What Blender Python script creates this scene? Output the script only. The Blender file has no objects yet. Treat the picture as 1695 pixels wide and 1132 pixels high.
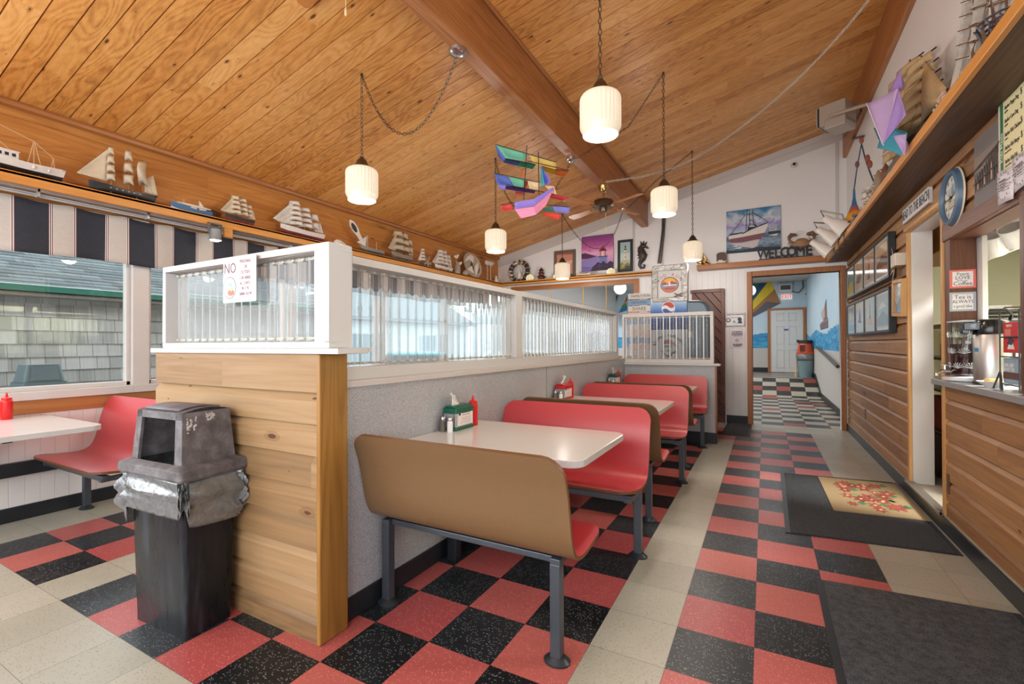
import bpy, bmesh, math, random
from mathutils import Vector, Matrix
random.seed(7)
SC = bpy.context.scene
COL = SC.collection
PI = math.pi

# ---------------------------------------------------------------- camera
FPX, YAW, PITCH, ROLL = 769.678, 0.4968274, 0.0055032, 0.0040816
CAM = Vector((0.34887, -1.88038, 1.26437))
_c, _s, _cp, _sp = math.cos(YAW), math.sin(YAW), math.cos(PITCH), math.sin(PITCH)
FW = Vector((-_s * _cp, _c * _cp, _sp))
R0 = Vector((_c, _s, 0))
U0 = R0.cross(FW)
RT = R0 * math.cos(ROLL) - U0 * math.sin(ROLL)
UP = R0 * math.sin(ROLL) + U0 * math.cos(ROLL)
cam = bpy.data.cameras.new('camera')
cam.sensor_width = 36.0
cam.lens = 36.0 * FPX / 1695.0
cam.clip_start = 0.02
cam.clip_end = 200
co = bpy.data.objects.new('camera', cam)
m = Matrix.Identity(4)
for i in range(3):
    m[i][0], m[i][1], m[i][2], m[i][3] = RT[i], UP[i], -FW[i], CAM[i]
co.matrix_world = m
COL.objects.link(co)
SC.camera = co

def ray(px, py):
    return FW + RT * ((px - 847.5) / FPX) + UP * ((566 - py) / FPX)
def AT(px, py, x=None, y=None, z=None, t=None):
    """the point a photo pixel shows on a known plane of the room"""
    d = ray(px, py)
    if x is not None: t = (x - CAM.x) / d.x
    elif y is not None: t = (y - CAM.y) / d.y
    elif z is not None: t = (z - CAM.z) / d.z
    return CAM + d * t

# ---------------------------------------------------------------- world, lights, exposure
SC.view_settings.view_transform = 'Standard'
SC.view_settings.look = 'None'
SC.view_settings.gamma = 1.0
SC.view_settings.use_curve_mapping = False
SC.view_settings.exposure = 0.76
w = bpy.data.worlds.new('overcast_sky')
SC.world = w
w.use_nodes = True
bg = w.node_tree.nodes['Background']
bg.inputs[0].default_value = (0.86, 0.93, 1.0, 1)
bg.inputs[1].default_value = 2.5
SC.cycles.max_bounces = 8
SC.cycles.diffuse_bounces = 5
SC.cycles.glossy_bounces = 3
SC.cycles.transmission_bounces = 6
SC.cycles.transparent_max_bounces = 16
SC.cycles.caustics_reflective = False
SC.cycles.caustics_refractive = False
SC.cycles.sample_clamp_indirect = 6.0
SC.cycles.use_denoising = True

def area(name, loc, rot, sx, sy, power, col=(1, 1, 1)):
    l = bpy.data.lights.new(name, 'AREA')
    l.shape = 'RECTANGLE'; l.size = sx; l.size_y = sy
    l.energy = power; l.color = col
    o = bpy.data.objects.new(name, l)
    o.location = loc; o.rotation_euler = rot
    COL.objects.link(o)
    return o
# added fill lamps just inside the windows behind and beside the camera
area('front_fill_light', (-1.4, -3.45, 1.75), (PI / 2, 0, 0), 5.4, 2.2, 64, (1, 0.98, 0.96))
area('side_fill_light', (-4.38, -2.4, 1.5), (0, -PI / 2, 0), 1.2, 2.0, 24, (0.95, 0.98, 1))
area('back_room_fill_light', (-1.2, 10.6, 3.17), (0, 0, 0), 3.6, 6.5, 105, (0.98, 0.99, 1))  # added fill lamp, hidden under the back room ceiling

# ---------------------------------------------------------------- scene helpers
def link(o):
    COL.objects.link(o); return o
def tag(o, label=None, cat=None, group=None, kind=None):
    if label: o['label'] = label
    if cat: o['category'] = cat
    if group: o['group'] = group
    if kind: o['kind'] = kind
    return o
def thing(name, label, cat, loc=(0, 0, 0), rz=0.0, group=None):
    o = link(bpy.data.objects.new(name, None))
    o.location = loc; o.rotation_euler = (0, 0, rz)
    o.empty_display_size = 0.05
    return tag(o, label, cat, group)
def mw(o):
    a = Matrix.Translation(o.location) @ o.rotation_euler.to_matrix().to_4x4()
    if o.parent: return mw(o.parent) @ o.matrix_parent_inverse @ a
    return a
def dup(root, loc, rz=None, label=None, group=None):
    r = root.copy(); link(r); r.location = loc
    if rz is not None: r.rotation_euler = (0, 0, rz)
    if label: r['label'] = label
    if group: r['group'] = group
    for ch in KIDS.get(root.name, []):
        c = ch.copy(); link(c); c.parent = r
        KIDS.setdefault(r.name, []).append(c)
        for g in KIDS.get(ch.name, []):
            d = g.copy(); link(d); d.parent = c
            KIDS.setdefault(c.name, []).append(d)
    return r
KIDS = {}
def X3(o, ax, ay):
    """frame with origin o and axes ax, ay (z = ax x ay)"""
    ax, ay = Vector(ax).normalized(), Vector(ay).normalized()
    az = ax.cross(ay)
    M = Matrix.Identity(4)
    for i in range(3):
        M[i][0], M[i][1], M[i][2], M[i][3] = ax[i], ay[i], az[i], o[i]
    return M
def RZ(a): return Matrix.Rotation(a, 4, 'Z')
def T(x, y, z): return Matrix.Translation((x, y, z))

class MB:
    def __init__(s, M=None): s.v = []; s.f = []; s.mi = []; s.sm = []; s.M = M
    def add(s, vs, fs, mi=0, smooth=False, M=None):
        b = len(s.v)
        for p in vs:
            p = Vector(p)
            if M is not None: p = M @ p
            if s.M is not None: p = s.M @ p
            s.v.append(p)
        for f in fs:
            s.f.append([i + b for i in f]); s.mi.append(mi); s.sm.append(smooth)
        return s
    def box(s, a, b, mi=0, M=None):
        x0, x1 = sorted((a[0], b[0])); y0, y1 = sorted((a[1], b[1])); z0, z1 = sorted((a[2], b[2]))
        vs = [(x0, y0, z0), (x1, y0, z0), (x1, y1, z0), (x0, y1, z0), (x0, y0, z1), (x1, y0, z1), (x1, y1, z1), (x0, y1, z1)]
        return s.add(vs, [(0, 3, 2, 1), (4, 5, 6, 7), (0, 1, 5, 4), (1, 2, 6, 5), (2, 3, 7, 6), (3, 0, 4, 7)], mi, False, M)
    def quad(s, a, b, c, d, mi=0, M=None): return s.add([a, b, c, d], [(0, 1, 2, 3)], mi, False, M)
    def poly(s, ps, mi=0, M=None): return s.add(ps, [tuple(range(len(ps)))], mi, False, M)
    def prism(s, pts, z0, z1, mi=0, M=None, side=None):
        n = len(pts)
        a = sum(pts[i][0] * pts[(i + 1) % n][1] - pts[(i + 1) % n][0] * pts[i][1] for i in range(n))
        if a < 0: pts = pts[::-1]
        if z0 > z1: z0, z1 = z1, z0
        vs = [(p[0], p[1], z0) for p in pts] + [(p[0], p[1], z1) for p in pts]
        s.add(vs, [tuple(range(n))[::-1], tuple(range(n, 2 * n))], mi, False, M)
        return s.add(vs, [(i, (i + 1) % n, n + (i + 1) % n, n + i) for i in range(n)], mi if side is None else side, False, M)
    def lathe(s, prof, n=20, mi=0, M=None, smooth=True, cap=True):
        vs = []; fs = []
        for r, z in prof:
            for k in range(n):
                a = 2 * PI * k / n; vs.append((r * math.cos(a), r * math.sin(a), z))
        m_ = len(prof)
        for j in range(m_ - 1):
            for k in range(n):
                k2 = (k + 1) % n
                fs.append((j * n + k, j * n + k2, (j + 1) * n + k2, (j + 1) * n + k))
        s.add(vs, fs, mi, smooth, M)
        if cap:
            if prof[0][0] > 1e-5: s.add(vs[:n], [tuple(range(n))[::-1]], mi, False, M)
            if prof[-1][0] > 1e-5: s.add(vs[-n:], [tuple(range(n))], mi, False, M)
        return s
    def cyl(s, p0, p1, r0, r1=None, n=12, mi=0, M=None, smooth=True):
        p0, p1 = Vector(p0), Vector(p1)
        r1 = r0 if r1 is None else r1
        d = p1 - p0; L = d.length
        if L < 1e-9: return s
        q = d.to_track_quat('Z', 'Y').to_matrix().to_4x4()
        F = Matrix.Translation(p0) @ q
        if M is not None: F = M @ F
        return s.lathe([(r0, 0), (r1, L)], n, mi, F, smooth)
    def tube(s, pts, r, n=6, mi=0, M=None, closed=False):
        pts = [Vector(p) for p in pts]; k = len(pts)
        rs = r if isinstance(r, (list, tuple)) else [r] * k
        vs = []; fs = []; up = None
        for i, p in enumerate(pts):
            a = pts[(i - 1) % k] if (closed or i > 0) else p
            b = pts[(i + 1) % k] if (closed or i < k - 1) else p
            d = (b - a).normalized()
            if up is None:
                up = Vector((0, 0, 1)) if abs(d.z) < 0.9 else Vector((1, 0, 0))
            x = up.cross(d)
            if x.length < 1e-6: x = Vector((1, 0, 0)).cross(d)
            x.normalize(); y = d.cross(x); up = y
            for j in range(n):
                t = 2 * PI * j / n
                vs.append(p + (x * math.cos(t) + y * math.sin(t)) * rs[i])
        for i in range(k if closed else k - 1):
            i2 = (i + 1) % k
            for j in range(n):
                j2 = (j + 1) % n
                fs.append((i * n + j, i * n + j2, i2 * n + j2, i2 * n + j))
        if not closed: fs += [tuple(range(n))[::-1], tuple((k - 1) * n + j for j in range(n))]
        return s.add(vs, fs, mi, True, M)
    def sph(s, c, r, nu=16, nv=10, mi=0, M=None):
        r = (r, r, r) if not isinstance(r, (tuple, list)) else r
        F = Matrix.Translation(c) @ Matrix.Diagonal((r[0], r[1], r[2], 1))
        if M is not None: F = M @ F
        pr = [(max(1e-4, math.sin(PI * j / nv)), -math.cos(PI * j / nv)) for j in range(nv + 1)]
        return s.lathe(pr, nu, mi, F, True, False)
    def grid(s, fn, nu, nv, mi=0, M=None, smooth=True, flip=False):
        vs = [fn(i / nu, j / nv) for j in range(nv + 1) for i in range(nu + 1)]
        fs = []
        for j in range(nv):
            for i in range(nu):
                a = j * (nu + 1) + i
                q = (a, a + 1, a + nu + 2, a + nu + 1)
                fs.append(q[::-1] if flip else q)
        return s.add(vs, fs, mi, smooth, M)
    def build(s, name, mats, parent=None, bevel=0.0, seg=2, solid=0.0, label=None, local=False):
        me = bpy.data.meshes.new(name)
        me.from_pydata([tuple(p) for p in s.v], [], s.f)
        if not isinstance(mats, (list, tuple)): mats = [mats]
        for k in mats: me.materials.append(k)
        me.polygons.foreach_set('material_index', s.mi)
        me.polygons.foreach_set('use_smooth', s.sm)
        bm = bmesh.new(); bm.from_mesh(me)
        bmesh.ops.remove_doubles(bm, verts=bm.verts, dist=1e-5)
        bm.to_mesh(me); bm.free()
        if any(s.sm): me.set_sharp_from_angle(angle=0.75)
        me.update()
        o = link(bpy.data.objects.new(name, me))
        if solid:
            md = o.modifiers.new('thickness', 'SOLIDIFY'); md.thickness = solid; md.offset = 0
        if bevel:
            md = o.modifiers.new('bevel', 'BEVEL'); md.width = bevel; md.segments = seg
            md.limit_method = 'ANGLE'; md.angle_limit = 0.6
        if parent is not None:
            o.parent = parent
            if not local: o.matrix_parent_inverse = mw(parent).inverted()
            KIDS.setdefault(parent.name, []).append(o)
        if label: o['label'] = label
        return o
def struct(mb, name, mats, **k):
    o = mb.build(name, mats, **k); o['kind'] = 'structure'; return o

def font(name, s, M, size, mat_, parent=None, depth=0.0012, align='CENTER', sx=1.0, track=1.0):
    cu = bpy.data.curves.new(name, 'FONT')
    cu.body = s; cu.size = size; cu.extrude = depth; cu.align_x = align; cu.align_y = 'CENTER'; cu.space_character = track
    cu.resolution_u = 2
    tmp = bpy.data.objects.new('tmp', cu); COL.objects.link(tmp)
    dg = bpy.context.evaluated_depsgraph_get()
    me = bpy.data.meshes.new_from_object(tmp.evaluated_get(dg))
    bpy.data.objects.remove(tmp); bpy.data.curves.remove(cu)
    me.transform(M @ Matrix.Diagonal((sx, 1, 1, 1)))
    me.materials.clear(); me.materials.append(mat_)
    me.name = name
    o = link(bpy.data.objects.new(name, me))
    if parent is not None:
        o.parent = parent; o.matrix_parent_inverse = mw(parent).inverted()
        KIDS.setdefault(parent.name, []).append(o)
    return o
def rrect(x0, x1, y0, y1, r, n=5, corners=(1, 1, 1, 1)):
    out = []
    for k, (cx, cy, a0) in enumerate(((x1 - r, y1 - r, 0), (x0 + r, y1 - r, 90), (x0 + r, y0 + r, 180), (x1 - r, y0 + r, 270))):
        if corners[k]:
            for j in range(n + 1):
                a = math.radians(a0 + 90 * j / n); out.append((cx + r * math.cos(a), cy + r * math.sin(a)))
        else:
            sx = x1 if k in (0, 3) else x0; sy = y1 if k in (0, 1) else y0
            out.append((sx, sy))
    return out
def circ(cx, cy, rx, ry=None, n=24, a0=0, a1=360):
    ry = rx if ry is None else ry
    full = abs(a1 - a0) >= 360
    k = n if full else n + 1
    return [(cx + rx * math.cos(math.radians(a0 + (a1 - a0) * j / n)), cy + ry * math.sin(math.radians(a0 + (a1 - a0) * j / n))) for j in range(k)]

# ---------------------------------------------------------------- materials
def lin(h):
    if isinstance(h, str):
        h = h.lstrip('#'); c = [int(h[i:i + 2], 16) / 255 for i in (0, 2, 4)]
    else: c = h
    return tuple(((x / 12.92) if x <= 0.04045 else ((x + 0.055) / 1.055) ** 2.4) for x in c) + (1.0,)

class E_:
    """tiny expression layer over shader math nodes"""
    def __init__(s, nt, sock): s.nt, s.s = nt, sock
    def _m(s, op, b=None, c=None):
        n = s.nt.nodes.new('ShaderNodeMath'); n.operation = op
        for i, v in enumerate((s, b, c)):
            if v is None: continue
            if isinstance(v, E_): s.nt.links.new(v.s, n.inputs[i])
            else: n.inputs[i].default_value = v
        return E_(s.nt, n.outputs[0])
    def __add__(s, b): return s._m('ADD', b)
    def __sub__(s, b): return s._m('SUBTRACT', b)
    def __mul__(s, b): return s._m('MULTIPLY', b)
    def __truediv__(s, b): return s._m('DIVIDE', b)
    def __gt__(s, b): return s._m('GREATER_THAN', b)
    def __lt__(s, b): return s._m('LESS_THAN', b)
    def floor(s): return s._m('FLOOR')
    def fract(s): return s._m('FRACT')
    def sin(s): return s._m('SINE')
    def abs(s): return s._m('ABSOLUTE')
    def mod(s, b): return s._m('FLOORED_MODULO', b)
    def max(s, b): return s._m('MAXIMUM', b)
    def min(s, b): return s._m('MINIMUM', b)
    def pow(s, b): return s._m('POWER', b)
class NT:
    def __init__(s, name):
        s.mat = bpy.data.materials.new(name); s.mat.use_nodes = True
        s.nt = s.mat.node_tree; s.p = s.nt.nodes['Principled BSDF']; s.out = s.nt.nodes['Material Output']
        s.tc = s.nt.nodes.new('ShaderNodeTexCoord')
        sep = s.nt.nodes.new('ShaderNodeSeparateXYZ')
        s.nt.links.new(s.tc.outputs['Object'], sep.inputs[0])
        s.x, s.y, s.z = (E_(s.nt, sep.outputs[i]) for i in range(3))
    def vec(s, a, b, c):
        n = s.nt.nodes.new('ShaderNodeCombineXYZ')
        for i, v in enumerate((a, b, c)):
            if isinstance(v, E_): s.nt.links.new(v.s, n.inputs[i])
            else: n.inputs[i].default_value = v
        return n.outputs[0]
    def obj(s): return s.tc.outputs['Object']
    def noise(s, v, scale=1, detail=4, rough=0.55, dist=0):
        n = s.nt.nodes.new('ShaderNodeTexNoise')
        s.nt.links.new(v, n.inputs['Vector'])
        n.inputs['Scale'].default_value = scale; n.inputs['Detail'].default_value = detail
        n.inputs['Roughness'].default_value = rough; n.inputs['Distortion'].default_value = dist
        return E_(s.nt, n.outputs['Fac'])
    def voro(s, v, scale=1, rnd=1.0, out='Distance', dim='3D'):
        n = s.nt.nodes.new('ShaderNodeTexVoronoi'); n.voronoi_dimensions = dim
        s.nt.links.new(v, n.inputs['Vector'])
        n.inputs['Scale'].default_value = scale; n.inputs['Randomness'].default_value = rnd
        if out == 'Color':
            sp = s.nt.nodes.new('ShaderNodeSeparateXYZ'); s.nt.links.new(n.outputs['Color'], sp.inputs[0])
            return E_(s.nt, sp.outputs[0])
        return E_(s.nt, n.outputs[out])
    def white(s, a, b=0.0, c=0.0):
        n = s.nt.nodes.new('ShaderNodeTexWhiteNoise'); n.noise_dimensions = '3D'
        s.nt.links.new(s.vec(a, b, c), n.inputs['Vector'])
        return E_(s.nt, n.outputs['Value'])
    def ramp(s, f, stops):
        n = s.nt.nodes.new('ShaderNodeValToRGB')
        el = n.color_ramp.elements
        el[0].position = stops[0][0]; el[0].color = lin(stops[0][1])
        el[1].position = stops[-1][0]; el[1].color = lin(stops[-1][1])
        for p, c in stops[1:-1]:
            e = el.new(p); e.color = lin(c)
        s.nt.links.new(f.s, n.inputs[0])
        return n.outputs[0]
    def mix(s, f, a, b, mode='MIX'):
        n = s.nt.nodes.new('ShaderNodeMix'); n.data_type = 'RGBA'; n.blend_type = mode
        if isinstance(f, E_): s.nt.links.new(f.s, n.inputs[0])
        else: n.inputs[0].default_value = f
        for i, v in ((6, a), (7, b)):
            if isinstance(v, (str, tuple)): n.inputs[i].default_value = lin(v) if isinstance(v, str) else v
            else: s.nt.links.new(v, n.inputs[i])
        return n.outputs[2]
    def grey(s, f):
        n = s.nt.nodes.new('ShaderNodeCombineColor')
        for i in range(3): s.nt.links.new(f.s, n.inputs[i])
        return n.outputs[0]
    def base(s, c, rough=0.5, metal=0.0, spec=None):
        if isinstance(c, str): s.p.inputs['Base Color'].default_value = lin(c)
        else: s.nt.links.new(c, s.p.inputs['Base Color'])
        if isinstance(rough, E_): s.nt.links.new(rough.s, s.p.inputs['Roughness'])
        else: s.p.inputs['Roughness'].default_value = rough
        s.p.inputs['Metallic'].default_value = metal
        if spec is not None: s.p.inputs['Specular IOR Level'].default_value = spec
        return s
    def bump(s, h, strength=0.3, dist=0.002):
        n = s.nt.nodes.new('ShaderNodeBump'); n.inputs['Strength'].default_value = strength
        n.inputs['Distance'].default_value = dist
        s.nt.links.new(h.s, n.inputs['Height']); s.nt.links.new(n.outputs[0], s.p.inputs['Normal'])
        return s

_MC = {}
def mat(hexc, rough=0.5, metal=0.0, var=0.10, scale=14, spec=None, emit=0.0, name=None, alpha=None):
    key = (hexc, rough, metal, var, scale, spec, emit, alpha)
    if key in _MC: return _MC[key]
    n = NT(name or 'surface_' + hexc.strip('#'))
    f = n.noise(n.obj(), scale, 3)
    c = lin(hexc)
    k = lambda q: tuple(min(1, x * q) for x in c[:3]) + (1,)
    n.base(n.mix(f, k(1 - var), k(1 + var)), rough, metal, spec)
    if emit:
        n.p.inputs['Emission Color'].default_value = c
        n.p.inputs['Emission Strength'].default_value = emit
    _MC[key] = n.mat
    return n.mat

def wood(name, dark, mid, light, along='x', across='y', pw=0.14, off=0.0, plank_len=2.2, tone=0.5, knots=0.0, rough=0.45,
         grain=1.0, rings=0.35, var=0.25, rot=0.0):
    n = NT(name)
    ax = {'x': n.x, 'y': n.y, 'z': n.z}
    if rot:
        cs, sn = math.cos(rot), math.sin(rot)
        u = ax[along] * cs + ax[across] * sn; v = ax[across] * cs - ax[along] * sn
    else: u, v = ax[along], ax[across]
    third = [k for k in 'xyz' if k not in (along, across)][0]
    wv = ax[third]
    idx = ((v - off) / pw).floor()
    r1 = n.white(idx, 3.7)
    jid = (u / plank_len + r1 * 9.3).floor()
    r2 = n.white(idx, jid, 1.3)
    r3 = n.white(idx, jid, 8.9)
    g = n.noise(n.vec(u * 1.3 * grain + r2 * 40.0, v * 42.0 * grain + r3 * 31.0, wv * 42.0), 1, 6, 0.62, 0.0)
    lo = n.noise(n.vec(u * 0.5 + r3 * 57.0, v * 5.0 + r2 * 23.0, wv * 5.0), 1, 1, 0.5, 0.0)
    rg = ((lo * 95.0 + g * 1.5).sin() * 0.5 + 0.5).pow(2.0)
    f = (g - 0.5) * 0.55 + (lo - 0.5) * 0.22 + (r2 - 0.5) * (tone * 0.75) - (rg - 0.4) * (rings * 0.20) + 0.52
    colr = n.ramp(f, [(0.22, dark), (0.48, mid), (0.78, light)])
    hue = n.mix(r3 * var, colr, n.mix(1.0, colr, (1.0, 0.80, 0.60, 1), 'MULTIPLY'))
    if knots:
        vd = n.voro(n.vec(u * 1.7 + r2 * 13.0, v * 4.2 + r1 * 17.0, wv * 0.2), knots, 1.0)
        pick = n.voro(n.vec(u * 1.7 + r2 * 13.0, v * 4.2 + r1 * 17.0, wv * 0.2), knots, 1.0, 'Color')
        kk = (vd + g * 0.10 - 0.03) < 0.105
        kk = kk * (pick > 0.45)
        hue = n.mix(kk * 0.85, hue, '#2c1609')
        halo = ((vd + g * 0.12) < 0.2) * (pick > 0.45)
        hue = n.mix(halo * 0.28, hue, '#5e3212')
        pv = n.vec(u * 5.0 + r3 * 11.0, v * 15.0 + r2 * 7.0, wv * 0.2)
        pin = ((n.voro(pv, knots * 0.8, 1.0) + g * 0.1) < 0.12) * (n.voro(pv, knots * 0.8, 1.0, 'Color') > 0.72)
        hue = n.mix(pin * 0.8, hue, '#3a1d0c')
    n.base(hue, rough)
    n.bump(g, 0.12, 0.001)
    return n.mat

# ---------------------------------------------------------------- shared materials
TILE = 0.3048
def floor_material():
    n = NT('vinyl_floor_tiles')
    tx, ty = n.x / TILE, n.y / TILE
    i, j = tx.floor(), ty.floor()
    par = (i + j).mod(2.0)                       # 0 black, 1 red
    def eq(a, k): return ((a - k).abs() < 0.5)
    up = j > -3.5
    cream = (i > 2.5)
    cream = cream.max(eq(i, -1.0) * up * (j < 15.5))
    cream = cream.max(eq(i, -10.0) * up)
    cream = cream.max(i < -13.5)
    cream = cream.max((j < -3.5) * (j > -5.5))
    cream = cream.max((j > 18.5) * (j < 20.5))
    back = j > 20.5
    rnd = n.white(i, j, 0.5)
    cloud = n.noise(n.obj(), 5.0, 3)
    red = n.mix(rnd, '#a4494a', '#b86158')
    blk = n.mix(rnd, '#15181b', '#22272b')
    crm = n.mix(rnd * 0.5 + cloud * 0.5, '#9e9a8a', '#b6b1a2')
    check = n.mix(par, blk, red)
    front = n.mix(cream, check, crm)
    bcheck = n.mix(par, '#1e2020', '#a8a08e')
    bcheck = n.mix((rnd > 0.93) * 1.0, bcheck, '#8e4438')
    colr = n.mix(back, front, bcheck)
    # chips of the tile mottle
    v = n.vec(n.x * 1.0 + n.noise(n.obj(), 9.0, 2) * 0.10, n.y, 0.0)
    d = n.voro(v, 105.0, 1.0, dim='2D')
    pk = n.voro(v, 105.0, 1.0, 'Color', dim='2D')
    chip = ((d + n.noise(n.obj(), 320.0, 2) * 0.6) < 0.54) * (pk > 0.70)
    lightc = n.mix(par, '#8d9295', '#d98a80')
    fleck = n.mix(cream, lightc, '#7d7868')
    colr = n.mix(chip * 0.75, colr, fleck)
    # joints
    fx, fy = (tx.fract() - 0.5).abs(), (ty.fract() - 0.5).abs()
    jt = fx.max(fy) > 0.4955
    colr = n.mix(jt * 0.55, colr, '#2b2924')
    scuff = n.noise(n.obj(), 3.0, 5)
    n.base(colr, scuff * 0.2 + 0.24, 0, 0.42)
    return n.mat
FLOOR = floor_material()
CEIL = wood('pine_ceiling_planks', '#a0622a', '#d49850', '#ecba76', 'x', 'y', 0.1415, -0.63, 2.6, 0.34, 2.3, 0.38, 0.9, 0.6, 0.35)
BEAMW = wood('fir_beam', '#74421f', '#9d6437', '#bd8552', 'y', 'z', 0.5, 0, 30, 0.1, 0, 0.4, 0.8, 0.6)
HEADW = wood('fir_header_planks', '#8a5022', '#b5773a', '#cf9650', 'y', 'z', 0.19, 2.36, 3.5, 0.15, 0.5, 0.4, 0.8, 0.5)
SHELFW = wood('oiled_shelf_pine', '#a56628', '#cc8d45', '#e0a75c', 'y', 'x', 0.6, 0, 30, 0.1, 0, 0.35, 0.8, 0.3)
SHELFX = wood('oiled_shelf_pine_cross', '#a56628', '#c98a43', '#e0a75c', 'x', 'y', 0.6, 0, 30, 0.1, 0, 0.35, 0.8, 0.3)
DSHELF = wood('dark_walnut_shelf', '#2e1f14', '#4d3623', '#6b4d31', 'y', 'x', 0.4, 0, 30, 0.1, 0, 0.45, 0.6, 0.7)
CEDAR = wood('cedar_siding', '#66452a', '#916943', '#b38a5e', 'y', 'z', 0.135, 0.085, 2.4, 0.36, 0.8, 0.5, 0.8, 0.35)
CEDARX = wood('weathered_cedar_boards', '#6b5238', '#8f6f4a', '#a98a64', 'x', 'z', 0.135, 0.117, 3.4, 0.46, 1.3, 0.6, 0.8, 0.3, 0.15)
POSTW = wood('varnished_fir_post', '#6a4a20', '#94692f', '#ad8446', 'z', 'y', 0.5, 0, 30, 0.1, 0, 0.4, 0.7, 0.6)
TRIMX = wood('brown_trim_cross', '#6f4120', '#a26838', '#b98150', 'x', 'z', 0.5, 0, 30, 0.1, 0, 0.4, 0.8, 0.3)
TRIMZ = wood('brown_trim_upright', '#6f4120', '#a26838', '#b98150', 'z', 'x', 0.5, 0, 30, 0.1, 0, 0.4, 0.8, 0.3)
TRIMY = wood('brown_trim_long', '#6f4120', '#a26838', '#b98150', 'y', 'z', 0.5, 0, 30, 0.1, 0, 0.4, 0.8, 0.3)
GOLDW = wood('golden_door_casing', '#9a6a33', '#c3935a', '#d8b07a', 'z', 'y', 0.5, 0, 30, 0.1, 0, 0.4, 0.8, 0.3)
REDW = wood('red_brown_trim', '#3c221a', '#5c3628', '#754a38', 'z', 'y', 0.5, 0, 30, 0.1, 0, 0.4, 0.8, 0.4)
REDWY = wood('red_brown_lintel', '#4a2c20', '#6d4734', '#8a614a', 'y', 'z', 0.5, 0, 30, 0.1, 0, 0.4, 0.8, 0.4)
DIAGW = wood('reddish_diagonal_boards', '#432620', '#643c32', '#7d5042', 'x', 'z', 0.1, 0, 30, 0.5, 0, 0.45, 0.8, 0.3, rot=-0.9)
WHITE = mat('#e9eaeb', 0.45, var=0.03, scale=3, name='white_wall_paint')
WTRIM = mat('#cdcbc9', 0.35, var=0.03, scale=6, name='white_gloss_trim')
VINYL = mat('#c9c3bf', 0.4, var=0.04, scale=5, name='white_window_vinyl')
BEAD = mat('#dfdad7', 0.4, var=0.03, scale=5, name='painted_beadboard')
RUBBER = mat('#1c2025', 0.4, var=0.2, scale=7, name='black_rubber_base')
GREEN_W = mat('#c6c6a8', 0.5, var=0.05, scale=3, name='pale_green_kitchen_wall')
def laminate():
    n = NT('grey_speckled_laminate')
    a = n.voro(n.obj(), 230.0); b = n.voro(n.obj(), 230.0, 1.0, 'Color')
    base_ = n.mix(n.noise(n.obj(), 3.0, 3), '#a6a8ac', '#b8babd')
    c = n.mix((a < 0.36) * (b > 0.55) * 0.75, base_, '#4d5056')
    c = n.mix((a < 0.36) * (b < 0.25) * 0.7, c, '#dcdde0')
    n.base(c, 0.33)
    return n.mat
LAMI = laminate()
def shader_mix(name, build):
    """transparent materials: build(nt, nodes) returns the final shader socket"""
    mt = bpy.data.materials.new(name); mt.use_nodes = True
    nt = mt.node_tree
    nt.nodes.remove(nt.nodes['Principled BSDF'])
    nt.links.new(build(nt), nt.nodes['Material Output'].inputs[0])
    return mt
def _nd(nt, t, **k):
    n = nt.nodes.new(t)
    for a, b in k.items(): n.inputs[a].default_value = b
    return n
def _mixs(nt, f, a, b):
    n = nt.nodes.new('ShaderNodeMixShader')
    if isinstance(f, (int, float)): n.inputs[0].default_value = f
    else: nt.links.new(f, n.inputs[0])
    nt.links.new(a, n.inputs[1]); nt.links.new(b, n.inputs[2])
    return n.outputs[0]
def _schlick(nt, f0):
    lw = _nd(nt, 'ShaderNodeLayerWeight', Blend=0.5)
    f = E_(nt, lw.outputs['Facing'])
    return (f.pow(5.0) * (1 - f0) + f0).s
def pane_build(nt, tint=(0.97, 0.99, 0.98, 1), k=1.0):
    t = _nd(nt, 'ShaderNodeBsdfTransparent', Color=tint)
    g = _nd(nt, 'ShaderNodeBsdfGlossy', Roughness=0.02)
    return _mixs(nt, _schlick(nt, 0.04), t.outputs[0], g.outputs[0])
PANE = shader_mix('window_glass', pane_build)
def corr_build(nt):
    t = _nd(nt, 'ShaderNodeBsdfTransparent', Color=(0.93, 0.95, 0.96, 1))
    r = _nd(nt, 'ShaderNodeBsdfRefraction', Color=(0.95, 0.97, 0.98, 1), Roughness=0.0, IOR=1.13)
    g = _nd(nt, 'ShaderNodeBsdfGlossy', Roughness=0.12)
    d = _nd(nt, 'ShaderNodeBsdfTranslucent', Color=(0.9, 0.92, 0.93, 1))
    df = _nd(nt, 'ShaderNodeBsdfDiffuse', Color=(0.85, 0.87, 0.88, 1))
    a = _mixs(nt, 0.5, t.outputs[0], r.outputs[0])
    b = _mixs(nt, 0.5, d.outputs[0], df.outputs[0])
    c = _mixs(nt, 0.12, a, b)
    return _mixs(nt, _schlick(nt, 0.06), c, g.outputs[0])
CORR = shader_mix('clear_corrugated_plastic', corr_build)
BLACKM = mat('#23282e', 0.38, 0.0, var=0.12, scale=10, name='black_painted_steel')
GREYST = mat('#4a5058', 0.35, 0.4, var=0.12, scale=10, name='charcoal_painted_steel')
CHROME = mat('#c9c9c9', 0.22, 1.0, var=0.05, scale=8, name='brushed_steel')
BRASS = mat('#b79a62', 0.25, 1.0, var=0.08, scale=8, name='antique_brass')
BRONZE = mat('#6d6154', 0.35, 0.9, var=0.12, scale=12, name='aged_bronze')

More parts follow.
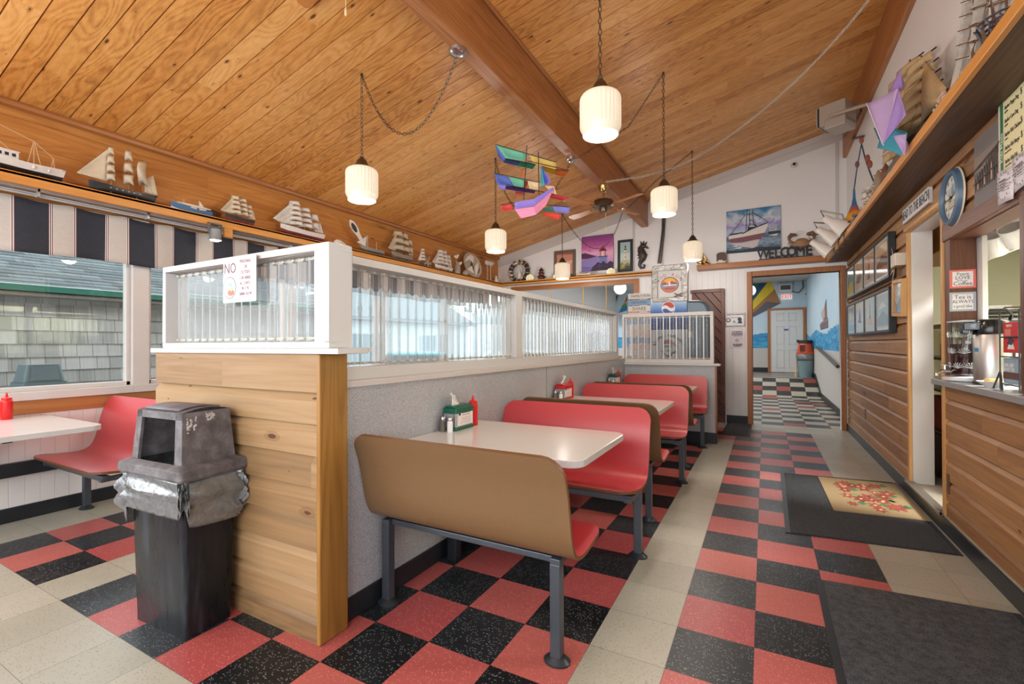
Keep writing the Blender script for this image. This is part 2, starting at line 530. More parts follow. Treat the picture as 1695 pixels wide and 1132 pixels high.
# ---------------------------------------------------------------- the setting
ZC = lambda x: 3.03 + 0.238 * (x + 4.43)          # underside of the sloping ceiling
YE, XL, XR, XP = 6.35, -4.43, 1.41, -1.34         # end wall, window wall, counter wall, partition face
YF = -3.6
def vg(mb, lo, hi, pitch, off, gw, gd, P, mi=0, flip=False, lap=False, slot=False):
    """boards with V grooves: P(u, depth, e) gives a point"""
    k = math.ceil((lo - off) / pitch)
    st = [(lo, 0.0)]
    while True:
        u = off + k * pitch
        if u >= hi - gw: break
        if u > lo + gw: st += [(u - gw / 2, 0), (u, gd), (u + gw / 2, 0)]
        k += 1
    if slot: st = [(lo, 0.0)] + [q for u, d in st if d > 0 for q in ((u - gw / 2, 0), (u - gw / 2, gd), (u + gw / 2, gd), (u + gw / 2, 0))]
    if lap: st = [(lo, 0.0)] + [q for u, d in st if d > 0 for q in ((u - gw, 0), (u, gd), (u + 0.001, 0))]
    st.append((hi, 0.0))
    for (u0, d0), (u1, d1) in zip(st, st[1:]):
        q = [P(u0, d0, 0), P(u1, d1, 0), P(u1, d1, 1), P(u0, d0, 1)]
        mb.poly(q[::-1] if flip else q, mi)
# floor: dining room, passage and the ramp to the far door
fb = MB()
prof = [(YF, 0), (10.9, 0), (12.2, 0.36), (15.1, 0.36)]
for (y0, z0), (y1, z1) in zip(prof, prof[1:]):
    fb.quad((-4.5, y0, z0), (1.62, y0, z0), (1.62, y1, z1), (-4.5, y1, z1))
struct(fb, 'floor', FLOOR)
cb = MB()
vg(cb, YF, YE + 0.1, 0.1415, -0.63, 0.0085, 0.024, lambda u, d, e: ((-4.5, u, ZC(-4.5) + d) if e == 0 else (1.6, u, ZC(1.6) + d)), flip=False, slot=True)
struct(cb, 'ceiling', CEIL)
b = MB(); b.box((-1.53, YF, 3.30), (-1.41, YE, 3.79))
struct(b, 'trim_beam', BEAMW, bevel=0.008)
b = MB(); b.tube([(-1.395, YF, ZC(-1.395) - 0.012), (-1.395, YE, ZC(-1.395) - 0.012)], 0.016, 8)
b.tube([(-4.40, YF, ZC(-4.40) - 0.02), (-4.40, YE, ZC(-4.40) - 0.02)], 0.03, 8)
struct(b, 'trim_ceiling_moulding', TRIMY)
b = MB(); b.box((1.37, YF, 3.95), (1.47, YE, 4.47))
struct(b, 'trim_wall_beam', BEAMW, bevel=0.008)
# window wall
b = MB()
vg(b, YF, YE, 0.083, 0.0, 0.005, 0.004, lambda u, d, e: (XL - d, u, 0.0 if e == 0 else 0.77), flip=True)
b.box((XL - 0.12, YF, 0), (XL - 0.006, YE, 0.87))
struct(b, 'wall_left', BEAD)
b = MB()
vg(b, 2.36, 3.12, 0.19, 2.36, 0.003, 0.003, lambda u, d, e: (XL - d, YF if e == 0 else YE, u), flip=False)
b.box((XL - 0.12, YF, 2.36), (XL - 0.004, YE, 3.12))
struct(b, 'wall_left_header', HEADW)
b = MB(); b.box((XL - 0.01, YF, 0.765), (XL + 0.012, YE, 0.868)); struct(b, 'trim_window_apron', TRIMY, bevel=0.003)
b = MB(); b.box((XL - 0.005, YF, 0.0), (XL + 0.014, YE, 0.105)); struct(b, 'baseboard_left', RUBBER, bevel=0.004)
b = MB(); b.box((XL + 0.014, YF, 0.33), (XL + 0.05, 0.35, 0.43)); struct(b, 'trim_bench_rail', BLACKM, bevel=0.004)
MULL = [-3.5, -1.95, 0.14, 1.62, 3.05, 4.55, 6.3]
for k in range(6):
    y0, y1 = MULL[k] + 0.062, MULL[k + 1] - 0.062
    if k == 0: y0 = MULL[0]
    fr = MB()
    fr.box((XL - 0.12, MULL[k] if k == 0 else y0 - 0.124, 0.868), (XL + 0.03, y1, 0.93))
    fr.box((XL - 0.09, y0, 2.30), (XL - 0.02, y1, 2.36))
    fr.box((XL - 0.10, y1, 0.868), (XL + 0.012, y1 + 0.124, 2.36))
    fr.box((XL - 0.09, y0, 0.93), (XL - 0.03, y1, 0.965))
    fr.box((XL - 0.09, y1 - 0.03, 0.93), (XL - 0.03, y1, 2.36))
    fr.box((XL - 0.09, y0, 0.93), (XL - 0.03, y0 + 0.03, 2.36))
    o = struct(fr, 'window_%d' % (k + 1), VINYL, bevel=0.003)
    p = MB(); p.box((XL - 0.066, y0 + 0.03, 0.965), (XL - 0.060, y1 - 0.03, 2.30)); p.build('pane', PANE, o)
# counter wall, cedar boards
def cedar(mb, y0, y1, z0, z1):
    vg(mb, z0, z1, 0.135, 0.085, 0.034, 0.024, lambda u, d, e: (XR + d, y0 if e == 0 else y1, u), flip=True, lap=True)
    mb.box((XR + 0.025, y0, z0), (XR + 0.12, y1, z1))
b = MB()
cedar(b, YF, 2.26, 0.0, 0.985)
cedar(b, YF, 2.26, 2.04, 2.46)
cedar(b, 3.07, YE, 0.0, 2.46)
cedar(b, 2.26, 3.07, 2.20, 2.46)
struct(b, 'wall_right', CEDAR)
b = MB(); b.box((XR + 0.005, YF, 2.46), (XR + 0.12, YE, 4.5)); struct(b, 'wall_right_upper', WHITE)
b = MB()
b.box((XR - 0.018, YF, 0), (XR + 0.012, YE, 0.105))
struct(b, 'baseboard_right', RUBBER, bevel=0.004)
b = MB(); b.box((XR - 0.03, 2.24, 0.105), (XR + 0.02, 3.1, 0.125)); b.cyl((XR - 0.03, 2.24, 0.115), (XR - 0.03, 3.1, 0.115), 0.012, n=8)
struct(b, 'trim_threshold', mat('#8d857a', 0.35, 0.6))
# doorway to the kitchen: casing and white jambs
b = MB()
b.box((XR - 0.012, 3.07, 0.11), (XR + 0.03, 3.115, 2.235)); b.box((XR - 0.012, 2.225, 0.11), (XR + 0.03, 2.26, 2.235))
b.tube([(XR - 0.004, 2.225, 2.205), (XR - 0.004, 3.115, 2.205)], 0.028, 10)
struct(b, 'trim_kitchen_doorway', GOLDW, bevel=0.004)
b = MB()
b.box((XR + 0.01, 3.055, 0.11), (XR + 0.145, 3.07, 2.185)); b.box((XR + 0.01, 2.26, 0.11), (XR + 0.145, 2.265, 2.185)); b.box((XR + 0.01, 2.26, 2.175), (XR + 0.145, 3.07, 2.19))
struct(b, 'trim_kitchen_jamb', WTRIM, bevel=0.002)
# pass-through: post, lintel
b = MB(); b.box((XR, 2.13, 1.02), (XR + 0.132, 2.225, 1.94)); struct(b, 'trim_counter_post', REDW, bevel=0.004)
b = MB(); b.box((XR - 0.012, YF, 1.935), (XR + 0.03, 2.225, 2.04)); b.box((XR + 0.02, YF, 1.93), (XR + 0.145, 2.225, 1.965)); struct(b, 'trim_counter_lintel', REDWY, bevel=0.004)
b = MB(); b.box((XR + 0.133, 2.05, 1.02), (XR + 0.158, 2.225, 1.93)); struct(b, 'trim_counter_jamb', WTRIM, bevel=0.002)
b = MB(); b.box((XR - 0.02, 1.055, 1.02), (XR + 0.12, 1.13, 1.94)); struct(b, 'trim_counter_near_post', REDW, bevel=0.004)
# kitchen beyond the counter
b = MB()
b.box((3.3, -0.6, 0), (3.4, 6.3, 2.6)); struct(b, 'wall_kitchen', GREEN_W)
b = MB(); b.box((1.53, 6.2, 0), (3.4, 6.3, 2.6)); b.box((1.53, -0.7, 0), (3.4, -0.6, 2.6)); struct(b, 'wall_kitchen_ends', GREEN_W)
b = MB(); b.box((1.53, -0.7, 2.6), (3.4, 6.3, 2.7)); struct(b, 'ceiling_kitchen', WHITE)
b = MB(); b.box((1.40, -0.6, 0.02), (3.4, 6.3, 0.112)); struct(b, 'floor_kitchen', mat('#a39b8c', 0.8, var=0.3, scale=60, name='speckled_kitchen_floor'))
# end wall with the doorway and the long opening
D0, D1, DZ = 0.19, 1.33, 2.315
O0, O1, OZ0, OZ1 = -4.1, -1.66, 1.05, 2.33
b = MB()
def ew(x0, x1, z0, z1): b.box((x0, YE, z0), (x1, YE + 0.11, z1))
ew(-4.45, O0, 0, 2.5); ew(O0, O1, 0, OZ0); ew(O0, O1, OZ1, 2.5); ew(O1, D0, 0, 2.5); ew(D0, D1, DZ, 2.5); ew(D1, 1.55, 0, 2.5)
b.prism([(-4.45, 2.5), (1.55, 2.5), (1.55, ZC(1.55) + 0.02), (-4.45, ZC(-4.45) + 0.02)], -YE - 0.11, -YE, M=Matrix.Rotation(PI / 2, 4, 'X'))
vg(b, -1.62, 0.115, 0.09, 0.0, 0.005, 0.004, lambda u, d, e: (u, YE - 0.006 + d, 0.0 if e == 0 else 2.44), flip=False)
struct(b, 'wall_end', WHITE)
b = MB()
for dz, dy, h in ((0.0, 0.022, 0.09), (0.09, 0.012, 0.10)):
    xs = (-4.43, 1.40)
    for (xa, xb) in ((-4.43, -1.55), (-1.39, 1.40)):
        pts = [(xa, ZC(xa) - dz), (xb, ZC(xb) - dz), (xb, ZC(xb) - dz - h), (xa, ZC(xa) - dz - h)]
        b.prism(pts, -YE, -YE + dy, M=Matrix.Rotation(PI / 2, 4, 'X'))
for x in (-1.66, -1.17, 1.30): b.box((x - 0.02, YE - 0.010, 2.55), (x + 0.02, YE, ZC(x) - 0.19))
struct(b, 'trim_end_wall', WTRIM, bevel=0.002)
b = MB(); b.box((-0.19, YE - 0.012, 0), (D0 - 0.075, YE, 0.12)); b.box((O1, YE - 0.012, 0), (-0.72, YE, 0.12)); struct(b, 'baseboard_end', RUBBER, bevel=0.004)
b = MB()
b.box((D0 - 0.075, YE - 0.035, 0), (D0, YE + 0.12, DZ + 0.075)); b.box((D1, YE - 0.035, 0), (D1 + 0.06, YE + 0.12, DZ + 0.075)); b.box((D0, YE - 0.035, DZ), (D1, YE + 0.12, DZ + 0.075))
struct(b, 'trim_passage_doorway', TRIMZ, bevel=0.006)
b = MB()
b.box((O0 - 0.02, YE - 0.03, OZ1), (O1 + 0.09, YE + 0.11, OZ1 + 0.085)); b.box((O1, YE - 0.03, OZ0), (O1 + 0.09, YE + 0.11, OZ1)); b.box((O0, YE - 0.02, OZ0 - 0.06), (O1, YE + 0.11, OZ0))
struct(b, 'trim_opening', TRIMX, bevel=0.004)
b = MB()
for x in (-2.62, -2.18, -3.3): b.cyl((x, YE + 0.05, OZ0), (x, YE + 0.05, OZ1), 0.014, n=8)
struct(b, 'trim_opening_bars', mat('#b59a63', 0.4, 0.2))
# street wall behind the camera, unseen; wide windows added to let frontal daylight in
b = MB()
b.box((-4.55, YF - 0.1, 0), (1.55, YF, 0.75)); b.box((-4.55, YF - 0.1, 2.75), (1.55, YF, 4.5)); b.box((-4.55, YF - 0.1, 0.75), (-4.2, YF, 2.75)); b.box((1.2, YF - 0.1, 0.75), (1.55, YF, 2.75))
struct(b, 'wall_front', WHITE)
b = MB()
for x in (-4.2, -2.4, -0.6, 1.2): b.box((x - 0.04, YF - 0.08, 0.75), (x + 0.04, YF, 2.75))
o = struct(b, 'window_7', VINYL)
b = MB(); b.box((-4.2, YF - 0.05, 0.75), (1.2, YF - 0.045, 2.75)); b.build('pane', PANE, o)
# low partition walls of the dining room
b = MB(); b.box((XP - 0.12, -0.40, 0), (XP, 4.5, 1.068)); struct(b, 'wall_partition', LAMI)
b = MB(); b.box((XP - 0.12, 4.5, 0), (-0.195, 4.61, 0.985)); struct(b, 'wall_partition_end', LAMI)
b = MB(); b.box((XP, -0.39, 0), (XP + 0.014, 4.5, 0.105)); b.box((XP, 4.486, 0), (-0.185, 4.5, 0.14)); b.box((-0.195, 4.486, 0), (-0.183, 4.62, 0.14)); b.box((XP-0.12-0.014, -0.39, 0), (XP-0.12, 4.6, 0.105)); struct(b, 'baseboard_partition', RUBBER, bevel=0.004)
b = MB(); b.box((-0.2, 4.49, 0.14), (-0.183, 4.62, 0.99)); struct(b, 'trim_partition_edge', TRIMZ)
b = MB(); b.box((XP, 1.868, 0.1), (XP + 0.002, 1.874, 1.068)); struct(b, 'trim_partition_joint', mat('#6c6e72', 0.5))
b = MB()
vg(b, 0.0, 1.228, 0.135, 0.117, 0.036, 0.026, lambda u, d, e: (-2.64 if e == 0 else -1.315, -0.545 + d, u), flip=True, lap=True)
b.box((-2.64, -0.518, 0), (-1.315, -0.40, 1.228))
struct(b, 'wall_cedar_divider', CEDARX)
b = MB(); b.box((-1.315, -0.549, 0), (-1.293, -0.398, 1.228)); struct(b, 'trim_divider_post', POSTW, bevel=0.006)
# back room past the end wall
MB_ = MB(); MB_.box((-4.5, 15.0, 0), (1.7, 15.1, 3.4)); 
def mural():
    n = NT('painted_sky_and_sea_mural')
    s_ = n.noise(n.vec(n.x * 0.8, n.y * 0.8, n.z * 1.6), 1.3, 4)
    sky = n.mix(s_, '#a9cbe0', '#d7e2e8')
    wv = n.noise(n.vec(n.x * 1.2, n.y * 1.2, n.z * 6.0), 2.0, 4, 0.5, 1.0)
    sea = n.ramp(wv, [(0.3, '#1f6fa8'), (0.5, '#2f93c4'), (0.7, '#63b9d6')])
    lvl = (n.x * 2.1).sin() * 0.05 + (n.y * 1.7).sin() * 0.06 + n.noise(n.obj(), 9.0, 3) * 0.22
    c = n.mix((n.z - lvl) < 1.42, sky, sea)
    c = n.mix((n.z < 1.12), c, '#c4bfb8')
    n.base(c, 0.55)
    return n.mat
MURAL = mural()
struct(MB_, 'wall_back', MURAL)
b = MB(); b.box((1.50, YE + 0.11, 0), (1.62, 15.0, 3.4)); struct(b, 'wall_back_right', MURAL)
b = MB(); b.box((1.485, YE + 0.11, 0), (1.5, 10.9, 0.12)); b.prism([(10.9, 0.0), (12.2, 0.36), (15, 0.36), (15, 0.48), (12.2, 0.48), (10.9, 0.12)], 1.485, 1.5, M=Matrix(((0, 0, 1, 0), (1, 0, 0, 0), (0, 1, 0, 0), (0, 0, 0, 1))))
b.box((-4.4, 14.985, 0.36), (0.45, 15.0, 0.50)); struct(b, 'baseboard_back', RUBBER)
b = MB(); b.box((-4.5, YE + 0.11, 3.2), (1.7, 15.1, 3.3)); struct(b, 'ceiling_back', mat('#cfcac4', 0.6))
b = MB(); b.box((-4.55, YE + 0.11, 0), (XL, 15, 0.87)); b.box((-4.55, YE + 0.11, 2.36), (XL, 15, 3.3))
for y in (6.5, 8.6, 10.8, 13.0, 14.9): b.box((-4.55, y - 0.05, 0.87), (XL, y + 0.05, 2.36))
struct(b, 'wall_back_left', BEAD)
# shelves fixed to the walls
b = MB(); b.box((XL, YF, 2.44), (-4.15, 6.05, 2.462)); b.box((-4.175, YF, 2.385), (-4.15, 6.05, 2.466))
tag(b.build('display_shelf', SHELFW, bevel=0.003), 'long orange pine shelf above the striped window valance', 'shelf')
b = MB(); b.box((-4.43, 6.05, 2.45), (-1.24, YE, 2.472)); b.box((-4.43, 6.05, 2.425), (-1.24, 6.075, 2.49))
tag(b.build('display_shelf', SHELFX, bevel=0.003), 'pine shelf on the end wall holding the wreath and lighthouse pictures', 'shelf')
b = MB(); b.box((-0.60, 6.14, 2.455), (1.15, YE, 2.535))
tag(b.build('display_shelf', TRIMX, bevel=0.004), 'brown wooden ledge over the passage doorway under the WELCOME sign', 'shelf')
b = MB(); b.box((1.175, YF, 2.445), (XR, YE, 2.475), 1); b.box((1.15, YF, 2.442), (1.176, YE, 2.50), 0)
tag(b.build('display_shelf', [SHELFW, DSHELF], bevel=0.003), 'long shelf with dark underside above the counter, loaded with sailing ships', 'shelf')
# ---------------------------------------------------------------- outside the windows
GZ = -0.45
b = MB(); b.quad((-60, -30, GZ), (-4.56, -30, GZ), (-4.56, 60, GZ), (-60, 60, GZ)); struct(b, 'ground', mat('#8b8b88', 0.9, var=0.2, scale=3, name='pale_asphalt'))
def shingles(name, a, bb, cc, rowh, wid, vert):
    n = NT(name)
    u = n.y; v = n.z if vert else n.x * -1.0
    row = ((v - GZ) / rowh).floor() if vert else (v / rowh).floor()
    ro = n.white(row, 2.2)
    wv = u / wid + ro * 7.0
    cell = wv.floor()
    jit = n.white(cell, row, 4.0)
    f = n.white(cell, row)
    grain = n.noise(n.vec(n.x * 8.0, u * 45.0, n.z * 3.0), 1, 4)
    c = n.ramp(f * 0.6 + grain * 0.4, [(0.15, a), (0.5, bb), (0.85, cc)])
    gap = (wv.fract() - 0.06 - jit * 0.2).abs() < 0.022
    c = n.mix(gap * 0.7, c, '#35322d')
    n.base(c, 0.85)
    return n.mat
SH_W = shingles('weathered_wall_shingles', '#696864', '#807f7a', '#94928e', 0.175, 0.17, True)
SH_R = shingles('mossy_roof_shingles', '#33393a', '#41494a', '#535c5d', 0.12, 0.26, False)
XB = -8.0
hb = MB()
k = 0; z = GZ
while z < 2.0:
    z1 = min(z + 0.175, 2.0)
    hb.quad((XB + 0.030, -6, z), (XB + 0.030, 5.1, z), (XB + 0.004, 5.1, z1), (XB + 0.004, -6, z1))
    hb.quad((XB, -6, z), (XB, 5.1, z), (XB + 0.030, 5.1, z), (XB + 0.030, -6, z))
    z = z1
hb.box((XB - 4, -6, GZ), (XB, 5.1, 2.0))
bld = thing('shingled_building', 'grey weathered shingle building with mossy roof outside the left window', 'building', (XB, 0, GZ))
hb.build('shingle_wall', SH_W, bld)
rb = MB(); x, z = XB + 0.30, 2.02
for k in range(26):
    rb.quad((x, -6.3, z + 0.014), (x - 0.13, -6.3, z + 0.065), (x - 0.13, 5.4, z + 0.065), (x, 5.4, z + 0.014))
    rb.quad((x, -6.3, z), (x, -6.3, z + 0.014), (x, 5.4, z + 0.014), (x, 5.4, z))
    x -= 0.12; z += 0.055
rb.build('roof', SH_R, bld)
gb = MB(); gb.prism([(XB + 0.28, 1.955), (XB + 0.36, 1.955), (XB + 0.38, 2.025), (XB + 0.28, 2.025)], -5.4, 6.3, M=Matrix.Rotation(PI / 2, 4, 'X'))
gb.build('gutter', mat('#125a4a', 0.4, name='green_gutter'), bld)
gb = MB(); gb.box((XB + 0.27, -6.3, 2.026), (XB + 0.385, 5.4, 2.036)); gb.build('drip_edge', mat('#a9b3b0', 0.5), bld)
gb = MB(); gb.box((XB, -6.2, 1.90), (XB + 0.3, 5.3, 1.94)); gb.build('soffit', mat('#6f6a62', 0.7), bld)

# ---------------------------------------------------------------- booths
def linen(hexc, name, rough=0.32):
    n = NT(name)
    c = lin(hexc); k = lambda q: tuple(min(1, x * q) for x in c[:3]) + (1,)
    f = n.noise(n.vec(n.x * 220.0, n.y * 14.0, n.z * 14.0), 1, 2) * 0.5 + n.noise(n.vec(n.x * 14.0, n.y * 200.0, n.z * 200.0), 1, 2) * 0.5
    n.base(n.mix(f, k(0.86), k(1.12)), rough)
    return n.mat
REDLAM = linen('#bd3941', 'red_linen_laminate', 0.4)
REDLAM.node_tree.nodes['Principled BSDF'].inputs['Coat Weight'].default_value = 0.6
REDLAM.node_tree.nodes['Principled BSDF'].inputs['Coat Roughness'].default_value = 0.35
BROWNLAM = linen('#765a3d', 'tan_laminate_back', 0.4)
PLY = mat('#6a4426', 0.5, var=0.2, scale=60, name='plywood_edge')
TABLEW = mat('#dedad6', 0.16, var=0.02, scale=5, name='white_table_laminate')
TEDGE = mat('#c4c4c2', 0.35, var=0.04, scale=5, name='grey_table_edging')
BP = [(0.0, 0.862), (0.018, 0.82), (0.05, 0.74), (0.072, 0.65), (0.086, 0.57), (0.104, 0.505), (0.135, 0.462), (0.18, 0.442), (0.24, 0.440), (0.32, 0.447), (0.40, 0.458), (0.455, 0.463), (0.475, 0.460)]
def bench(name, label, loc, rz, group, W=1.045):
    t = thing(name, label, 'bench', loc, rz, group)
    # arc-length resample
    pts = [Vector((0, a, c_)) for a, c_ in BP]
    L = [0]
    for i in range(1, len(pts)): L.append(L[-1] + (pts[i] - pts[i - 1]).length)
    def at(s):
        s = max(0, min(L[-1], s))
        for i in range(1, len(L)):
            if s <= L[i]: 
                k = (s - L[i - 1]) / (L[i] - L[i - 1]); p = pts[i - 1].lerp(pts[i], k)
                d = (pts[min(i + 1, len(pts) - 1)] - pts[max(0, i - 2)]).normalized(); return p, d
    tot = L[-1]; R = 0.085
    ss = [R * (1 - math.cos(PI / 2 * k / 5)) for k in range(6)]
    mid = [R + (tot - 2 * R) * k / 16 for k in range(1, 16)]
    st = ss + mid + [tot - q for q in ss[::-1]]
    def inset(s):
        e = min(s, tot - s)
        return 0.0 if e >= R else R - math.sqrt(max(0, R * R - (R - e) ** 2))
    th = 0.016
    vi = []; vo = []
    for s in st:
        p, d = at(s); nrm = Vector((0, -d.z, d.y))
        if nrm.y < 0 and nrm.z < 0: nrm = -nrm
        ins = inset(s) * 0.98
        row = [ins + (W - 2 * ins) * k / 8 for k in range(9)]
        vi.append([Vector((x, p.y, p.z)) for x in row])
        vo.append([Vector((x, p.y, p.z)) - nrm * th for x in row])
    mb = MB(); n = 9; m_ = len(st)
    V = [q for r in vi for q in r] + [q for r in vo for q in r]; o = n * m_
    f0 = []; f1 = []; f2 = []
    for j in range(m_ - 1):
        for i in range(n - 1):
            a = j * n + i
            f0.append((a, a + n, a + n + 1, a + 1)); f1.append((o + a, o + a + 1, o + a + n + 1, o + a + n))
        for i, sgn in ((0, 0), (n - 1, 1)):
            a = j * n + i; q = (a, o + a, o + a + n, a + n); f2.append(q if sgn else q[::-1])
    for j, sgn in ((0, 1), (m_ - 1, 0)):
        for i in range(n - 1):
            a = j * n + i; q = (a, o + a, o + a + 1, a + 1); f2.append(q[::-1] if sgn else q)
    mb.add(V, f0, 0, True); b0 = mb.v
    mb.add(V, f1, 1, True); mb.add(V, f2, 2, False)
    mb.build('seat_shell', [REDLAM, BROWNLAM, PLY], t, local=True)
    f = MB()
    f.box((0.05, 0.19, 0.386), (W - 0.11, 0.235, 0.412))
    for x in (0.045, W - 0.105):
        f.box((x - 0.022, 0.165, 0.388), (x + 0.022, 0.43, 0.414))
    f.box((0.02, 0.385, 0.392), (W - 0.07, 0.425, 0.428))
    f.build('frame', GREYST, t, bevel=0.003, local=True)
    for x in (0.045, W - 0.105):
        g = MB(); g.box((x - 0.022, 0.163, 0.0), (x + 0.022, 0.207, 0.392)); o_ = g.build('leg', GREYST, t, bevel=0.003, local=True)
        g = MB(); g.lathe([(0.055, 0.0), (0.055, 0.008), (0.04, 0.02), (0.03, 0.028)], 16, 0, T(x, 0.185, 0) @ Matrix.Diagonal((1, 0.8, 1, 1)))
        fo = g.build('foot', BLACKM, o_, local=True)
    return t
BW = 1.052
b1 = bench('booth_bench', 'front booth bench turned away, showing its large plain tan back and charcoal legs', (XP + 0.015, -0.345, 0), 0, 'booth benches along the partition')
xr = XP + 0.015 + BW
dup(b1, (xr, 1.10, 0), PI, 'red booth bench facing the front table across from the tan bench back', 'booth benches along the partition')
dup(b1, (XP + 0.015, 1.335, 0), 0, 'booth bench back to back with the first red one, mostly showing its tan edge', 'booth benches along the partition')
dup(b1, (xr, 2.765, 0), PI, 'red booth bench behind the table with the red napkin dispenser', 'booth benches along the partition')
dup(b1, (XP + 0.015, 2.99, 0), 0, 'booth bench hidden behind the middle red one, only a red seat corner showing', 'booth benches along the partition')
dup(b1, (xr, 4.385, 0), PI, 'last red booth bench, set against the grey end partition', 'booth benches along the partition')
dup(b1, (-3.365, -0.085, 0), PI, 'red booth bench by the left window, beside the trash can', 'window side booth seating')
def table(label, loc, group, W=0.992, D=0.755, wall_post=True):
    t = thing('booth_table', label, 'table', loc, 0, group)
    g = MB(); g.prism(rrect(0, W, -D / 2, D / 2, 0.075, 6, (1, 0, 0, 1)), 0.727, 0.760, 0, side=1)
    g.build('tabletop', [TABLEW, TEDGE], t, bevel=0.003, local=True)
    g = MB(); g.box((0.035, -0.03, 0.0 if wall_post else 0.36), (0.095, 0.03, 0.725)); g.build('post', BLACKM, t, bevel=0.003, local=True)
    g = MB(); g.box((0.04, -0.022, 0.685), (W - 0.25, 0.022, 0.725)); g.box((W - 0.3, -0.2, 0.705), (W - 0.26, 0.2, 0.727)); g.build('bracket', BLACKM, t, bevel=0.003, local=True)
    return t
tb1 = table('white booth table holding the green napkin dispenser, nearest the tan bench back', (XP + 0.004, 0.38, 0), 'booth tables along the partition')
dup(tb1, (XP + 0.004, 2.05, 0), 0, 'white booth table with a red napkin dispenser, second along the partition')
dup(tb1, (XP + 0.004, 3.69, 0), 0, 'white booth table in the last booth by the end partition')
table('white table under the left window with one ketchup bottle', (XL + 0.052, -0.87, 0), 'window side booth seating', wall_post=False)

# ---------------------------------------------------------------- table-top things
KRED = mat('#cf1416', 0.32, var=0.05, scale=8, name='red_squeeze_plastic')
def ketchup(label, loc):
    t = thing('ketchup_bottle', label, 'bottle', loc, 0, 'red ketchup bottles on the tables')
    g = MB(); g.lathe([(0.028, 0), (0.0305, 0.004), (0.0305, 0.115), (0.031, 0.122), (0.029, 0.135), (0.024, 0.14)], 24); g.build('body', KRED, t, local=True)
    g = MB(); g.lathe([(0.0265, 0.138), (0.0265, 0.150), (0.014, 0.155), (0.008, 0.162), (0.0035, 0.186), (0.0001, 0.187)], 20); g.build('nozzle', KRED, t, local=True)
    return t
kb = ketchup('red ketchup bottle beside the green napkin dispenser on the front table', (-1.262, 0.572, 0.76))
dup(kb, (-1.262, 2.245, 0.76), 0, 'red ketchup bottle beside the red napkin dispenser')
dup(kb, (-1.262, 3.885, 0.76), 0, 'red ketchup bottle in the last booth by the end partition')
dup(kb, tuple(AT(11, 694, z=0.76)), 0, 'red ketchup bottle alone on the table under the left window')
NAPKIN = mat('#ece9e4', 0.7, var=0.05, scale=30, name='white_paper_napkin')
CARD = mat('#e6dcd8', 0.4, var=0.03, scale=30, name='printed_card')
INK = mat('#3a3230', 0.6, name='dark_ink')
STEELC = mat('#b9bcc0', 0.3, 0.8, var=0.08, scale=20, name='steel_dispenser_face')
def napkin(label, loc, colhex, flip=1):
    P_ = mat(colhex, 0.3, var=0.06, scale=10)
    t = thing('napkin_dispenser', label, 'napkin dispenser', loc, 0, 'napkin dispensers on the booth tables')
    g = MB(); g.prism(rrect(-0.05, 0.05, -0.095, 0.095, 0.014, 3), 0.0, 0.022); g.prism(rrect(-0.051, 0.051, -0.096, 0.096, 0.016, 3), 0.1, 0.132)
    g.prism([(-0.045, 0.132), (-0.028, 0.145), (0.028, 0.145), (0.045, 0.132)], -0.09, 0.09, M=Matrix.Rotation(PI / 2, 4, 'X'))
    g.build('case', P_, t, bevel=0.004, local=True)
    g = MB(); g.box((-0.044, -0.09, 0.02), (0.044, 0.09, 0.102)); g.build('body_sides', STEELC, t, bevel=0.003, local=True)
    g = MB(); g.box((0.0445, -0.075, 0.018), (0.0475, 0.082, 0.116)); cd = g.build('notice_card', CARD, t, local=True)
    g = MB()
    for k, (y0, y1, zz) in enumerate(((-0.03, 0.06, 0.098), (-0.03, 0.05, 0.086), (-0.035, 0.065, 0.070), (-0.035, 0.06, 0.060), (-0.045, 0.065, 0.050), (-0.05, 0.055, 0.040))):
        h = 0.0035 if k < 2 else 0.0016
        yy = y0
        while yy < y1:
            wd = random.uniform(0.006, 0.014); g.box((0.0474, yy, zz), (0.0480, min(y1, yy + wd), zz + h)); yy += wd + 0.003
    for k in range(9): g.box((0.0474, -0.072 + k * 0.017, 0.021), (0.0480, -0.062 + k * 0.017, 0.028))
    g.box((0.0474, -0.066, 0.088), (0.0480, -0.046, 0.104))
    g.build('card_print', INK, cd, local=True)
    g = MB()
    ax = [(-0.02, 0.0), (-0.055, 0.055), (-0.07, 0.085)]
    g.grid(lambda u, v: (0.012 * math.sin(u * 5 + v * 2) * (0.4 + v), -0.045 + (0.075 - 0.045 * v) * (u - 0.5) * 1.2 - 0.045 * v * flip + 0.02, 0.14 + 0.085 * v - 0.018 * u * v), 8, 6)
    g.build('napkin', NAPKIN, t, solid=0.0012, local=True)
    return t
nd = napkin('green napkin dispenser with a white notice card on the front table', (-1.275, 0.435, 0.76), '#0f5b45')
napkin('red napkin dispenser with a white napkin sticking out', (-1.275, 2.105, 0.76), '#b51f26', -1)
napkin('dark green napkin dispenser in the farthest booth', (-1.275, 3.75, 0.76), '#123f3b')
GLASSY = mat('#cfd4d6', 0.08, 0.0, var=0.03, scale=8, name='shaker_glass')
def shaker(label, loc, fill, nm):
    t = thing(nm, label, 'shaker', loc, 0, 'glass shakers in front of the napkin dispensers')
    g = MB(); g.lathe([(0.0165, 0), (0.0175, 0.003), (0.0165, 0.055), (0.012, 0.066)], 10, smooth=False); g.build('body', fill, t, local=True)
    g = MB(); g.lathe([(0.0135, 0.064), (0.0145, 0.068), (0.0145, 0.078), (0.009, 0.088), (0.0001, 0.09)], 16); g.build('lid', CHROME, t, local=True)
    return t
SALT = mat('#eceeef', 0.25, var=0.03, name='white_salt_in_glass')
PEPPER = mat('#6d675c', 0.3, var=0.6, scale=400, name='ground_pepper_in_glass')
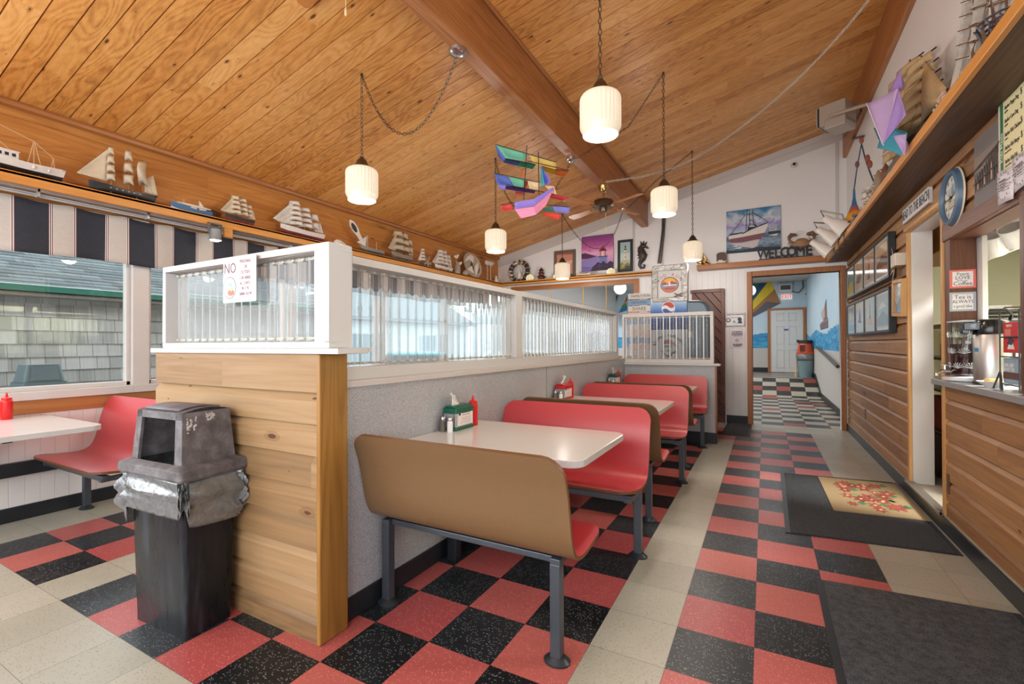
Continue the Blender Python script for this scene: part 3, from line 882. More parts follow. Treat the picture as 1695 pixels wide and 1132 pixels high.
sa = shaker('salt shaker with white salt before the green dispenser, front table', (-1.252, 0.315, 0.76), SALT, 'salt_shaker')
pe = shaker('pepper shaker beside the salt on the front table', (-1.305, 0.318, 0.76), PEPPER, 'pepper_shaker')
dup(sa, (-1.252, 1.985, 0.76), 0, 'salt shaker before the red napkin dispenser')
dup(pe, (-1.305, 1.988, 0.76), 0, 'pepper shaker before the red napkin dispenser')
dup(sa, (-1.252, 3.63, 0.76), 0, 'salt shaker before the dark green napkin dispenser in the farthest booth')
dup(pe, (-1.305, 3.633, 0.76), 0, 'pepper shaker in the farthest booth')

# ---------------------------------------------------------------- partition screens
def screen(name, label, M, W, H, depth, posts, amp=0.013, lam=0.07, ribs=False, rail=0.03, bottom=0.03):
    """local x along, z up, panel in the middle of the depth"""
    t = thing(name, label, 'screen', tuple(M.translation), 0, 'corrugated plastic screens on the partitions')
    f = MB(M)
    hd = depth / 2
    f.box((0, -hd, 0), (W, hd, bottom)); f.box((0, -hd, H - rail), (W, hd, H))
    for a, b_ in posts: f.box((a, -hd, bottom), (b_, hd, H - rail))
    f.build('frame', WTRIM, t, bevel=0.003)
    for pn, ((a0, a1), (c0, c1)) in enumerate(zip(posts, posts[1:])):
        p = MB(M); n = max(8, int((c0 - a1) / lam * 10)); wd = c0 - a1
        z0, z1 = bottom + 0.004, H - rail - 0.004
        p.grid(lambda u, v: (a1 + 0.002 + (wd - 0.004) * u, amp * math.sin(2 * PI * u * wd / lam), z0 + (z1 - z0) * v), n, 1)
        po = p.build('corrugated_panel', CORR, t)
        if ribs and ribs[pn]:
            r = MB(M); k = a1 + lam * 0.25
            while k < c0 - 0.01:
                r.box((k - 0.006, -amp - 0.004, z0), (k + 0.006, -amp + 0.001, z1)); k += lam
            r.build('rib', mat('#e8ebec', 0.3, var=0.02, name='highlight_white_rib'), po)  # white along the plastic ridges stands in for their highlights
        r = MB(M); 
        for zz in (z0 + 0.012, z1 - 0.012):
            k = a1 + lam * 0.25; r.box((a1, -0.003, zz - 0.006), (c0, 0.003, zz + 0.006))
            while k < c0 - 0.01:
                r.sph((k, -amp * 0.5, zz), (lam * 0.16, 0.009, 0.007), 8, 5); k += lam
        r.build('closure_strip', mat('#c9c6b6', 0.35, var=0.05, name='foam_closure'), po)
    return t
b = MB(); b.box((-2.655, -0.565, 1.228), (-1.165, -0.40, 1.252)); b.box((-1.46, -0.40, 1.235), (-1.165, -0.375, 1.252)); struct(b, 'trim_divider_ledge', WTRIM, bevel=0.003)
screen('partition_screen', 'white framed corrugated screen on top of the cedar divider, holding a NO sign', X3((-2.565, -0.483, 1.252), (1, 0, 0), (0, 1, 0)), 1.325, 0.445, 0.125, [(0, 0.028), (1.235, 1.325)], rail=0.03, bottom=0.028)
b = MB(); b.box((XP - 0.13, -0.40, 1.068), (XP + 0.012, 4.22, 1.10)); struct(b, 'trim_partition_ledge', VINYL, bevel=0.003)
screen('partition_screen', 'long white framed corrugated screen on the grey partition above the booths', X3((XP - 0.06, -0.40, 1.10), (0, 1, 0), (-1, 0, 0)), 4.6, 0.585, 0.10, [(0, 0.035), (1.72, 1.83), (4.52, 4.6)], lam=0.07, ribs=(False, True), rail=0.036, bottom=0.06)
b = MB(); b.box((XP - 0.06, 4.46, 0.985), (-0.135, 4.63, 1.012)); struct(b, 'trim_partition_end_ledge', WTRIM, bevel=0.003)
screen('partition_screen', 'small white screen with upright white ribs behind the last booth bench', X3((XP - 0.04, 4.545, 1.012), (1, 0, 0), (0, 1, 0)), 1.165, 0.665, 0.055, [(0, 0.03), (1.125, 1.165)], lam=0.083, ribs=(True,), rail=0.045, bottom=0.05)

# ---------------------------------------------------------------- pictures, signs: flat art built of thin layers
def art(name, M, shapes, parent, step=0.0005, base=0.0, rough=0.45):
    hx = []; mb = MB(M); z = base
    for c_, pts in shapes:
        if c_ not in hx: hx.append(c_)
        mb.prism(pts, z, z + step, hx.index(c_)); z += step
    mats = [h if not isinstance(h, str) else mat(h, rough, var=0.12, scale=40) for h in hx]
    return mb.build(name, mats, parent)
def rect(x0, x1, y0, y1): return [(x0, y0), (x1, y0), (x1, y1), (x0, y1)]
def strokes(x0, x1, y, h, mn=0.01, mx=0.03, gap=0.006, col='#4a3a3c'):
    out = []; x = x0
    while x < x1:
        w_ = random.uniform(mn, mx); out.append((col, rect(x, min(x1, x + w_), y - h / 2, y + h / 2))); x += w_ + gap
    return out

# NO sign hanging on the divider screen
M = X3(tuple(AT(370, 502, y=-0.566)), (1, 0, 0), (0, 0, 1))
p0, p1 = AT(370, 502, y=-0.566), AT(424, 420, y=-0.566)
SW, SH = p1.x - p0.x, p1.z - p0.z
t = thing('notice_sign', 'white NO PERSONAL OR OUTSIDE CONTAINERS sign hung on the divider screen', 'sign', tuple(p0))
g = MB(M); g.box((0, 0, -0.002), (SW, SH, 0.001)); g.build('board', mat('#d9d6dc', 0.2, var=0.04, scale=6, name='white_laminated_sheet'), t)
cx, cy = SW * 0.21, SH * 0.33
art('round_picture', M, [('#7d7f88', circ(cx, cy, SW * 0.2, SH * 0.25)), ('#cfe0ea', circ(cx, cy, SW * 0.175, SH * 0.225)), ('#8db6cf', [(cx - SW * .1, cy + SH * .05), (cx + SW * .05, cy + SH * .12), (cx + SW * .1, cy + SH * .03)]), ('#b9674e', circ(cx + SW * .04, cy - SH * .11, SW * .1, SH * .07)), ('#d8b489', circ(cx + SW * .06, cy - SH * .03, SW * .05, SH * .05))], t, base=0.001)
MAROON = mat('#7d3a44', 0.5, name='maroon_print')
def sgn(s, x, y, size, m_, sx=1.0, M_=None, par=None, nm='lettering'):
    return font(nm, s, (M if M_ is None else M_) @ T(x, y, 0.0012), size, m_, par if par is not None else t, 0.0006, sx=sx)
sgn('NO', SW * 0.22, SH * 0.75, SH * 0.33, mat('#6c4048', 0.5), 0.85)
for s_, yy in (('PERSONAL', .88), ('OR', .76), ('OUTSIDE', .64), ('CONTAINERS', .52), ('ALLOWED', .40), ('IN THE', .29), ('DINING ROOM', .17)):
    sgn(s_, SW * (0.69 if s_ != 'CONTAINERS' else 0.68), SH * yy, SH * 0.105, MAROON, 0.8 if len(s_) < 9 else 0.62)

# ---------------------------------------------------------------- trash can
TX, TY = -2.035, -0.70
def binm():
    n = NT('scuffed_black_plastic')
    f = n.noise(n.vec(n.x * 14.0, n.y * 14.0, n.z * 2.0), 1, 5, 0.6)
    n.base(n.ramp(f, [(0.35, '#0d0f12'), (0.55, '#1b1e23'), (0.75, '#3a4048')]), f * 0.35 + 0.12, 0, 0.3); return n.mat
DBLACK = binm()
def lidm():
    n = NT('worn_grey_plastic')
    f = n.noise(n.obj(), 16, 6, 0.65)
    n.base(n.ramp(f, [(0.3, '#454244'), (0.5, '#5f5b5d'), (0.7, '#787477')]), 0.6); n.bump(f, 0.2, 0.002)
    return n.mat
LIDM = lidm()
def bagm():
    n = NT('dark_plastic_bag')
    f = n.noise(n.obj(), 22, 5, 0.6, 0.8)
    n.base(n.mix(f, '#45494c', '#a3a7a9'), n.noise(n.obj(), 12, 3) * 0.15 + 0.08, 0.45)
    n.bump(f, 0.6, 0.01)
    return n.mat
BAGM = bagm()
t = thing('trash_can', 'black bin with a hooded grey lid and plastic liner beside the cedar divider', 'trash can', (TX, TY, 0), math.radians(3))
g = MB()
def frus(mb, a, b_, z0, z1, r=0.03, mi=0):
    p0 = rrect(-a[0], a[0], -a[1], a[1], r, 4); p1 = rrect(-b_[0], b_[0], -b_[1], b_[1], r, 4); n = len(p0)
    vs = [(x, y, z0) for x, y in p0] + [(x, y, z1) for x, y in p1]
    mb.add(vs, [(i, (i + 1) % n, n + (i + 1) % n, n + i) for i in range(n)], mi, True)
    mb.add(vs, [tuple(range(n))[::-1]], mi)
frus(g, (0.190, 0.102), (0.206, 0.116), 0.0, 0.66, 0.016)
g.build('body', DBLACK, t, local=True)
g = MB()
random.seed(3)
ph = [random.uniform(0, 6) for _ in range(6)]
pr = rrect(-0.224, 0.224, -0.134, 0.134, 0.03, 6); nb = len(pr)
def bag(u, v):
    k = (u % 1.0) * nb; i = int(k) % nb; f = k - int(k); x = pr[i][0] * (1 - f) + pr[(i + 1) % nb][0] * f; y = pr[i][1] * (1 - f) + pr[(i + 1) % nb][1] * f
    a = u * 2 * PI
    bul = 1 + 0.12 * math.sin(PI * min(1, v * 1.05)) * (1 + 0.5 * math.sin(5 * a + ph[0]) + 0.4 * math.sin(9 * a + ph[1] + v * 3)) - 0.08 * v
    drop = 0.178 + 0.045 * math.sin(2 * a + 0.6) + 0.02 * math.sin(5 * a + ph[2])
    cr = 0.016 * v * math.sin(17 * a + 6 * v + ph[3]) + 0.012 * math.sin(11 * a - 14 * v + ph[5]) + 0.008 * math.sin(29 * a - 9 * v + ph[4])
    rr = math.hypot(x, y); nx, ny = x / rr, y / rr
    cr = max(cr, 0.002 - (rr * (bul - 1)))
    return (x * bul + nx * cr, y * bul + ny * cr, 0.69 - drop * v)
g.grid(bag, 96, 14); g.build('bin_liner', BAGM, t, solid=0.001, local=True)
g = MB()
def ring(a, z, r=0.014): return [(x, y, z) for x, y in rrect(-a[0], a[0], -a[1], a[1], r, 3)]
secs = [((0.238, 0.148), 0.688), ((0.245, 0.155), 0.700), ((0.243, 0.153), 0.735), ((0.232, 0.142), 0.742), ((0.196, 0.122), 0.752)]
for (a, z0), (b_, z1) in zip(secs, secs[1:]):
    p0, p1 = ring(a, z0), ring(b_, z1); n = len(p0); g.add(p0 + p1, [(i, (i + 1) % n, n + (i + 1) % n, n + i) for i in range(n)], 0, False)
g.build('lid_rim', LIDM, t, bevel=0.002, local=True)
# hood: back, sides and top around an open front on the window side (-y)
g = MB()
B0, T0, zb, zt = (0.192, 0.118), (0.172, 0.104), 0.748, 0.972
c4 = lambda sx, sy: (Vector((sx * B0[0], sy * B0[1], zb)), Vector((sx * T0[0], sy * T0[1], zt)))
A, A2 = c4(-1, -1); Bq, B2 = c4(1, -1); Cq, C2 = c4(1, 1); Dq, D2 = c4(-1, 1)
def wallq(a, a2, b_, b2):
    nrm = ((b_ - a).cross(a2 - a)).normalized() * -0.012
    vs = [a, b_, b2, a2, a + nrm, b_ + nrm, b2 + nrm, a2 + nrm]
    g.add(vs, [(0, 1, 2, 3), (7, 6, 5, 4), (0, 4, 5, 1), (2, 6, 7, 3), (1, 5, 6, 2), (3, 7, 4, 0)])
wallq(Bq, B2, Cq, C2); wallq(Cq, C2, Dq, D2); wallq(Dq, D2, A, A2)
lp = lambda a, b_, k: a.lerp(b_, k)
wallq(A, A2, lp(A, Bq, 0.12), lp(A2, B2, 0.12)); wallq(lp(A, Bq, 0.86), lp(A2, B2, 0.86), Bq, B2)
wallq(lp(A, A2, 0.86), A2, lp(Bq, B2, 0.86), B2)
g.grid(lambda u, v: (A2.lerp(B2, u).lerp(D2.lerp(C2, u), v) + Vector((0, 0, 0.016 * math.sin(PI * v)))), 2, 8)
g.build('hood', LIDM, t, local=True)
g = MB(); g.grid(lambda u, v: (A2.lerp(B2, 0.1 + 0.75 * u).lerp(D2.lerp(C2, 0.1 + 0.75 * u), 0.06 + 0.88 * v) + Vector((0, 0, 0.016 * math.sin(PI * (0.06 + 0.88 * v)) + 0.005))), 2, 8)
g.build('lid_panel', mat('#77727a', 0.45, var=0.2, scale=14, name='worn_flap_plastic'), t, solid=0.006, local=True)
# torn sticker remains on the side of the hood
g = MB()
def onside(u, v): return Bq.lerp(Cq, u).lerp(B2.lerp(C2, u), v) + Vector((0.0012, 0, 0))
random.seed(11)
for u0, u1, v0, v1 in ((0.06, 0.28, 0.60, 0.92), (0.46, 0.66, 0.80, 0.97)):
    for k in range(26):
        u, v = random.uniform(u0, u1 - 0.03), random.uniform(v0, v1 - 0.05); a, c_ = random.uniform(0.015, 0.05), random.uniform(0.02, 0.07)
        g.poly([onside(u, v), onside(min(u1, u + a), v), onside(min(u1, u + a * 0.8), min(v1, v + c_)), onside(u + 0.004, min(v1, v + c_ * 0.9))])
g.build('torn_sticker', mat('#cfcdc8', 0.6), t, local=True)

# ---------------------------------------------------------------- window valance, its track, spot lamp
def valm():
    n = NT('striped_canvas')
    ph = ((n.y + 0.651) / 0.3437)
    f = ph.fract()
    dark = f < 0.545
    e = (f - 0.568).abs().min((f - 0.977).abs())
    weave = n.noise(n.vec(n.x, n.y * 40.0, n.z * 160.0), 1, 2)
    c = n.mix(dark, n.mix(weave, '#b7aea6', '#cbc3bb'), n.mix(weave, '#23262e', '#343842'))
    c = n.mix((e < 0.038) * 1.0, c, '#e2d3cd')
    c = n.mix((e < 0.025) * 1.0, c, '#4b1f2c')
    c = n.mix((e < 0.010) * 1.0, c, '#d9cfcb')
    n.base(c, 0.8)
    return n.mat
VAL = valm()
def valance(label, y0, y1, top=2.352, bot=1.955):
    t = thing('window_valance', label, 'valance', (-4.37, y0, bot))
    g = MB(); n = int((y1 - y0) / 0.025)
    random.seed(int(y0 * 10) + 50)
    q = [random.uniform(0, 6) for _ in range(4)]
    g.grid(lambda u, v: (-4.375 + (0.35 + 0.65 * (1 - v)) * (0.012 * math.sin(9.1 * (y0 + (y1 - y0) * u)) + 0.006 * math.sin(21 * (y0 + (y1 - y0) * u) + q[0])), y0 + (y1 - y0) * u,
           bot + (top - bot) * v + (1 - v) * 0.008 * math.sin(7 * (y0 + (y1 - y0) * u) + q[1]) - v * 0.014 * abs(math.sin(PI * (y0 + (y1 - y0) * u) / 0.3437))), n, 8)
    g.build('fabric', VAL, t, solid=0.0015)
    g = MB()
    g.box((-4.34, y0, 2.395), (-4.30, y1, 2.438)); g.cyl((-4.345, y0, 2.372), (-4.345, y1, 2.372), 0.011, n=8); g.cyl((-4.315, y0, 2.378), (-4.315, y1, 2.378), 0.006, n=6)
    y = y0 + 0.1
    while y < y1: g.box((-4.36, y, 2.36), (-4.30, y + 0.012, 2.44)); y += 0.6875
    g.build('track', mat('#c9c9c8', 0.35, 0.4, name='white_curtain_track'), t)
    return t
valance('navy and cream striped canvas valance across the left windows', -3.4, 5.9)
valance('striped valance in the back room seen through the end wall opening', 6.6, 14.9)
t = thing('spot_lamp', 'small grey spot lamp lit under the pine shelf before the striped valance', 'lamp', (-4.1, 0.594, 2.395))
g = MB(); g.box((-4.16, 0.575, 2.385), (-4.10, 0.63, 2.40)); g.box((-4.135, 0.535, 2.30), (-4.115, 0.54, 2.40)); g.box((-4.135, 0.65, 2.30), (-4.115, 0.655, 2.40)); g.box((-4.135, 0.535, 2.392), (-4.115, 0.655, 2.40)); g.build('bracket', mat('#6d7378', 0.4, 0.5), t)
g = MB(); g.lathe([(0.035, 0.11), (0.046, 0.10), (0.048, 0.02), (0.055, 0.0), (0.050, 0.0), (0.044, 0.02), (0.0001, 0.03)], 20, 0, T(-4.115, 0.594, 2.24), cap=False); g.build('lamp_housing', mat('#8d949a', 0.4, 0.3), t)
BULB = mat('#fff0d2', 0.4, emit=6.0, var=0.0, name='lit_bulb')
g = MB(); g.lathe([(0.047, 0.004), (0.03, -0.006), (0.0001, -0.01)], 20, 0, T(-4.115, 0.594, 2.24)); g.build('bulb', BULB, t)
g = MB(); g.box((-4.18, 0.70, 2.30), (-4.155, 0.78, 2.392)); tag(g.build('shelf_bracket', SHELFW, bevel=0.004), 'small orange wooden bracket under the pine shelf beside the spot lamp', 'bracket')

# ---------------------------------------------------------------- ceiling: swag lamps
def shade_mat():
    n = NT('lit_opal_glass')
    n.base(n.mix(n.noise(n.obj(), 6, 2), '#cfc6b8', '#dad2c4'), 0.25)
    n.p.inputs['Emission Color'].default_value = lin('#ffe9c8')
    n.p.inputs['Emission Strength'].default_value = 0.26
    return n.mat
OPAL = shade_mat()
CHAINM = mat('#6a5a48', 0.4, 0.6, var=0.15, scale=30, name='antique_chain')
CHAINL = mat('#c9c2b8', 0.4, 0.2, var=0.15, scale=30, name='pale_chain')
def resample(pts, step):
    pts = [Vector(p) for p in pts]; out = [pts[0]]; acc = 0
    for a, b_ in zip(pts, pts[1:]):
        L = (b_ - a).length; d = 0
        while acc + (L - d) >= step:
            d += step - acc; acc = 0; out.append(a.lerp(b_, d / L))
        acc += L - d
    return out
def chain(mb, pts, step=0.036, r=0.0034, wd=0.010):
    ps = resample(pts, step)
    for i, (a, b_) in enumerate(zip(ps, ps[1:])):
        d = (b_ - a).normalized()
        s1 = d.cross(Vector((0, 0, 1)) if abs(d.z) < 0.9 else Vector((1, 0, 0))).normalized(); s2 = d.cross(s1)
        x = (s1 if i % 2 else s2); c_ = (a + b_) / 2; h = step * 0.5
        loop = [c_ + d * (h * math.cos(k)) * 1.22 + x * (wd * math.sin(k)) for k in [2 * PI * j / 8 for j in range(8)]]
        mb.tube(loop, r, 4, closed=True)
def sag(a, b_, low, n=24):
    """curve from a to b through the lowest point given"""
    a, b_, low = Vector(a), Vector(b_), Vector(low)
    out = []
    for i in range(n + 1):
        u = i / n; m_ = 0.5
        c_ = (low - (a + b_) * 0.25) * 2
        out.append(a * (1 - u) ** 2 + c_ * 2 * u * (1 - u) + b_ * u * u)
    return out
def swag_lamp(label, px, py_bottom, d, hook, extra, canopy=None, canopy_r=0.05, pale=False, scale=1.0):
    """lamp hung straight below its ceiling hook; extra: chain runs"""
    p = AT(px, py_bottom, t=d)
    hook = Vector(hook)
    p.x, p.y = hook.x, hook.y
    t = thing('pendant_lamp', label, 'lamp', tuple(p), 0, 'chain hung pendant lamps')
    R, H = 0.126 * scale, 0.258 * scale
    N = 108
    pr = [(0.86, 0.0), (0.90, 0.06), (0.90, 0.075), (1.0, 0.16), (1.0, 0.2), (1.0, 0.84), (0.985, 0.90), (0.93, 0.96), (0.80, 1.0), (0.45, 1.0)]
    g = MB(); vs = []; fs = []
    for j, (r, z) in enumerate(pr):
        for k in range(N):
            a = 2 * PI * k / N
            fl = 0.03 * math.cos(30 * a) if 3 < j < 7 else 0.0
            q = r * R * (1 + fl); vs.append((p.x + q * math.cos(a), p.y + q * math.sin(a), p.z + z * H))
    for j in range(len(pr) - 1):
        for k in range(N): fs.append((j * N + k, j * N + (k + 1) % N, (j + 1) * N + (k + 1) % N, (j + 1) * N + k))
    g.add(vs, fs, 0, True)
    g.build('lamp_shade', OPAL, t)
    g = MB(); g.lathe([(0.85 * R, 0.002), (0.87 * R, -0.002), (0.84 * R, 0.004)], 40, 0, T(*p), cap=False); g.build('rim_ring', mat('#8f7c68', 0.4), t)
    g = MB(); g.sph((p.x, p.y, p.z + 0.13 * scale), 0.042, 14, 10); g.build('bulb', BULB, t)
    l = bpy.data.lights.new('pendant_light', 'POINT'); l.energy = 17; l.color = (1, 0.93, 0.85); l.shadow_soft_size = 0.09
    lo = link(bpy.data.objects.new('pendant_light', l)); lo.location = (p.x, p.y, p.z - 0.04)
    g = MB(); zt = p.z + H
    g.lathe([(0.50 * R, -0.012), (0.62 * R, 0.0), (0.56 * R, 0.02), (0.40 * R, 0.035), (0.33 * R, 0.06), (0.24 * R, 0.078), (0.10 * R, 0.088), (0.02, 0.095)], 24, 0, T(p.x, p.y, zt)); g.build('cap', BRONZE, t)
    g = MB(); chain(g, [(p.x, p.y, zt + 0.09), tuple(hook)])
    for run in extra: chain(g, run)
    g.build('chain', CHAINL if pale else CHAINM, t)
    g = MB(); g.lathe([(0.012, -0.02), (0.008, -0.01), (0.011, 0.0)], 10, 0, T(hook.x, hook.y, hook.z + 0.015)); g.tube([hook + Vector((0, 0, 0.0)), hook + Vector((0.012, 0, -0.012)), hook + Vector((0, 0, -0.024)), hook + Vector((-0.010, 0, -0.014))], 0.003, 5); g.build('ceiling_hook', BLACKM, t)
    if canopy is not None:
        g = MB(); c_ = Vector(canopy)
        g.lathe([(canopy_r * 0.35, -0.035), (canopy_r * 0.8, -0.03), (canopy_r, -0.02), (canopy_r * 1.02, 0.0)], 24, 0, T(*c_)); g.build('canopy', CHROME, t)
    return t
def hk(x, y): return Vector((x, y, ZC(x) - 0.012))
K1, K2, K3 = Vector((-1.50, 0.76, 3.30)), Vector((-1.50, 2.91, 3.30)), Vector((-1.50, 5.03, 3.30))
dn = Vector((0, 0, -0.03))
H1, H2, H3 = hk(-2.53, 0.87), hk(-2.47, 2.92), hk(-2.62, 5.38)
G1, G2, G3 = hk(-0.55, 0.96), hk(-0.515, 2.89), hk(-0.52, 5.03)
def up_run(k, g_): return [k + Vector((0.05, 0, -0.012)), Vector((-1.405, k.y + 0.02, 3.298)), Vector((-1.395, k.y + 0.05, 3.45)), g_]
swag_lamp('lit fluted lamp over the left booths, nearest, with a long looped chain', 597.5, 331, 3.78, H1, [sag(H1, K1 + dn, AT(672, 222, x=-2.02))], K1, 0.062)
swag_lamp('lit fluted lamp left of the ship kite\'s lower half, above the partition screen', 821, 415, 5.5, H2, [sag(H2, K2 + dn, AT(868, 350, x=-1.98))], K2, 0.055)
swag_lamp('lit fluted lamp in front of the framed lighthouse print on the end wall', 934.5, 460, 7.7, H3, [sag(H3, K3 + dn, AT(988, 412, x=-2.06))], K3, 0.03)
swag_lamp('largest lit fluted lamp, hanging above the tan bench back', 992.5, 225, 2.94, G1, [[G1, AT(955, 5, z=3.9), hk(-0.9, 0.85), hk(-1.36, 0.8)]], None, pale=False)
swag_lamp('lit fluted lamp hanging over the second red bench, in line with the beam end', 1101.5, 355, 4.6, G2, [[G2, AT(1040, 210, x=-1.0), K2 + Vector((0.09, 0, 0.0)), K2 + Vector((0.05, 0, -0.015))]], None)
swag_lamp('smallest right hand fluted lamp, near the ship painting on the end wall', 1151, 430, 6.45, G3, [[G3, AT(1085, 300, x=-1.0), K3 + Vector((0.09, 0, 0.0)), K3 + Vector((0.03, 0, -0.015))]], None)
# long pale cord chain from the beam to the counter side
g = MB(); pts = [AT(1003, 301, t=5.8), AT(1080, 288, t=5.95), AT(1150, 262, t=5.95), AT(1225, 212, t=5.55), AT(1300, 150, t=5.0), AT(1375, 75, t=4.45), AT(1440, -2, t=4.0), AT(1480, -55, t=3.7)]
sm = []
for i in range(len(pts) - 1):
    for k in range(6):
        u = k / 6; a = pts[max(0, i - 1)]; b_ = pts[i]; c_ = pts[i + 1]; d_ = pts[min(len(pts) - 1, i + 2)]
        sm.append(0.5 * ((2 * b_) + (c_ - a) * u + (2 * a - 5 * b_ + 4 * c_ - d_) * u * u + (-a + 3 * b_ - 3 * c_ + d_) * u ** 3))
chain(g, sm, 0.036, 0.0048, 0.011)
tag(g.build('hanging_chain', CHAINL), 'long pale chain swagging from the beam across the ceiling toward the counter', 'chain')

# ---------------------------------------------------------------- ceiling fans
def fan(label, top, zhub, blade_rot, bowl=False, beam=True):
    t = thing('ceiling_fan', label, 'ceiling fan', tuple(top), 0, 'ceiling fans')
    x, y, z = top
    g = MB(); g.lathe([(0.03, -0.085), (0.045, -0.07), (0.062, -0.02), (0.066, 0.0)], 20, 0, T(x, y, z)); g.build('canopy', BRASS, t)
    g = MB(); g.cyl((x, y, z - 0.08), (x, y, zhub + 0.07), 0.012, n=10); g.build('downrod', BRASS, t)
    g = MB(); g.lathe([(0.02, 0.075), (0.06, 0.07), (0.12, 0.05), (0.135, 0.025), (0.138, -0.02), (0.12, -0.04), (0.05, -0.045), (0.05, -0.075), (0.035, -0.10), (0.0001, -0.105)], 28, 0, T(x, y, zhub)); g.build('motor_housing', BRONZE, t)
    for k in range(4):
        a = blade_rot + k * PI / 2
        F = T(x, y, zhub - 0.03) @ RZ(a) @ Matrix.Rotation(0.2, 4, 'X')
        g = MB(F); g.prism([(0.19, -0.045), (0.60, -0.065), (0.64, -0.04), (0.64, 0.04), (0.60, 0.065), (0.19, 0.045)], -0.003, 0.003); bl = g.build('blade', mat('#b9773c', 0.4, var=0.15, scale=20, name='oak_fan_blade'), t)
        g = MB(F); g.box((0.10, -0.018, -0.008), (0.23, 0.018, -0.003)); g.build('blade_iron', BRASS, bl)
    g = MB()
    pc = zhub - (0.45 if bowl else 0.35)
    g.tube([(x + 0.03, y, zhub - 0.1), (x + 0.03, y, pc + 0.05)], 0.002, 5); g.lathe([(0.001, 0.0), (0.007, 0.006), (0.008, 0.03), (0.003, 0.05)], 10, 0, T(x + 0.03, y, pc)); g.build('pull_chain', mat('#e0c79a', 0.5), t)
    if bowl:
        g = MB(); g.lathe([(0.0001, -0.30), (0.04, -0.296), (0.085, -0.265), (0.10, -0.21), (0.06, -0.15), (0.05, -0.10)], 24, 0, T(x, y, zhub)); g.build('light_bowl', OPAL, t)
    return t
fan('brass ceiling fan hanging from the far end of the beam', (-1.46, 3.94, 3.30), 3.06, 1.08)
fq = AT(566, -14, t=2.62)
fan('ceiling fan at the top edge with a glass bowl and wooden pull', (fq.x, fq.y, ZC(fq.x)), fq.z + 0.30, 1.27, True)

# ---------------------------------------------------------------- ship kite
KT = lambda px, py, d=4.5: AT(px, py, t=d)
t = thing('kite', 'rainbow coloured fabric kite shaped like a sailing ship, hung under the ceiling', 'kite', tuple(KT(880, 300)))
def cloth(h): return mat(h, 0.6, var=0.10, scale=20)
def sail_patch(name, quads, colr, d=4.5):
    g = MB(); 
    for q in quads:
        pts = [KT(x, y, d + (dd if len(z_) else 0)) for (x, y, *z_) in q for dd in [z_[0] if z_ else 0]]
        if len(pts) == 4:
            n_ = ((pts[1] - pts[0]).cross(pts[3] - pts[0])).normalized()
            g.grid(lambda u, v: pts[0].lerp(pts[1], u).lerp(pts[3].lerp(pts[2], u), v) + n_ * (0.02 * math.sin(PI * u) * math.sin(PI * v)), 5, 5)
        else: g.poly(pts)
    return g.build(name, cloth(colr), t, solid=0.0015)
k_ = lambda x, y, z_=0: (760 + x / 5.66, 200 + y / 5.66, z_)
sail_patch('sail_panel', [[k_(338, 220), k_(628, 300), k_(618, 378), k_(435, 350)]], '#69b79a')
sail_patch('sail_panel', [[k_(338, 220), k_(435, 350), k_(415, 390), k_(365, 335)]], '#5566b0')
sail_patch('sail_panel', [[k_(435, 350, 0.05), k_(580, 378, 0.05), k_(540, 420, -0.1), k_(415, 390, -0.1)]], '#2b4f93')
sail_patch('sail_panel', [[k_(580, 378, 0.05), k_(720, 405, 0.05), k_(690, 452, -0.1), k_(540, 420, -0.1)]], '#15856a')
sail_patch('sail_panel', [[k_(655, 310), k_(910, 388), k_(905, 455), k_(690, 395)]], '#d3b75c')
sail_patch('sail_panel', [[k_(770, 410, 0.2), k_(905, 450, 0.2), k_(890, 505, 0.1), k_(800, 475, 0.1)]], '#b9a03c')
sail_patch('sail_panel', [[k_(905, 450, 0.2), k_(1030, 465, 0.2), k_(990, 525, 0.1), k_(893, 505, 0.1)]], '#c56f35')
sail_patch('sail_panel', [[k_(328, 490), k_(460, 525), k_(520, 615), k_(360, 600)]], '#4d5fae')
sail_patch('sail_panel', [[k_(460, 525), k_(610, 550), k_(605, 622), k_(520, 615)]], '#61ad90')
sail_patch('sail_panel', [[k_(640, 560), k_(760, 580), k_(755, 650), k_(660, 635)]], '#d9c096')
sail_patch('sail_panel', [[k_(440, 598, 0.05), k_(720, 655, 0.05), k_(700, 680, -0.1), k_(430, 640, -0.1)]], '#4b2b7d')
sail_patch('sail_panel', [[k_(360, 600), k_(440, 612), k_(430, 650), k_(385, 640)]], '#8a7fd0')
sail_patch('sail_panel', [[k_(762, 412), k_(800, 520), k_(800, 600), k_(765, 618)]], '#57b9b4', 4.45)
sail_patch('sail_panel', [[k_(770, 420), k_(830, 520), k_(835, 590), k_(800, 600)]], '#4963c0', 4.42)
sail_patch('sail_panel', [[k_(800, 470), k_(845, 535), k_(850, 590), k_(832, 592)]], '#8b73cf', 4.40)
sail_patch('sail_panel', [[k_(590, 445), k_(620, 450), k_(605, 530), k_(560, 525)]], '#d27a44', 4.55)
sail_patch('sail_panel', [[k_(600, 560), k_(650, 565), k_(600, 700), k_(510, 690)]], '#c8523f', 4.6)
sail_patch('hull_side', [[k_(520, 830), k_(700, 805, -0.05), k_(720, 880, -0.05), k_(580, 915)], [k_(700, 805, -0.05), k_(880, 650), k_(815, 790), k_(720, 880, -0.05)]], '#e58db0', 4.42)
sail_patch('hull_top', [[k_(520, 760), k_(700, 730), k_(700, 800), k_(520, 830)], [k_(700, 730), k_(885, 620), k_(880, 652), k_(700, 800)]], '#8e7ad0', 4.46)
sail_patch('oar_panel', [[k_(390, 790), k_(480, 765), k_(520, 830), k_(400, 850)]], '#c63b36', 4.5)
sail_patch('oar_panel', [[k_(860, 680), k_(1040, 720), k_(960, 745), k_(850, 720)]], '#a8222c', 4.5)
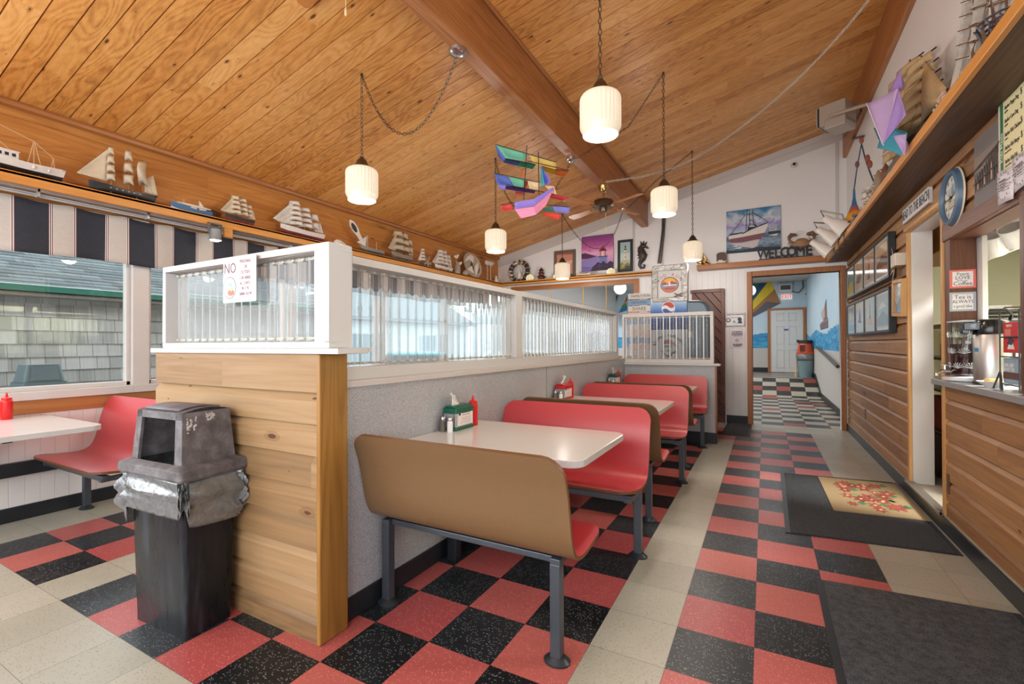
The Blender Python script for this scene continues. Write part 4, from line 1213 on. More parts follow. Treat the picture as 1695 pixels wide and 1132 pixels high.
sail_patch('oar_panel', [[k_(870, 800), k_(1035, 808), k_(1030, 870), k_(900, 850)]], '#7d7fd2', 4.5)
sail_patch('oar_panel', [[k_(800, 850), k_(960, 880), k_(930, 930), k_(790, 885)]], '#cf3f33', 4.48)
sail_patch('oar_panel', [[k_(775, 820), k_(870, 800), k_(890, 850), k_(800, 850)]], '#3f7a66', 4.52)
sail_patch('bow_panel', [[k_(800, 605), k_(890, 612), k_(915, 690), k_(870, 680)]], '#dfb893', 4.47)
g = MB()
for a, b_ in ((k_(635, 230), k_(605, 740)), (k_(742, 290), k_(748, 690)), (k_(338, 220), k_(910, 388)), (k_(640, 375), k_(1030, 465)), (k_(328, 490), k_(760, 578)), (k_(440, 597), k_(900, 690)), (k_(390, 788), k_(700, 735)), (k_(820, 790), k_(1035, 808))):
    g.cyl(KT(*a[:2]), KT(*b_[:2]), 0.004, n=6)
g.build('spar', mat('#2a2320', 0.5, name='dark_kite_spar'), t)
tp = KT(*k_(635, 230)[:2]); g = MB(); g.tube([tp, (tp.x, tp.y, ZC(tp.x))], 0.0012, 4); g.build('hanging_line', mat('#d6c9b5', 0.6), t)

# ---------------------------------------------------------------- model ships
def hullmesh(L, B, D, two, sheer=0.35, nu=22, nv=10):
    g = MB()
    def bb(u): return B * 0.5 * min(1, (max(0.0, u) / 0.30) ** 0.55) * (1 - 0.38 * max(0, (u - 0.72) / 0.28) ** 1.5)
    def zt(u): return D * (1 + sheer * (1 - u) ** 2.5 * 1.2 + sheer * 0.7 * max(0, (u - 0.5) / 0.5) ** 2)
    def P_(u, v):
        s_ = 2 * v - 1; a = abs(s_)
        keel = 0.0 + D * 0.35 * max(0, (0.14 - u) / 0.14) ** 1.3
        return (L * (u - 0.5) + (L * 0.05 * (a ** 2) * (u > 0.9) * (u - 0.9) * 10), bb(u) * (1 if s_ > 0 else -1) * min(1, a ** 0.55 * 1.0), keel + (zt(u) - keel) * a ** 2.0)
    h = nv // 2
    for (v0, v1, mi) in ((0, 0.19, 0), (0.19, 0.81, 1), (0.81, 1.0, 0)):
        g.grid(lambda u, v: P_(u, v0 + (v1 - v0) * v), nu, 4 if mi == 0 else 8, mi, flip=True)
    # transom and deck
    g.poly([P_(1.0, k / 12) for k in range(13)], 0)
    dk = [(P_(u / nu, 1.0), P_(u / nu, 0.0)) for u in range(nu + 1)]
    for (a, b_), (c_, d_) in zip(dk, dk[1:]):
        z_ = lambda p: (p[0], p[1] * 0.97, p[2] - D * 0.14)
        g.poly([z_(b_), z_(a), z_(c_), z_(d_)][::-1], 2)
    return g, zt
def belly(x, z0, z1, w0, w1, dep, y0=0.0):
    """square sail hanging at x between heights z0 (foot) and z1 (head)"""
    return lambda u, v: (x - dep * math.sin(PI * min(1, (1 - v) * 0.9 + 0.1)) * (0.35 + 0.65 * math.sin(PI * u)), y0 + (w0 + (w1 - w0) * v) * (u - 0.5) * (1 - 0.08 * math.sin(PI * (1 - v))), z0 + (z1 - z0) * v + 0.12 * (z1 - z0) * math.sin(PI * u) * (1 - v))
def ship(name, label, loc, rz, L, H, cols, masts, group, jib=2, spanker=True, beam=0.2, depth=0.11, yaw_sail=0.9, sailw=1.0, stand=True, rig=True, portholes=None):
    hullc, keelc, deckc, sailc, sparc = cols
    t = thing(name, label, 'model ship', loc, rz, group)
    B, D = L * beam, L * depth
    zs = 0.035 if stand else 0.0
    hm, zt = hullmesh(L, B, D, True)
    for p in hm.v: p.z += zs
    ho = hm.build('hull', [hullc, keelc, deckc], t, local=True)
    if portholes:
        g = MB()
        for k in range(6): 
            for sy in (-1, 1): g.box((L * (-0.22 + 0.09 * k), sy * (B * 0.5 - 0.003), zs + D * 0.68), (L * (-0.20 + 0.09 * k), sy * (B * 0.5 + 0.003), zs + D * 0.8))
        g.build('porthole', portholes, ho, local=True)
    rg = MB()
    bow = Vector((-L * 0.5, 0, zs + zt(0)))
    tipb = bow + Vector((-L * 0.17, 0, L * 0.06))
    g = MB(); g.cyl(bow + Vector((L * 0.08, 0, -D * 0.1)), tipb, L * 0.010, L * 0.005, 6); g.build('bowsprit', sparc, t, local=True)
    tops = []
    for (mx, mh, ns, wd) in masts:
        x = mx * L; zb = zs + D * 0.9
        g = MB(); g.cyl((x, 0, zb), (x, 0, mh * H), L * 0.011, L * 0.005, 6)
        zlo, zhi = zb + H * 0.10, mh * H * 0.97
        hgt = (zhi - zlo) / max(1, ns)
        for k in range(ns):
            z_ = zlo + hgt * (k + 1); w_ = wd * L * (1 - 0.5 * k / max(1, ns)) * 1.0
            ca, sa_ = math.cos(yaw_sail), math.sin(yaw_sail)
            g.cyl((x + sa_ * w_ / 2, -ca * w_ / 2, z_), (x - sa_ * w_ / 2, ca * w_ / 2, z_), L * 0.005, n=5)
        mo = g.build('mast', sparc, t, local=True)
        for k in range(ns):
            z1 = zlo + hgt * (k + 1) - 0.004; z0 = zlo + hgt * k + hgt * 0.10
            w0 = wd * L * (1 - 0.5 * max(0, k - 0.8) / max(1, ns)) * 0.92; w1 = wd * L * (1 - 0.5 * k / max(1, ns)) * 0.88
            g = MB(T(x, 0, 0) @ RZ(yaw_sail) @ T(-x - L * 0.012, 0, 0)); g.grid(belly(x, z0, z1, w0, w1, hgt * 0.32 * sailw), 6, 5)
            g.build('sail', sailc, t, solid=0.0012, local=True)
        tops.append(Vector((x, 0, mh * H)))
        if rig:
            for sy in (-1, 1):
                for q in (-0.03, 0.02, 0.06): rg.cyl((x + q * L, sy * B * 0.46, zs + D), (x, 0, mh * H * 0.72), 0.0007, n=4)
    for k in range(jib):
        a = tipb.lerp(bow + Vector((L * 0.05, 0, 0)), k * 0.36)
        b_ = tops[0] * (0.96 - 0.16 * k) + Vector((0, 0, zs * 0.2)); b_.x = tops[0].x - 0.004; 
        c_ = Vector((tops[0].x - L * (0.05 + 0.03 * k), 0.012 * (k + 1), zs + D + H * 0.10))
        g = MB(); g.grid(lambda u, v: a.lerp(b_, v).lerp(a.lerp(c_, v).lerp(c_.lerp(b_, v), 0.3 * u) if False else a.lerp(c_, v), u) + Vector((0, 0.06 * L * math.sin(PI * u) * math.sin(PI * v) * 0.6, 0)), 5, 6)
        g.build('jib_sail', sailc, t, solid=0.0012, local=True)
    if spanker:
        x = masts[-1][0] * L; h = masts[-1][1] * H
        g = MB(); g.grid(lambda u, v: (x + 0.01 + L * 0.22 * u * (1 - 0.35 * v), 0.03 * L * math.sin(PI * u), zs + D * 1.5 + (h * (0.52 + 0.12 * u) - D * 1.5) * v), 5, 5)
        g.build('spanker_sail', sailc, t, solid=0.0012, local=True)
    if rig:
        for a, b_ in zip([tipb] + tops, tops + [Vector((L * 0.5, 0, zs + D * 1.2))]): rg.cyl(a, b_, 0.0007, n=4)
        rg.build('rigging', mat('#5a4a3a', 0.7, name='rigging_thread'), t, local=True)
    if stand:
        g = MB()
        for q in (-0.2, 0.2):
            g = MB(); g.box((q * L - 0.006, -B * 0.35, 0), (q * L + 0.006, B * 0.35, zs + D * 0.25)); g.build('stand', mat('#3b2a1c', 0.5, name='dark_ship_stand'), t, local=True)
    return t
def cm(h, r=0.6): return mat(h, r, var=0.10, scale=30)
CANVAS, CREAM, BONE = cm('#d2c5ad'), cm('#c9bca2'), cm('#d9d3cb')
SPAR, SPARD = cm('#a9764a'), cm('#4b3524')
SHELFZ = 2.463
LS = 'model ships on the shelf above the left windows'
def on_left(px, py, dz=0.0):
    p = AT(px, py, x=-4.29); return (-4.29, p.y, SHELFZ + dz)
# the schooner: three masts, curled topsails
ship('model_schooner', 'black hulled three masted model ship with curled cream sails and a big triangular foresail', (-4.29, -0.045, SHELFZ), PI / 2, 0.44, 0.44, (cm('#15191f', 0.35), cm('#10141a', 0.35), cm('#6b4a34'), CANVAS, SPAR), [(-0.17, 0.97, 4, 0.15), (0.10, 1.0, 3, 0.18), (0.33, 0.86, 1, 0.16)], LS, jib=1, spanker=True, beam=0.17, depth=0.12, sailw=1.6, portholes=cm('#d8c38e'))
# fishing boat, bow cut by the frame
t = thing('model_fishing_boat', 'black and white model fishing boat at the near end of the pine shelf', 'model ship', (-4.29, -0.66, SHELFZ), PI / 2, LS)
hm, zt = hullmesh(0.46, 0.11, 0.075, True)
for p in hm.v: p.z += 0.03
hm.build('hull', [cm('#d7d4cf'), cm('#14171b', 0.4), cm('#8a7a66')], t, local=True)
g = MB(); g.box((-0.12, -0.032, 0.10), (0.0, 0.032, 0.165)); g.box((-0.125, -0.038, 0.165), (0.005, 0.038, 0.172)); ca = g.build('cabin', cm('#dedbd6'), t, bevel=0.002, local=True)
g = MB()
for k in range(3): 
    for sy in (-1, 1): g.box((-0.105 + k * 0.035, sy * 0.0315, 0.13), (-0.085 + k * 0.035, sy * 0.0335, 0.152))
g.build('cabin_window', cm('#22262b'), ca, local=True)
for a, b_ in (((0.085, 0, 0.09), (0.085, 0, 0.285)), ((0.13, 0, 0.08), (0.09, 0, 0.28)), ((0.05, 0, 0.10), (0.083, 0, 0.28)), ((0.20, 0, 0.09), (0.19, 0, 0.20)), ((0.085, 0, 0.285), (0.19, 0, 0.20)), ((0.18, 0.03, 0.09), (0.19, 0, 0.20)), ((0.085, 0, 0.285), (-0.13, 0.02, 0.36)), ((0.06, 0.02, 0.11), (-0.13, 0.02, 0.27))):
    g = MB(); g.cyl(a, b_, 0.0035, 0.0025, 6); g.build('mast', cm('#c9a77e'), t, local=True)
for k, (x, sy) in enumerate(((0.07, 1), (0.15, 1), (0.07, -1), (0.15, -1))):
    g = MB(); g.sph((x, sy * 0.055, 0.085), (0.010, 0.010, 0.014), 10, 8); g.build('fender', cm('#e3e0db'), t, local=True)
g = MB(); g.box((-0.1, -0.03, 0), (-0.09, 0.03, 0.045)); g.box((0.1, -0.03, 0), (0.11, 0.03, 0.045)); g.build('stand', cm('#3b2a1c'), t, local=True)
# small blue and white fishing boat
t = thing('model_fishing_boat', 'small blue and white model boat with one white sail, near the spot lamp', 'model ship', (-4.27, 0.465, SHELFZ), PI / 2, LS)
hm, zt = hullmesh(0.33, 0.085, 0.05, True, 0.7)
hm.build('hull', [cm('#3f6f9d'), cm('#e4e1dc'), cm('#57768f')], t, local=True)
g = MB(); g.cyl((0.07, 0, 0.03), (0.07, 0, 0.155), 0.003, n=6); g.cyl((-0.06, 0, 0.04), (-0.06, 0, 0.13), 0.003, n=6); g.cyl((-0.11, 0, 0.085), (0.17, 0, 0.09), 0.0035, n=6); g.build('mast', cm('#bfae93'), t, local=True)
g = MB(); g.poly([(0.073, 0, 0.15), (0.073, 0, 0.055), (0.155, 0, 0.05)]); g.build('sail', BONE, t, solid=0.0015, local=True)
g = MB(); g.box((-0.01, -0.02, 0.04), (0.04, 0.02, 0.075)); g.build('cabin', cm('#dcdad5'), t, bevel=0.002, local=True)
g = MB(); g.sph((0.03, 0.0, 0.092), (0.15, 0.012, 0.012), 12, 8); g.build('furled_sail', BONE, t, local=True)
ship('model_clipper', 'small square rigged model with dark hull and red keel above the spot lamp', (-4.28, 0.92, SHELFZ), PI / 2, 0.28, 0.31, (cm('#2d2a26'), cm('#7d2a2b'), cm('#6d5138'), CANVAS, SPAR), [(-0.15, 1.0, 4, 0.42), (0.12, 0.97, 4, 0.40), (0.34, 0.80, 3, 0.32)], LS, jib=2, depth=0.17)
ship('model_clipper', 'large model ship with many greyish white sails and white hull, red keel', (-4.28, 1.64, SHELFZ), PI / 2, 0.54, 0.44, (cm('#d8d2cc'), cm('#6e2630'), cm('#8a7a66'), BONE, SPAR), [(-0.18, 1.0, 5, 0.36), (0.06, 0.90, 4, 0.36), (0.30, 0.80, 2, 0.22)], LS, jib=4, depth=0.13, sailw=1.2)
ship('model_boat', 'small bare masted grey model boat beside the white paddle shape', (-4.28, 2.72, SHELFZ), PI / 2, 0.40, 0.26, (cm('#8f8478'), cm('#4c463e'), cm('#8a7a66'), BONE, cm('#cfc6ba')), [(-0.2, 1.0, 0, 0.1), (0.2, 0.8, 0, 0.1)], LS, jib=1, spanker=False, depth=0.14)
ship('model_galleon', 'model galleon with bulging tan sails, the tallest past the divider screen', (-4.28, 3.30, SHELFZ), PI / 2, 0.42, 0.46, (cm('#8b7f72'), cm('#5d5249'), cm('#6d5138'), cm('#c4b59a'), SPARD), [(-0.2, 1.0, 3, 0.5), (0.08, 0.98, 3, 0.48), (0.34, 0.82, 2, 0.36)], LS, jib=1, sailw=1.9, depth=0.17)
ship('model_boat', 'tiny dark model boat with stacked white sails next to a starfish', (-4.27, 3.78, SHELFZ), PI / 2, 0.20, 0.30, (cm('#57504a'), cm('#3a342e'), cm('#6d5138'), BONE, SPARD), [(-0.1, 1.0, 4, 0.45)], LS, jib=1, spanker=False, depth=0.16)
ship('model_clipper', 'all white model clipper beside the seagull bottle', (-4.28, 4.30, SHELFZ), PI / 2, 0.44, 0.36, (cm('#e0dcd6'), cm('#cfcac3'), cm('#c9c2b6'), BONE, cm('#d8d0c4')), [(-0.2, 1.0, 4, 0.32), (0.05, 1.0, 4, 0.32), (0.3, 0.85, 3, 0.28)], LS, jib=2, depth=0.10)

# ---------------------------------------------------------------- other things on the pine shelf
LG = 'trinkets on the pine shelves'
t = thing('seabird_head', 'white carved bird head peeking over the corner of the divider screen', 'figurine', (-4.27, 2.15, SHELFZ))
g = MB(T(-4.27, 2.15, SHELFZ)); g.sph((0, 0, 0.055), (0.035, 0.075, 0.055), 16, 10); g.tube([(0, 0.05, 0.075), (0, 0.10, 0.055), (0, 0.115, 0.01)], [0.022, 0.017, 0.006], 8); g.build('head', cm('#e2ddd6'), t)
g = MB(T(-4.27, 2.15, SHELFZ)); g.sph((0.033, 0.02, 0.068), 0.006, 8, 6); g.build('eye', INK, t)
a, b_ = AT(579, 364, x=-4.29), AT(601, 402, x=-4.29)
t = thing('wooden_paddle', 'white and black painted paddle shape leaning up among the model boats', 'paddle', (-4.29, b_.y, SHELFZ))
M = X3(tuple(b_), (a - b_), (1, 0, 0)); Lp = (a - b_).length
g = MB(M); g.prism([(0, -0.022), (Lp * 0.4, -0.026), (Lp * 0.6, -0.05), (Lp * 0.85, -0.05), (Lp, -0.012), (Lp, 0.012), (Lp * 0.85, 0.035), (Lp * 0.6, 0.035), (Lp * 0.4, 0.02), (0, 0.02)], -0.008, 0.008)
M2 = X3(tuple(b_), (a - b_), Vector((1, 0, 0)).cross(a - b_)); 
g = MB(M2); g.prism([(-0.09, -0.015), (0, -0.02), (Lp * 0.35, -0.03), (Lp * 0.6, -0.055), (Lp * 0.85, -0.045), (Lp, -0.010), (Lp, 0.010), (Lp * 0.85, 0.045), (Lp * 0.6, 0.05), (Lp * 0.35, 0.03), (0, 0.025), (-0.09, 0.02)], -0.008, 0.008); g.build('blade', cm('#e0dad2'), t, bevel=0.004)
g = MB(M2); g.prism(circ(Lp * 0.68, 0.008, Lp * 0.2, 0.033), 0.0075, 0.0095); g.build('dark_inlay', cm('#3d3b3c'), t)
def starfish(M, R, h=0.018):
    g = MB(M); n = 40; vs = [(0, 0, h)]; 
    for k in range(n):
        a = 2 * PI * k / n; r = R * (0.34 + 0.66 * max(0, math.cos(2.5 * ((a + PI / 5) % (2 * PI / 5)) - PI / 2 * 1.0 + 0)) ** 1.6) if False else R * (0.3 + 0.7 * abs(math.cos(2.5 * a)) ** 2.2)
        vs.append((r * math.cos(a), r * math.sin(a), 0.0))
    for k in range(n):
        a = 2 * PI * k / n; r = R * (0.3 + 0.7 * abs(math.cos(2.5 * a)) ** 2.2) * 0.5
        vs.append((r * math.cos(a), r * math.sin(a), h * 0.7))
    fs = []
    for k in range(n):
        k2 = (k + 1) % n; fs += [(1 + k, 1 + k2, 1 + n + k2, 1 + n + k), (1 + n + k, 1 + n + k2, 0)]
    g.add(vs, fs, 0, True); g.add(vs[1:n + 1], [tuple(range(n))[::-1]]); return g
p = AT(704, 436, x=-4.25)
g = starfish(X3((-4.25, p.y + 0.06, SHELFZ + 0.09), (0, 0.5, 1), (0, 1, -0.5)), 0.10); tag(g.build('starfish', cm('#9a8b78')), 'grey brown starfish propped next to the tiny white sailed boat', 'starfish', LG)
# seagull on a bottle
p = AT(757, 446, x=-4.27)
t = thing('gull_bottle', 'glass bottle with white gull figures on top, left of the round life ring plate', 'figurine', (-4.27, p.y, SHELFZ))
g = MB(T(-4.27, p.y, SHELFZ)); g.lathe([(0.05, 0), (0.055, 0.02), (0.055, 0.14), (0.035, 0.18), (0.03, 0.22)], 18); g.build('bottle', mat('#a69a86', 0.15, var=0.2), t)
for dy, dz, s_ in ((-0.06, 0.30, 1.0), (0.05, 0.20, 0.8)):
    g = MB(T(-4.25, p.y + dy, SHELFZ + dz)); g.sph((0, 0, 0), (0.022 * s_, 0.06 * s_, 0.028 * s_), 12, 8); g.sph((0, 0.05 * s_, 0.032 * s_), 0.020 * s_, 10, 8); g.cyl((0, 0.065 * s_, 0.03 * s_), (0, 0.095 * s_, 0.025 * s_), 0.006, 0.001, 6); g.cyl((0, 0, 0), (0.0, 0.0, -dz + 0.2 if dz > 0.25 else -0.06), 0.003, n=5); g.build('gull', cm('#e4e0da'), t)
p = AT(759, 449, x=-4.22); g = MB(T(-4.22, p.y + 0.2, SHELFZ + 0.045)); g.sph((0, 0, 0), (0.045, 0.06, 0.045), 14, 9); g.tube([(0, 0.03 + 0.06 * math.cos(a), 0.0 + 0.05 * math.sin(a)) for a in [0.5 * k for k in range(9)]], [0.02 - 0.001 * k for k in range(9)], 6)
tag(g.build('seashell', cm('#b7a79a')), 'round sea snail shell lying before the gull bottle', 'shell', LG)
# life ring plate
p = AT(782, 447, x=-4.27)
M = X3((-4.28, p.y, SHELFZ + 0.235), (0.15, 1, 0), (-0.25, 0, 1))
t = thing('carved_plate', 'round carved white and brown seagull plate leaning against the header', 'plate', (-4.28, p.y, SHELFZ))
g = MB(M); g.lathe([(0.0001, 0.0), (0.17, 0.0), (0.225, 0.012), (0.235, 0.02), (0.228, 0.026), (0.17, 0.012), (0.0001, 0.008)], 36); g.build('plate_body', cm('#a99e8d'), t)
g = MB(M); 
for k, (pts) in enumerate(([(-0.2, 0.03), (-0.05, 0.10), (0.02, 0.04), (0.08, 0.16), (0.0, 0.2), (-0.12, 0.13)], [(0.02, -0.2), (0.05, -0.02), (0.16, 0.08), (0.14, -0.05)], [(-0.18, -0.1), (-0.03, -0.02), (-0.02, -0.18)])): g.prism(pts, 0.012, 0.024)
g.build('carved_bird', cm('#e1dcd2'), t)
g = MB(M); g.prism([(-0.05, -0.22), (0.02, -0.05), (0.0, 0.1), (-0.06, -0.02)], 0.011, 0.016); g.prism([(0.08, -0.2), (0.13, -0.1), (0.2, 0.02), (0.2, -0.06)], 0.011, 0.016); g.build('dark_carving', cm('#4d463c'), t)
# two white glass birds on stalks
p = AT(809, 460, x=-4.27)
t = thing('bird_stalks', 'pair of white birds on thin stalks near the room corner', 'figurine', (-4.27, p.y, SHELFZ))
for dy in (-0.05, 0.07):
    g = MB(T(-4.27, p.y + dy, SHELFZ)); g.cyl((0, 0, 0), (0, 0, 0.33), 0.008, n=6); g.build('stalk', cm('#cfc6b4'), t)
    g = MB(T(-4.27, p.y + dy, SHELFZ)); g.sph((0, 0, 0.36), (0.04, 0.08, 0.05), 14, 8); g.tube([(0, 0.05, 0.37), (0, 0.1, 0.40), (0, 0.14, 0.36)], [0.03, 0.02, 0.006], 8); g.build('bird', cm('#d9d2c6'), t)
p = AT(822, 462, x=-4.27)
g = MB(T(-4.25, 5.96, SHELFZ)); g.lathe([(0.055, 0), (0.05, 0.03), (0.03, 0.08), (0.022, 0.11), (0.028, 0.13), (0.01, 0.15), (0.0001, 0.152)], 14)
tag(g.build('white_bell', cm('#d8d3cc')), 'small white bell shaped ornament in the corner of the pine shelves', 'ornament', LG)

# ---------------------------------------------------------------- end wall shelf
ES = 2.473
YS = 6.24
def onend(px, py, y=YS): return AT(px, py, y=y)
# wreath
c_ = onend(858, 446); M = X3((c_.x, 6.27, ES + 0.238), (1, 0, 0), (0, 0.1, 1))
t = thing('shell_wreath', 'dark rope wreath with shells and a white pelican at the shelf end', 'wreath', (c_.x, 6.24, ES))
g = MB(M)
R_ = 0.19
g.tube([(R_ * math.cos(a), R_ * math.sin(a), 0) for a in [2 * PI * k / 32 for k in range(32)]], 0.045, 10, closed=True); g.build('ring', cm('#3a322c'), t)
random.seed(5)
g = MB(M)
for k in range(26):
    a = 2 * PI * k / 26
    if k % 2: 
        q = Matrix.Rotation(a, 4, 'Z') @ T(R_, 0, 0); g.box((-0.047, -0.006, -0.047), (0.047, 0.006, 0.047), M=q)
g.build('rope_band', cm('#b9ad9b'), t)
for k in range(13):
    a = random.choice([random.uniform(1.0, 2.2), random.uniform(3.1, 5.4)]); r = R_ + random.uniform(-0.03, 0.03)
    g = MB(M @ T(r * math.cos(a), r * math.sin(a), 0.04)); g.sph((0, 0, 0), (random.uniform(0.025, 0.045), random.uniform(0.02, 0.035), 0.022), 10, 7); g.build('shell', cm(random.choice(['#d8cdbd', '#c7b29b', '#b39b86', '#e1d9cf'])), t)
g = MB(M @ T(0.02, -0.09, 0.03)); g.sph((0.0, 0.0, 0), (0.05, 0.085, 0.035), 12, 8); g.tube([(0.0, 0.06, 0.0), (-0.02, 0.12, 0.01), (-0.01, 0.17, 0.01), (0.02, 0.175, 0.01)], [0.022, 0.015, 0.016, 0.014], 8); g.tube([(0.02, 0.175, 0.01), (0.05, 0.12, 0.015), (0.055, 0.06, 0.015)], [0.012, 0.012, 0.003], 6); g.build('pelican', cm('#e3ddd4'), t)
def lightball(label, px, py, r):
    p = onend(px, py, 6.17)
    g = MB(); g.sph((p.x, 6.17, ES + r), r, 20, 14)
    for k in range(90):
        th = math.acos(1 - 2 * (k + 0.5) / 90); a = 2.399963 * k
        n_ = Vector((math.sin(th) * math.cos(a), math.sin(th) * math.sin(a), math.cos(th)))
        g.sph(Vector((p.x, 6.17, ES + r)) + n_ * r, r * 0.11, 6, 4, 1)
    tag(g.build('woven_ball', [mat('#c9c197', 0.5, var=0.25, scale=90, name='string_ball'), mat('#fff6cf', 0.4, emit=0.6, var=0.0, name='lit_fairy_beads')]), label, 'ornament', 'glowing woven balls on the end wall shelf')
lightball('glowing woven ball beside the shell wreath', 877, 458, 0.068)
lightball('glowing woven ball at the foot of the framed print behind the lamp', 921, 456, 0.055)
lightball('glowing woven ball between the purple lighthouse canvas and the narrow print', 1011, 448, 0.065)
# pagoda lighthouse
p = onend(896, 452); t = thing('lighthouse_figurine', 'small dark red tiered lighthouse figurine on the end shelf', 'figurine', (p.x, YS, ES))
F = T(p.x, YS, ES)
g = MB(F); g.lathe([(0.085, 0), (0.085, 0.03), (0.065, 0.05), (0.06, 0.09)], 8, smooth=False); g.lathe([(0.075, 0.10), (0.055, 0.115), (0.05, 0.16)], 8, smooth=False); g.lathe([(0.04, 0.16), (0.038, 0.21)], 8, smooth=False); g.build('tower', cm('#6d3d3d'), t)
g = MB(F); g.lathe([(0.09, 0.085), (0.07, 0.105)], 8, smooth=False); g.lathe([(0.07, 0.155), (0.055, 0.17)], 8, smooth=False); g.lathe([(0.055, 0.205), (0.02, 0.25), (0.006, 0.26), (0.003, 0.285)], 8, smooth=False); g.build('roof', cm('#33262a'), t)
def framed(name, label, cat, px0, py0, px1, py1, y, fw, fcol, shapes, lean=0.0, depth=0.02, group=None, pyb=None):
    a, b_ = AT(px0, py1, y=y), AT(px1, py0, y=y)
    W, H = b_.x - a.x, b_.z - a.z
    M = X3((a.x, y, a.z), (1, 0, 0), (0, lean, 1))
    t = thing(name, label, cat, (a.x, y, a.z), 0, group)
    g = MB(M)
    if fw > 0:
        g.box((0, 0, -depth), (W, fw, 0.006)); g.box((0, H - fw, -depth), (W, H, 0.006)); g.box((0, fw, -depth), (fw, H - fw, 0.006)); g.box((W - fw, fw, -depth), (W, H - fw, 0.006)); g.build('frame', fcol, t, bevel=0.003)
    g = MB(M); g.box((fw, fw, -depth), (W - fw, H - fw, -0.001)); g.build('canvas' if fw == 0 else 'mount', fcol if fw == 0 else cm('#d9cfc0'), t)
    sc = [(c_, [(fw + u * (W - 2 * fw), fw + v * (H - 2 * fw)) for u, v in pts]) for c_, pts in shapes]
    art('painting', M, sc, t, base=-0.001)
    return t
def paintmat(name, stops, axis='z', sc=2.0, amt=0.5, ysc=1.0, o=(0, 0), span=1.0):
    """brushy painted canvas: colour bands over the canvas with noise"""
    n = NT(name)
    v = (n.z - o[1]) / span
    f = v + (n.noise(n.vec(n.x * sc, n.y * sc, n.z * sc * ysc), 4, 5, 0.6, 0.8) - 0.5) * amt
    n.base(n.ramp(f, stops), 0.5)
    return n.mat
pz = onend(989, 448).z; ph_ = onend(989, 386).z - pz
PURP = paintmat('purple_dusk_sky', [(0.0, '#7f6ab6'), (0.18, '#9d86c8'), (0.36, '#d99fcd'), (0.5, '#eeb4d4'), (0.62, '#cf70b0'), (0.85, '#a04a92'), (1.0, '#7f4286')], 'z', 2.2, 0.26, 1.6, (0, pz), ph_)
framed('framed_print', 'framed reddish print half hidden behind a hanging lamp on the end shelf', 'picture', 917, 412, 952, 460, 6.31, 0.055, cm('#6a5f53'),
       [('#c98d7c', rect(0, 1, 0, 1)), ('#e0b7a0', [(0.2, 0.3), (0.8, 0.3), (1, 0.62), (0, 0.62)]), ('#a5604f', [(0, 0.95), (1, 0.9), (1, 1), (0, 1)]), ('#d9c8b5', circ(0.5, 0.45, 0.18, 0.12))], lean=0.03)
framed('lighthouse_canvas', 'large purple and pink canvas of a lighthouse by the sea on the end shelf', 'picture', 962.5, 386, 1015, 450, 6.315, 0.0, cm('#4b3560'),
       [(PURP, rect(0, 1, 0, 1)), ('#5d2c5c', [(0, 0.36), (0, 0.52), (0.12, 0.53), (0.3, 0.47), (0.52, 0.40), (0.4, 0.36)]), ('#8f86c4', [(0, 0.14), (0, 0.34), (0.3, 0.37), (0.52, 0.41), (0.56, 0.2), (0.3, 0.08)]), ('#7a6fb5', [(0, 0.05), (0, 0.16), (0.4, 0.1), (0.5, 0.02)]),
        ('#7c83c2', [(0.56, 0.22), (0.80, 0.22), (0.81, 0.38), (0.55, 0.38)]), ('#4c4a7c', rect(0.53, 0.83, 0.37, 0.40)), ('#e9a7b5', rect(0.60, 0.76, 0.40, 0.54)), ('#f6d9c9', rect(0.645, 0.70, 0.40, 0.53)), ('#5b2540', rect(0.595, 0.61, 0.40, 0.54)), ('#5b2540', rect(0.75, 0.765, 0.40, 0.54)), ('#6f2444', [(0.54, 0.54), (0.82, 0.54), (0.74, 0.60), (0.70, 0.64), (0.66, 0.64), (0.61, 0.60)]), ('#6f2444', rect(0.672, 0.688, 0.63, 0.70)),
        ('#37294a', [(0.30, 0.0), (0.36, 0.12), (0.46, 0.18), (0.52, 0.24), (0.62, 0.2), (0.7, 0.26), (0.8, 0.17), (0.9, 0.24), (1.0, 0.2), (1, 0)]), ('#54406a', [(0.5, 0.1), (0.56, 0.19), (0.62, 0.12)]), ('#241d33', [(0.6, 0), (0.68, 0.1), (0.8, 0.06), (0.9, 0.12), (0.97, 0)])], lean=0.02)
framed('lighthouse_print', 'narrow black framed print of a white lighthouse beside the seahorse', 'picture', 1022.5, 395, 1047, 450.5, 6.31, 0.045, cm('#22242a', 0.35),
       [('#a3c3c4', rect(0, 1, 0, 1)), ('#c7d8d2', rect(0, 1, 0.3, 0.6)), ('#e2ddcf', [(0.34, 0.2), (0.68, 0.2), (0.62, 0.72), (0.42, 0.72)]), ('#d2cab7', [(0.54, 0.2), (0.68, 0.2), (0.62, 0.72), (0.54, 0.72)]), ('#3a3530', rect(0.38, 0.66, 0.71, 0.745)), ('#8a6a55', rect(0.45, 0.59, 0.74, 0.82)), ('#2d2b2b', [(0.42, 0.82), (0.62, 0.82), (0.52, 0.90)]), ('#8d6f58', rect(0.47, 0.56, 0.58, 0.63)), ('#8d6f58', rect(0.47, 0.56, 0.42, 0.47)), ('#bfb7a2', rect(0.2, 0.85, 0.2, 0.34)), ('#7d8a4f', [(0, 0), (0, 0.2), (0.2, 0.26), (0.45, 0.16), (0.7, 0.24), (1, 0.18), (1, 0)]), ('#c0b25a', [(0.05, 0.05), (0.3, 0.2), (0.5, 0.1)]), ('#4d4a33', [(0.4, 0), (0.6, 0.14), (1, 0.1), (1, 0)])], lean=0.03)
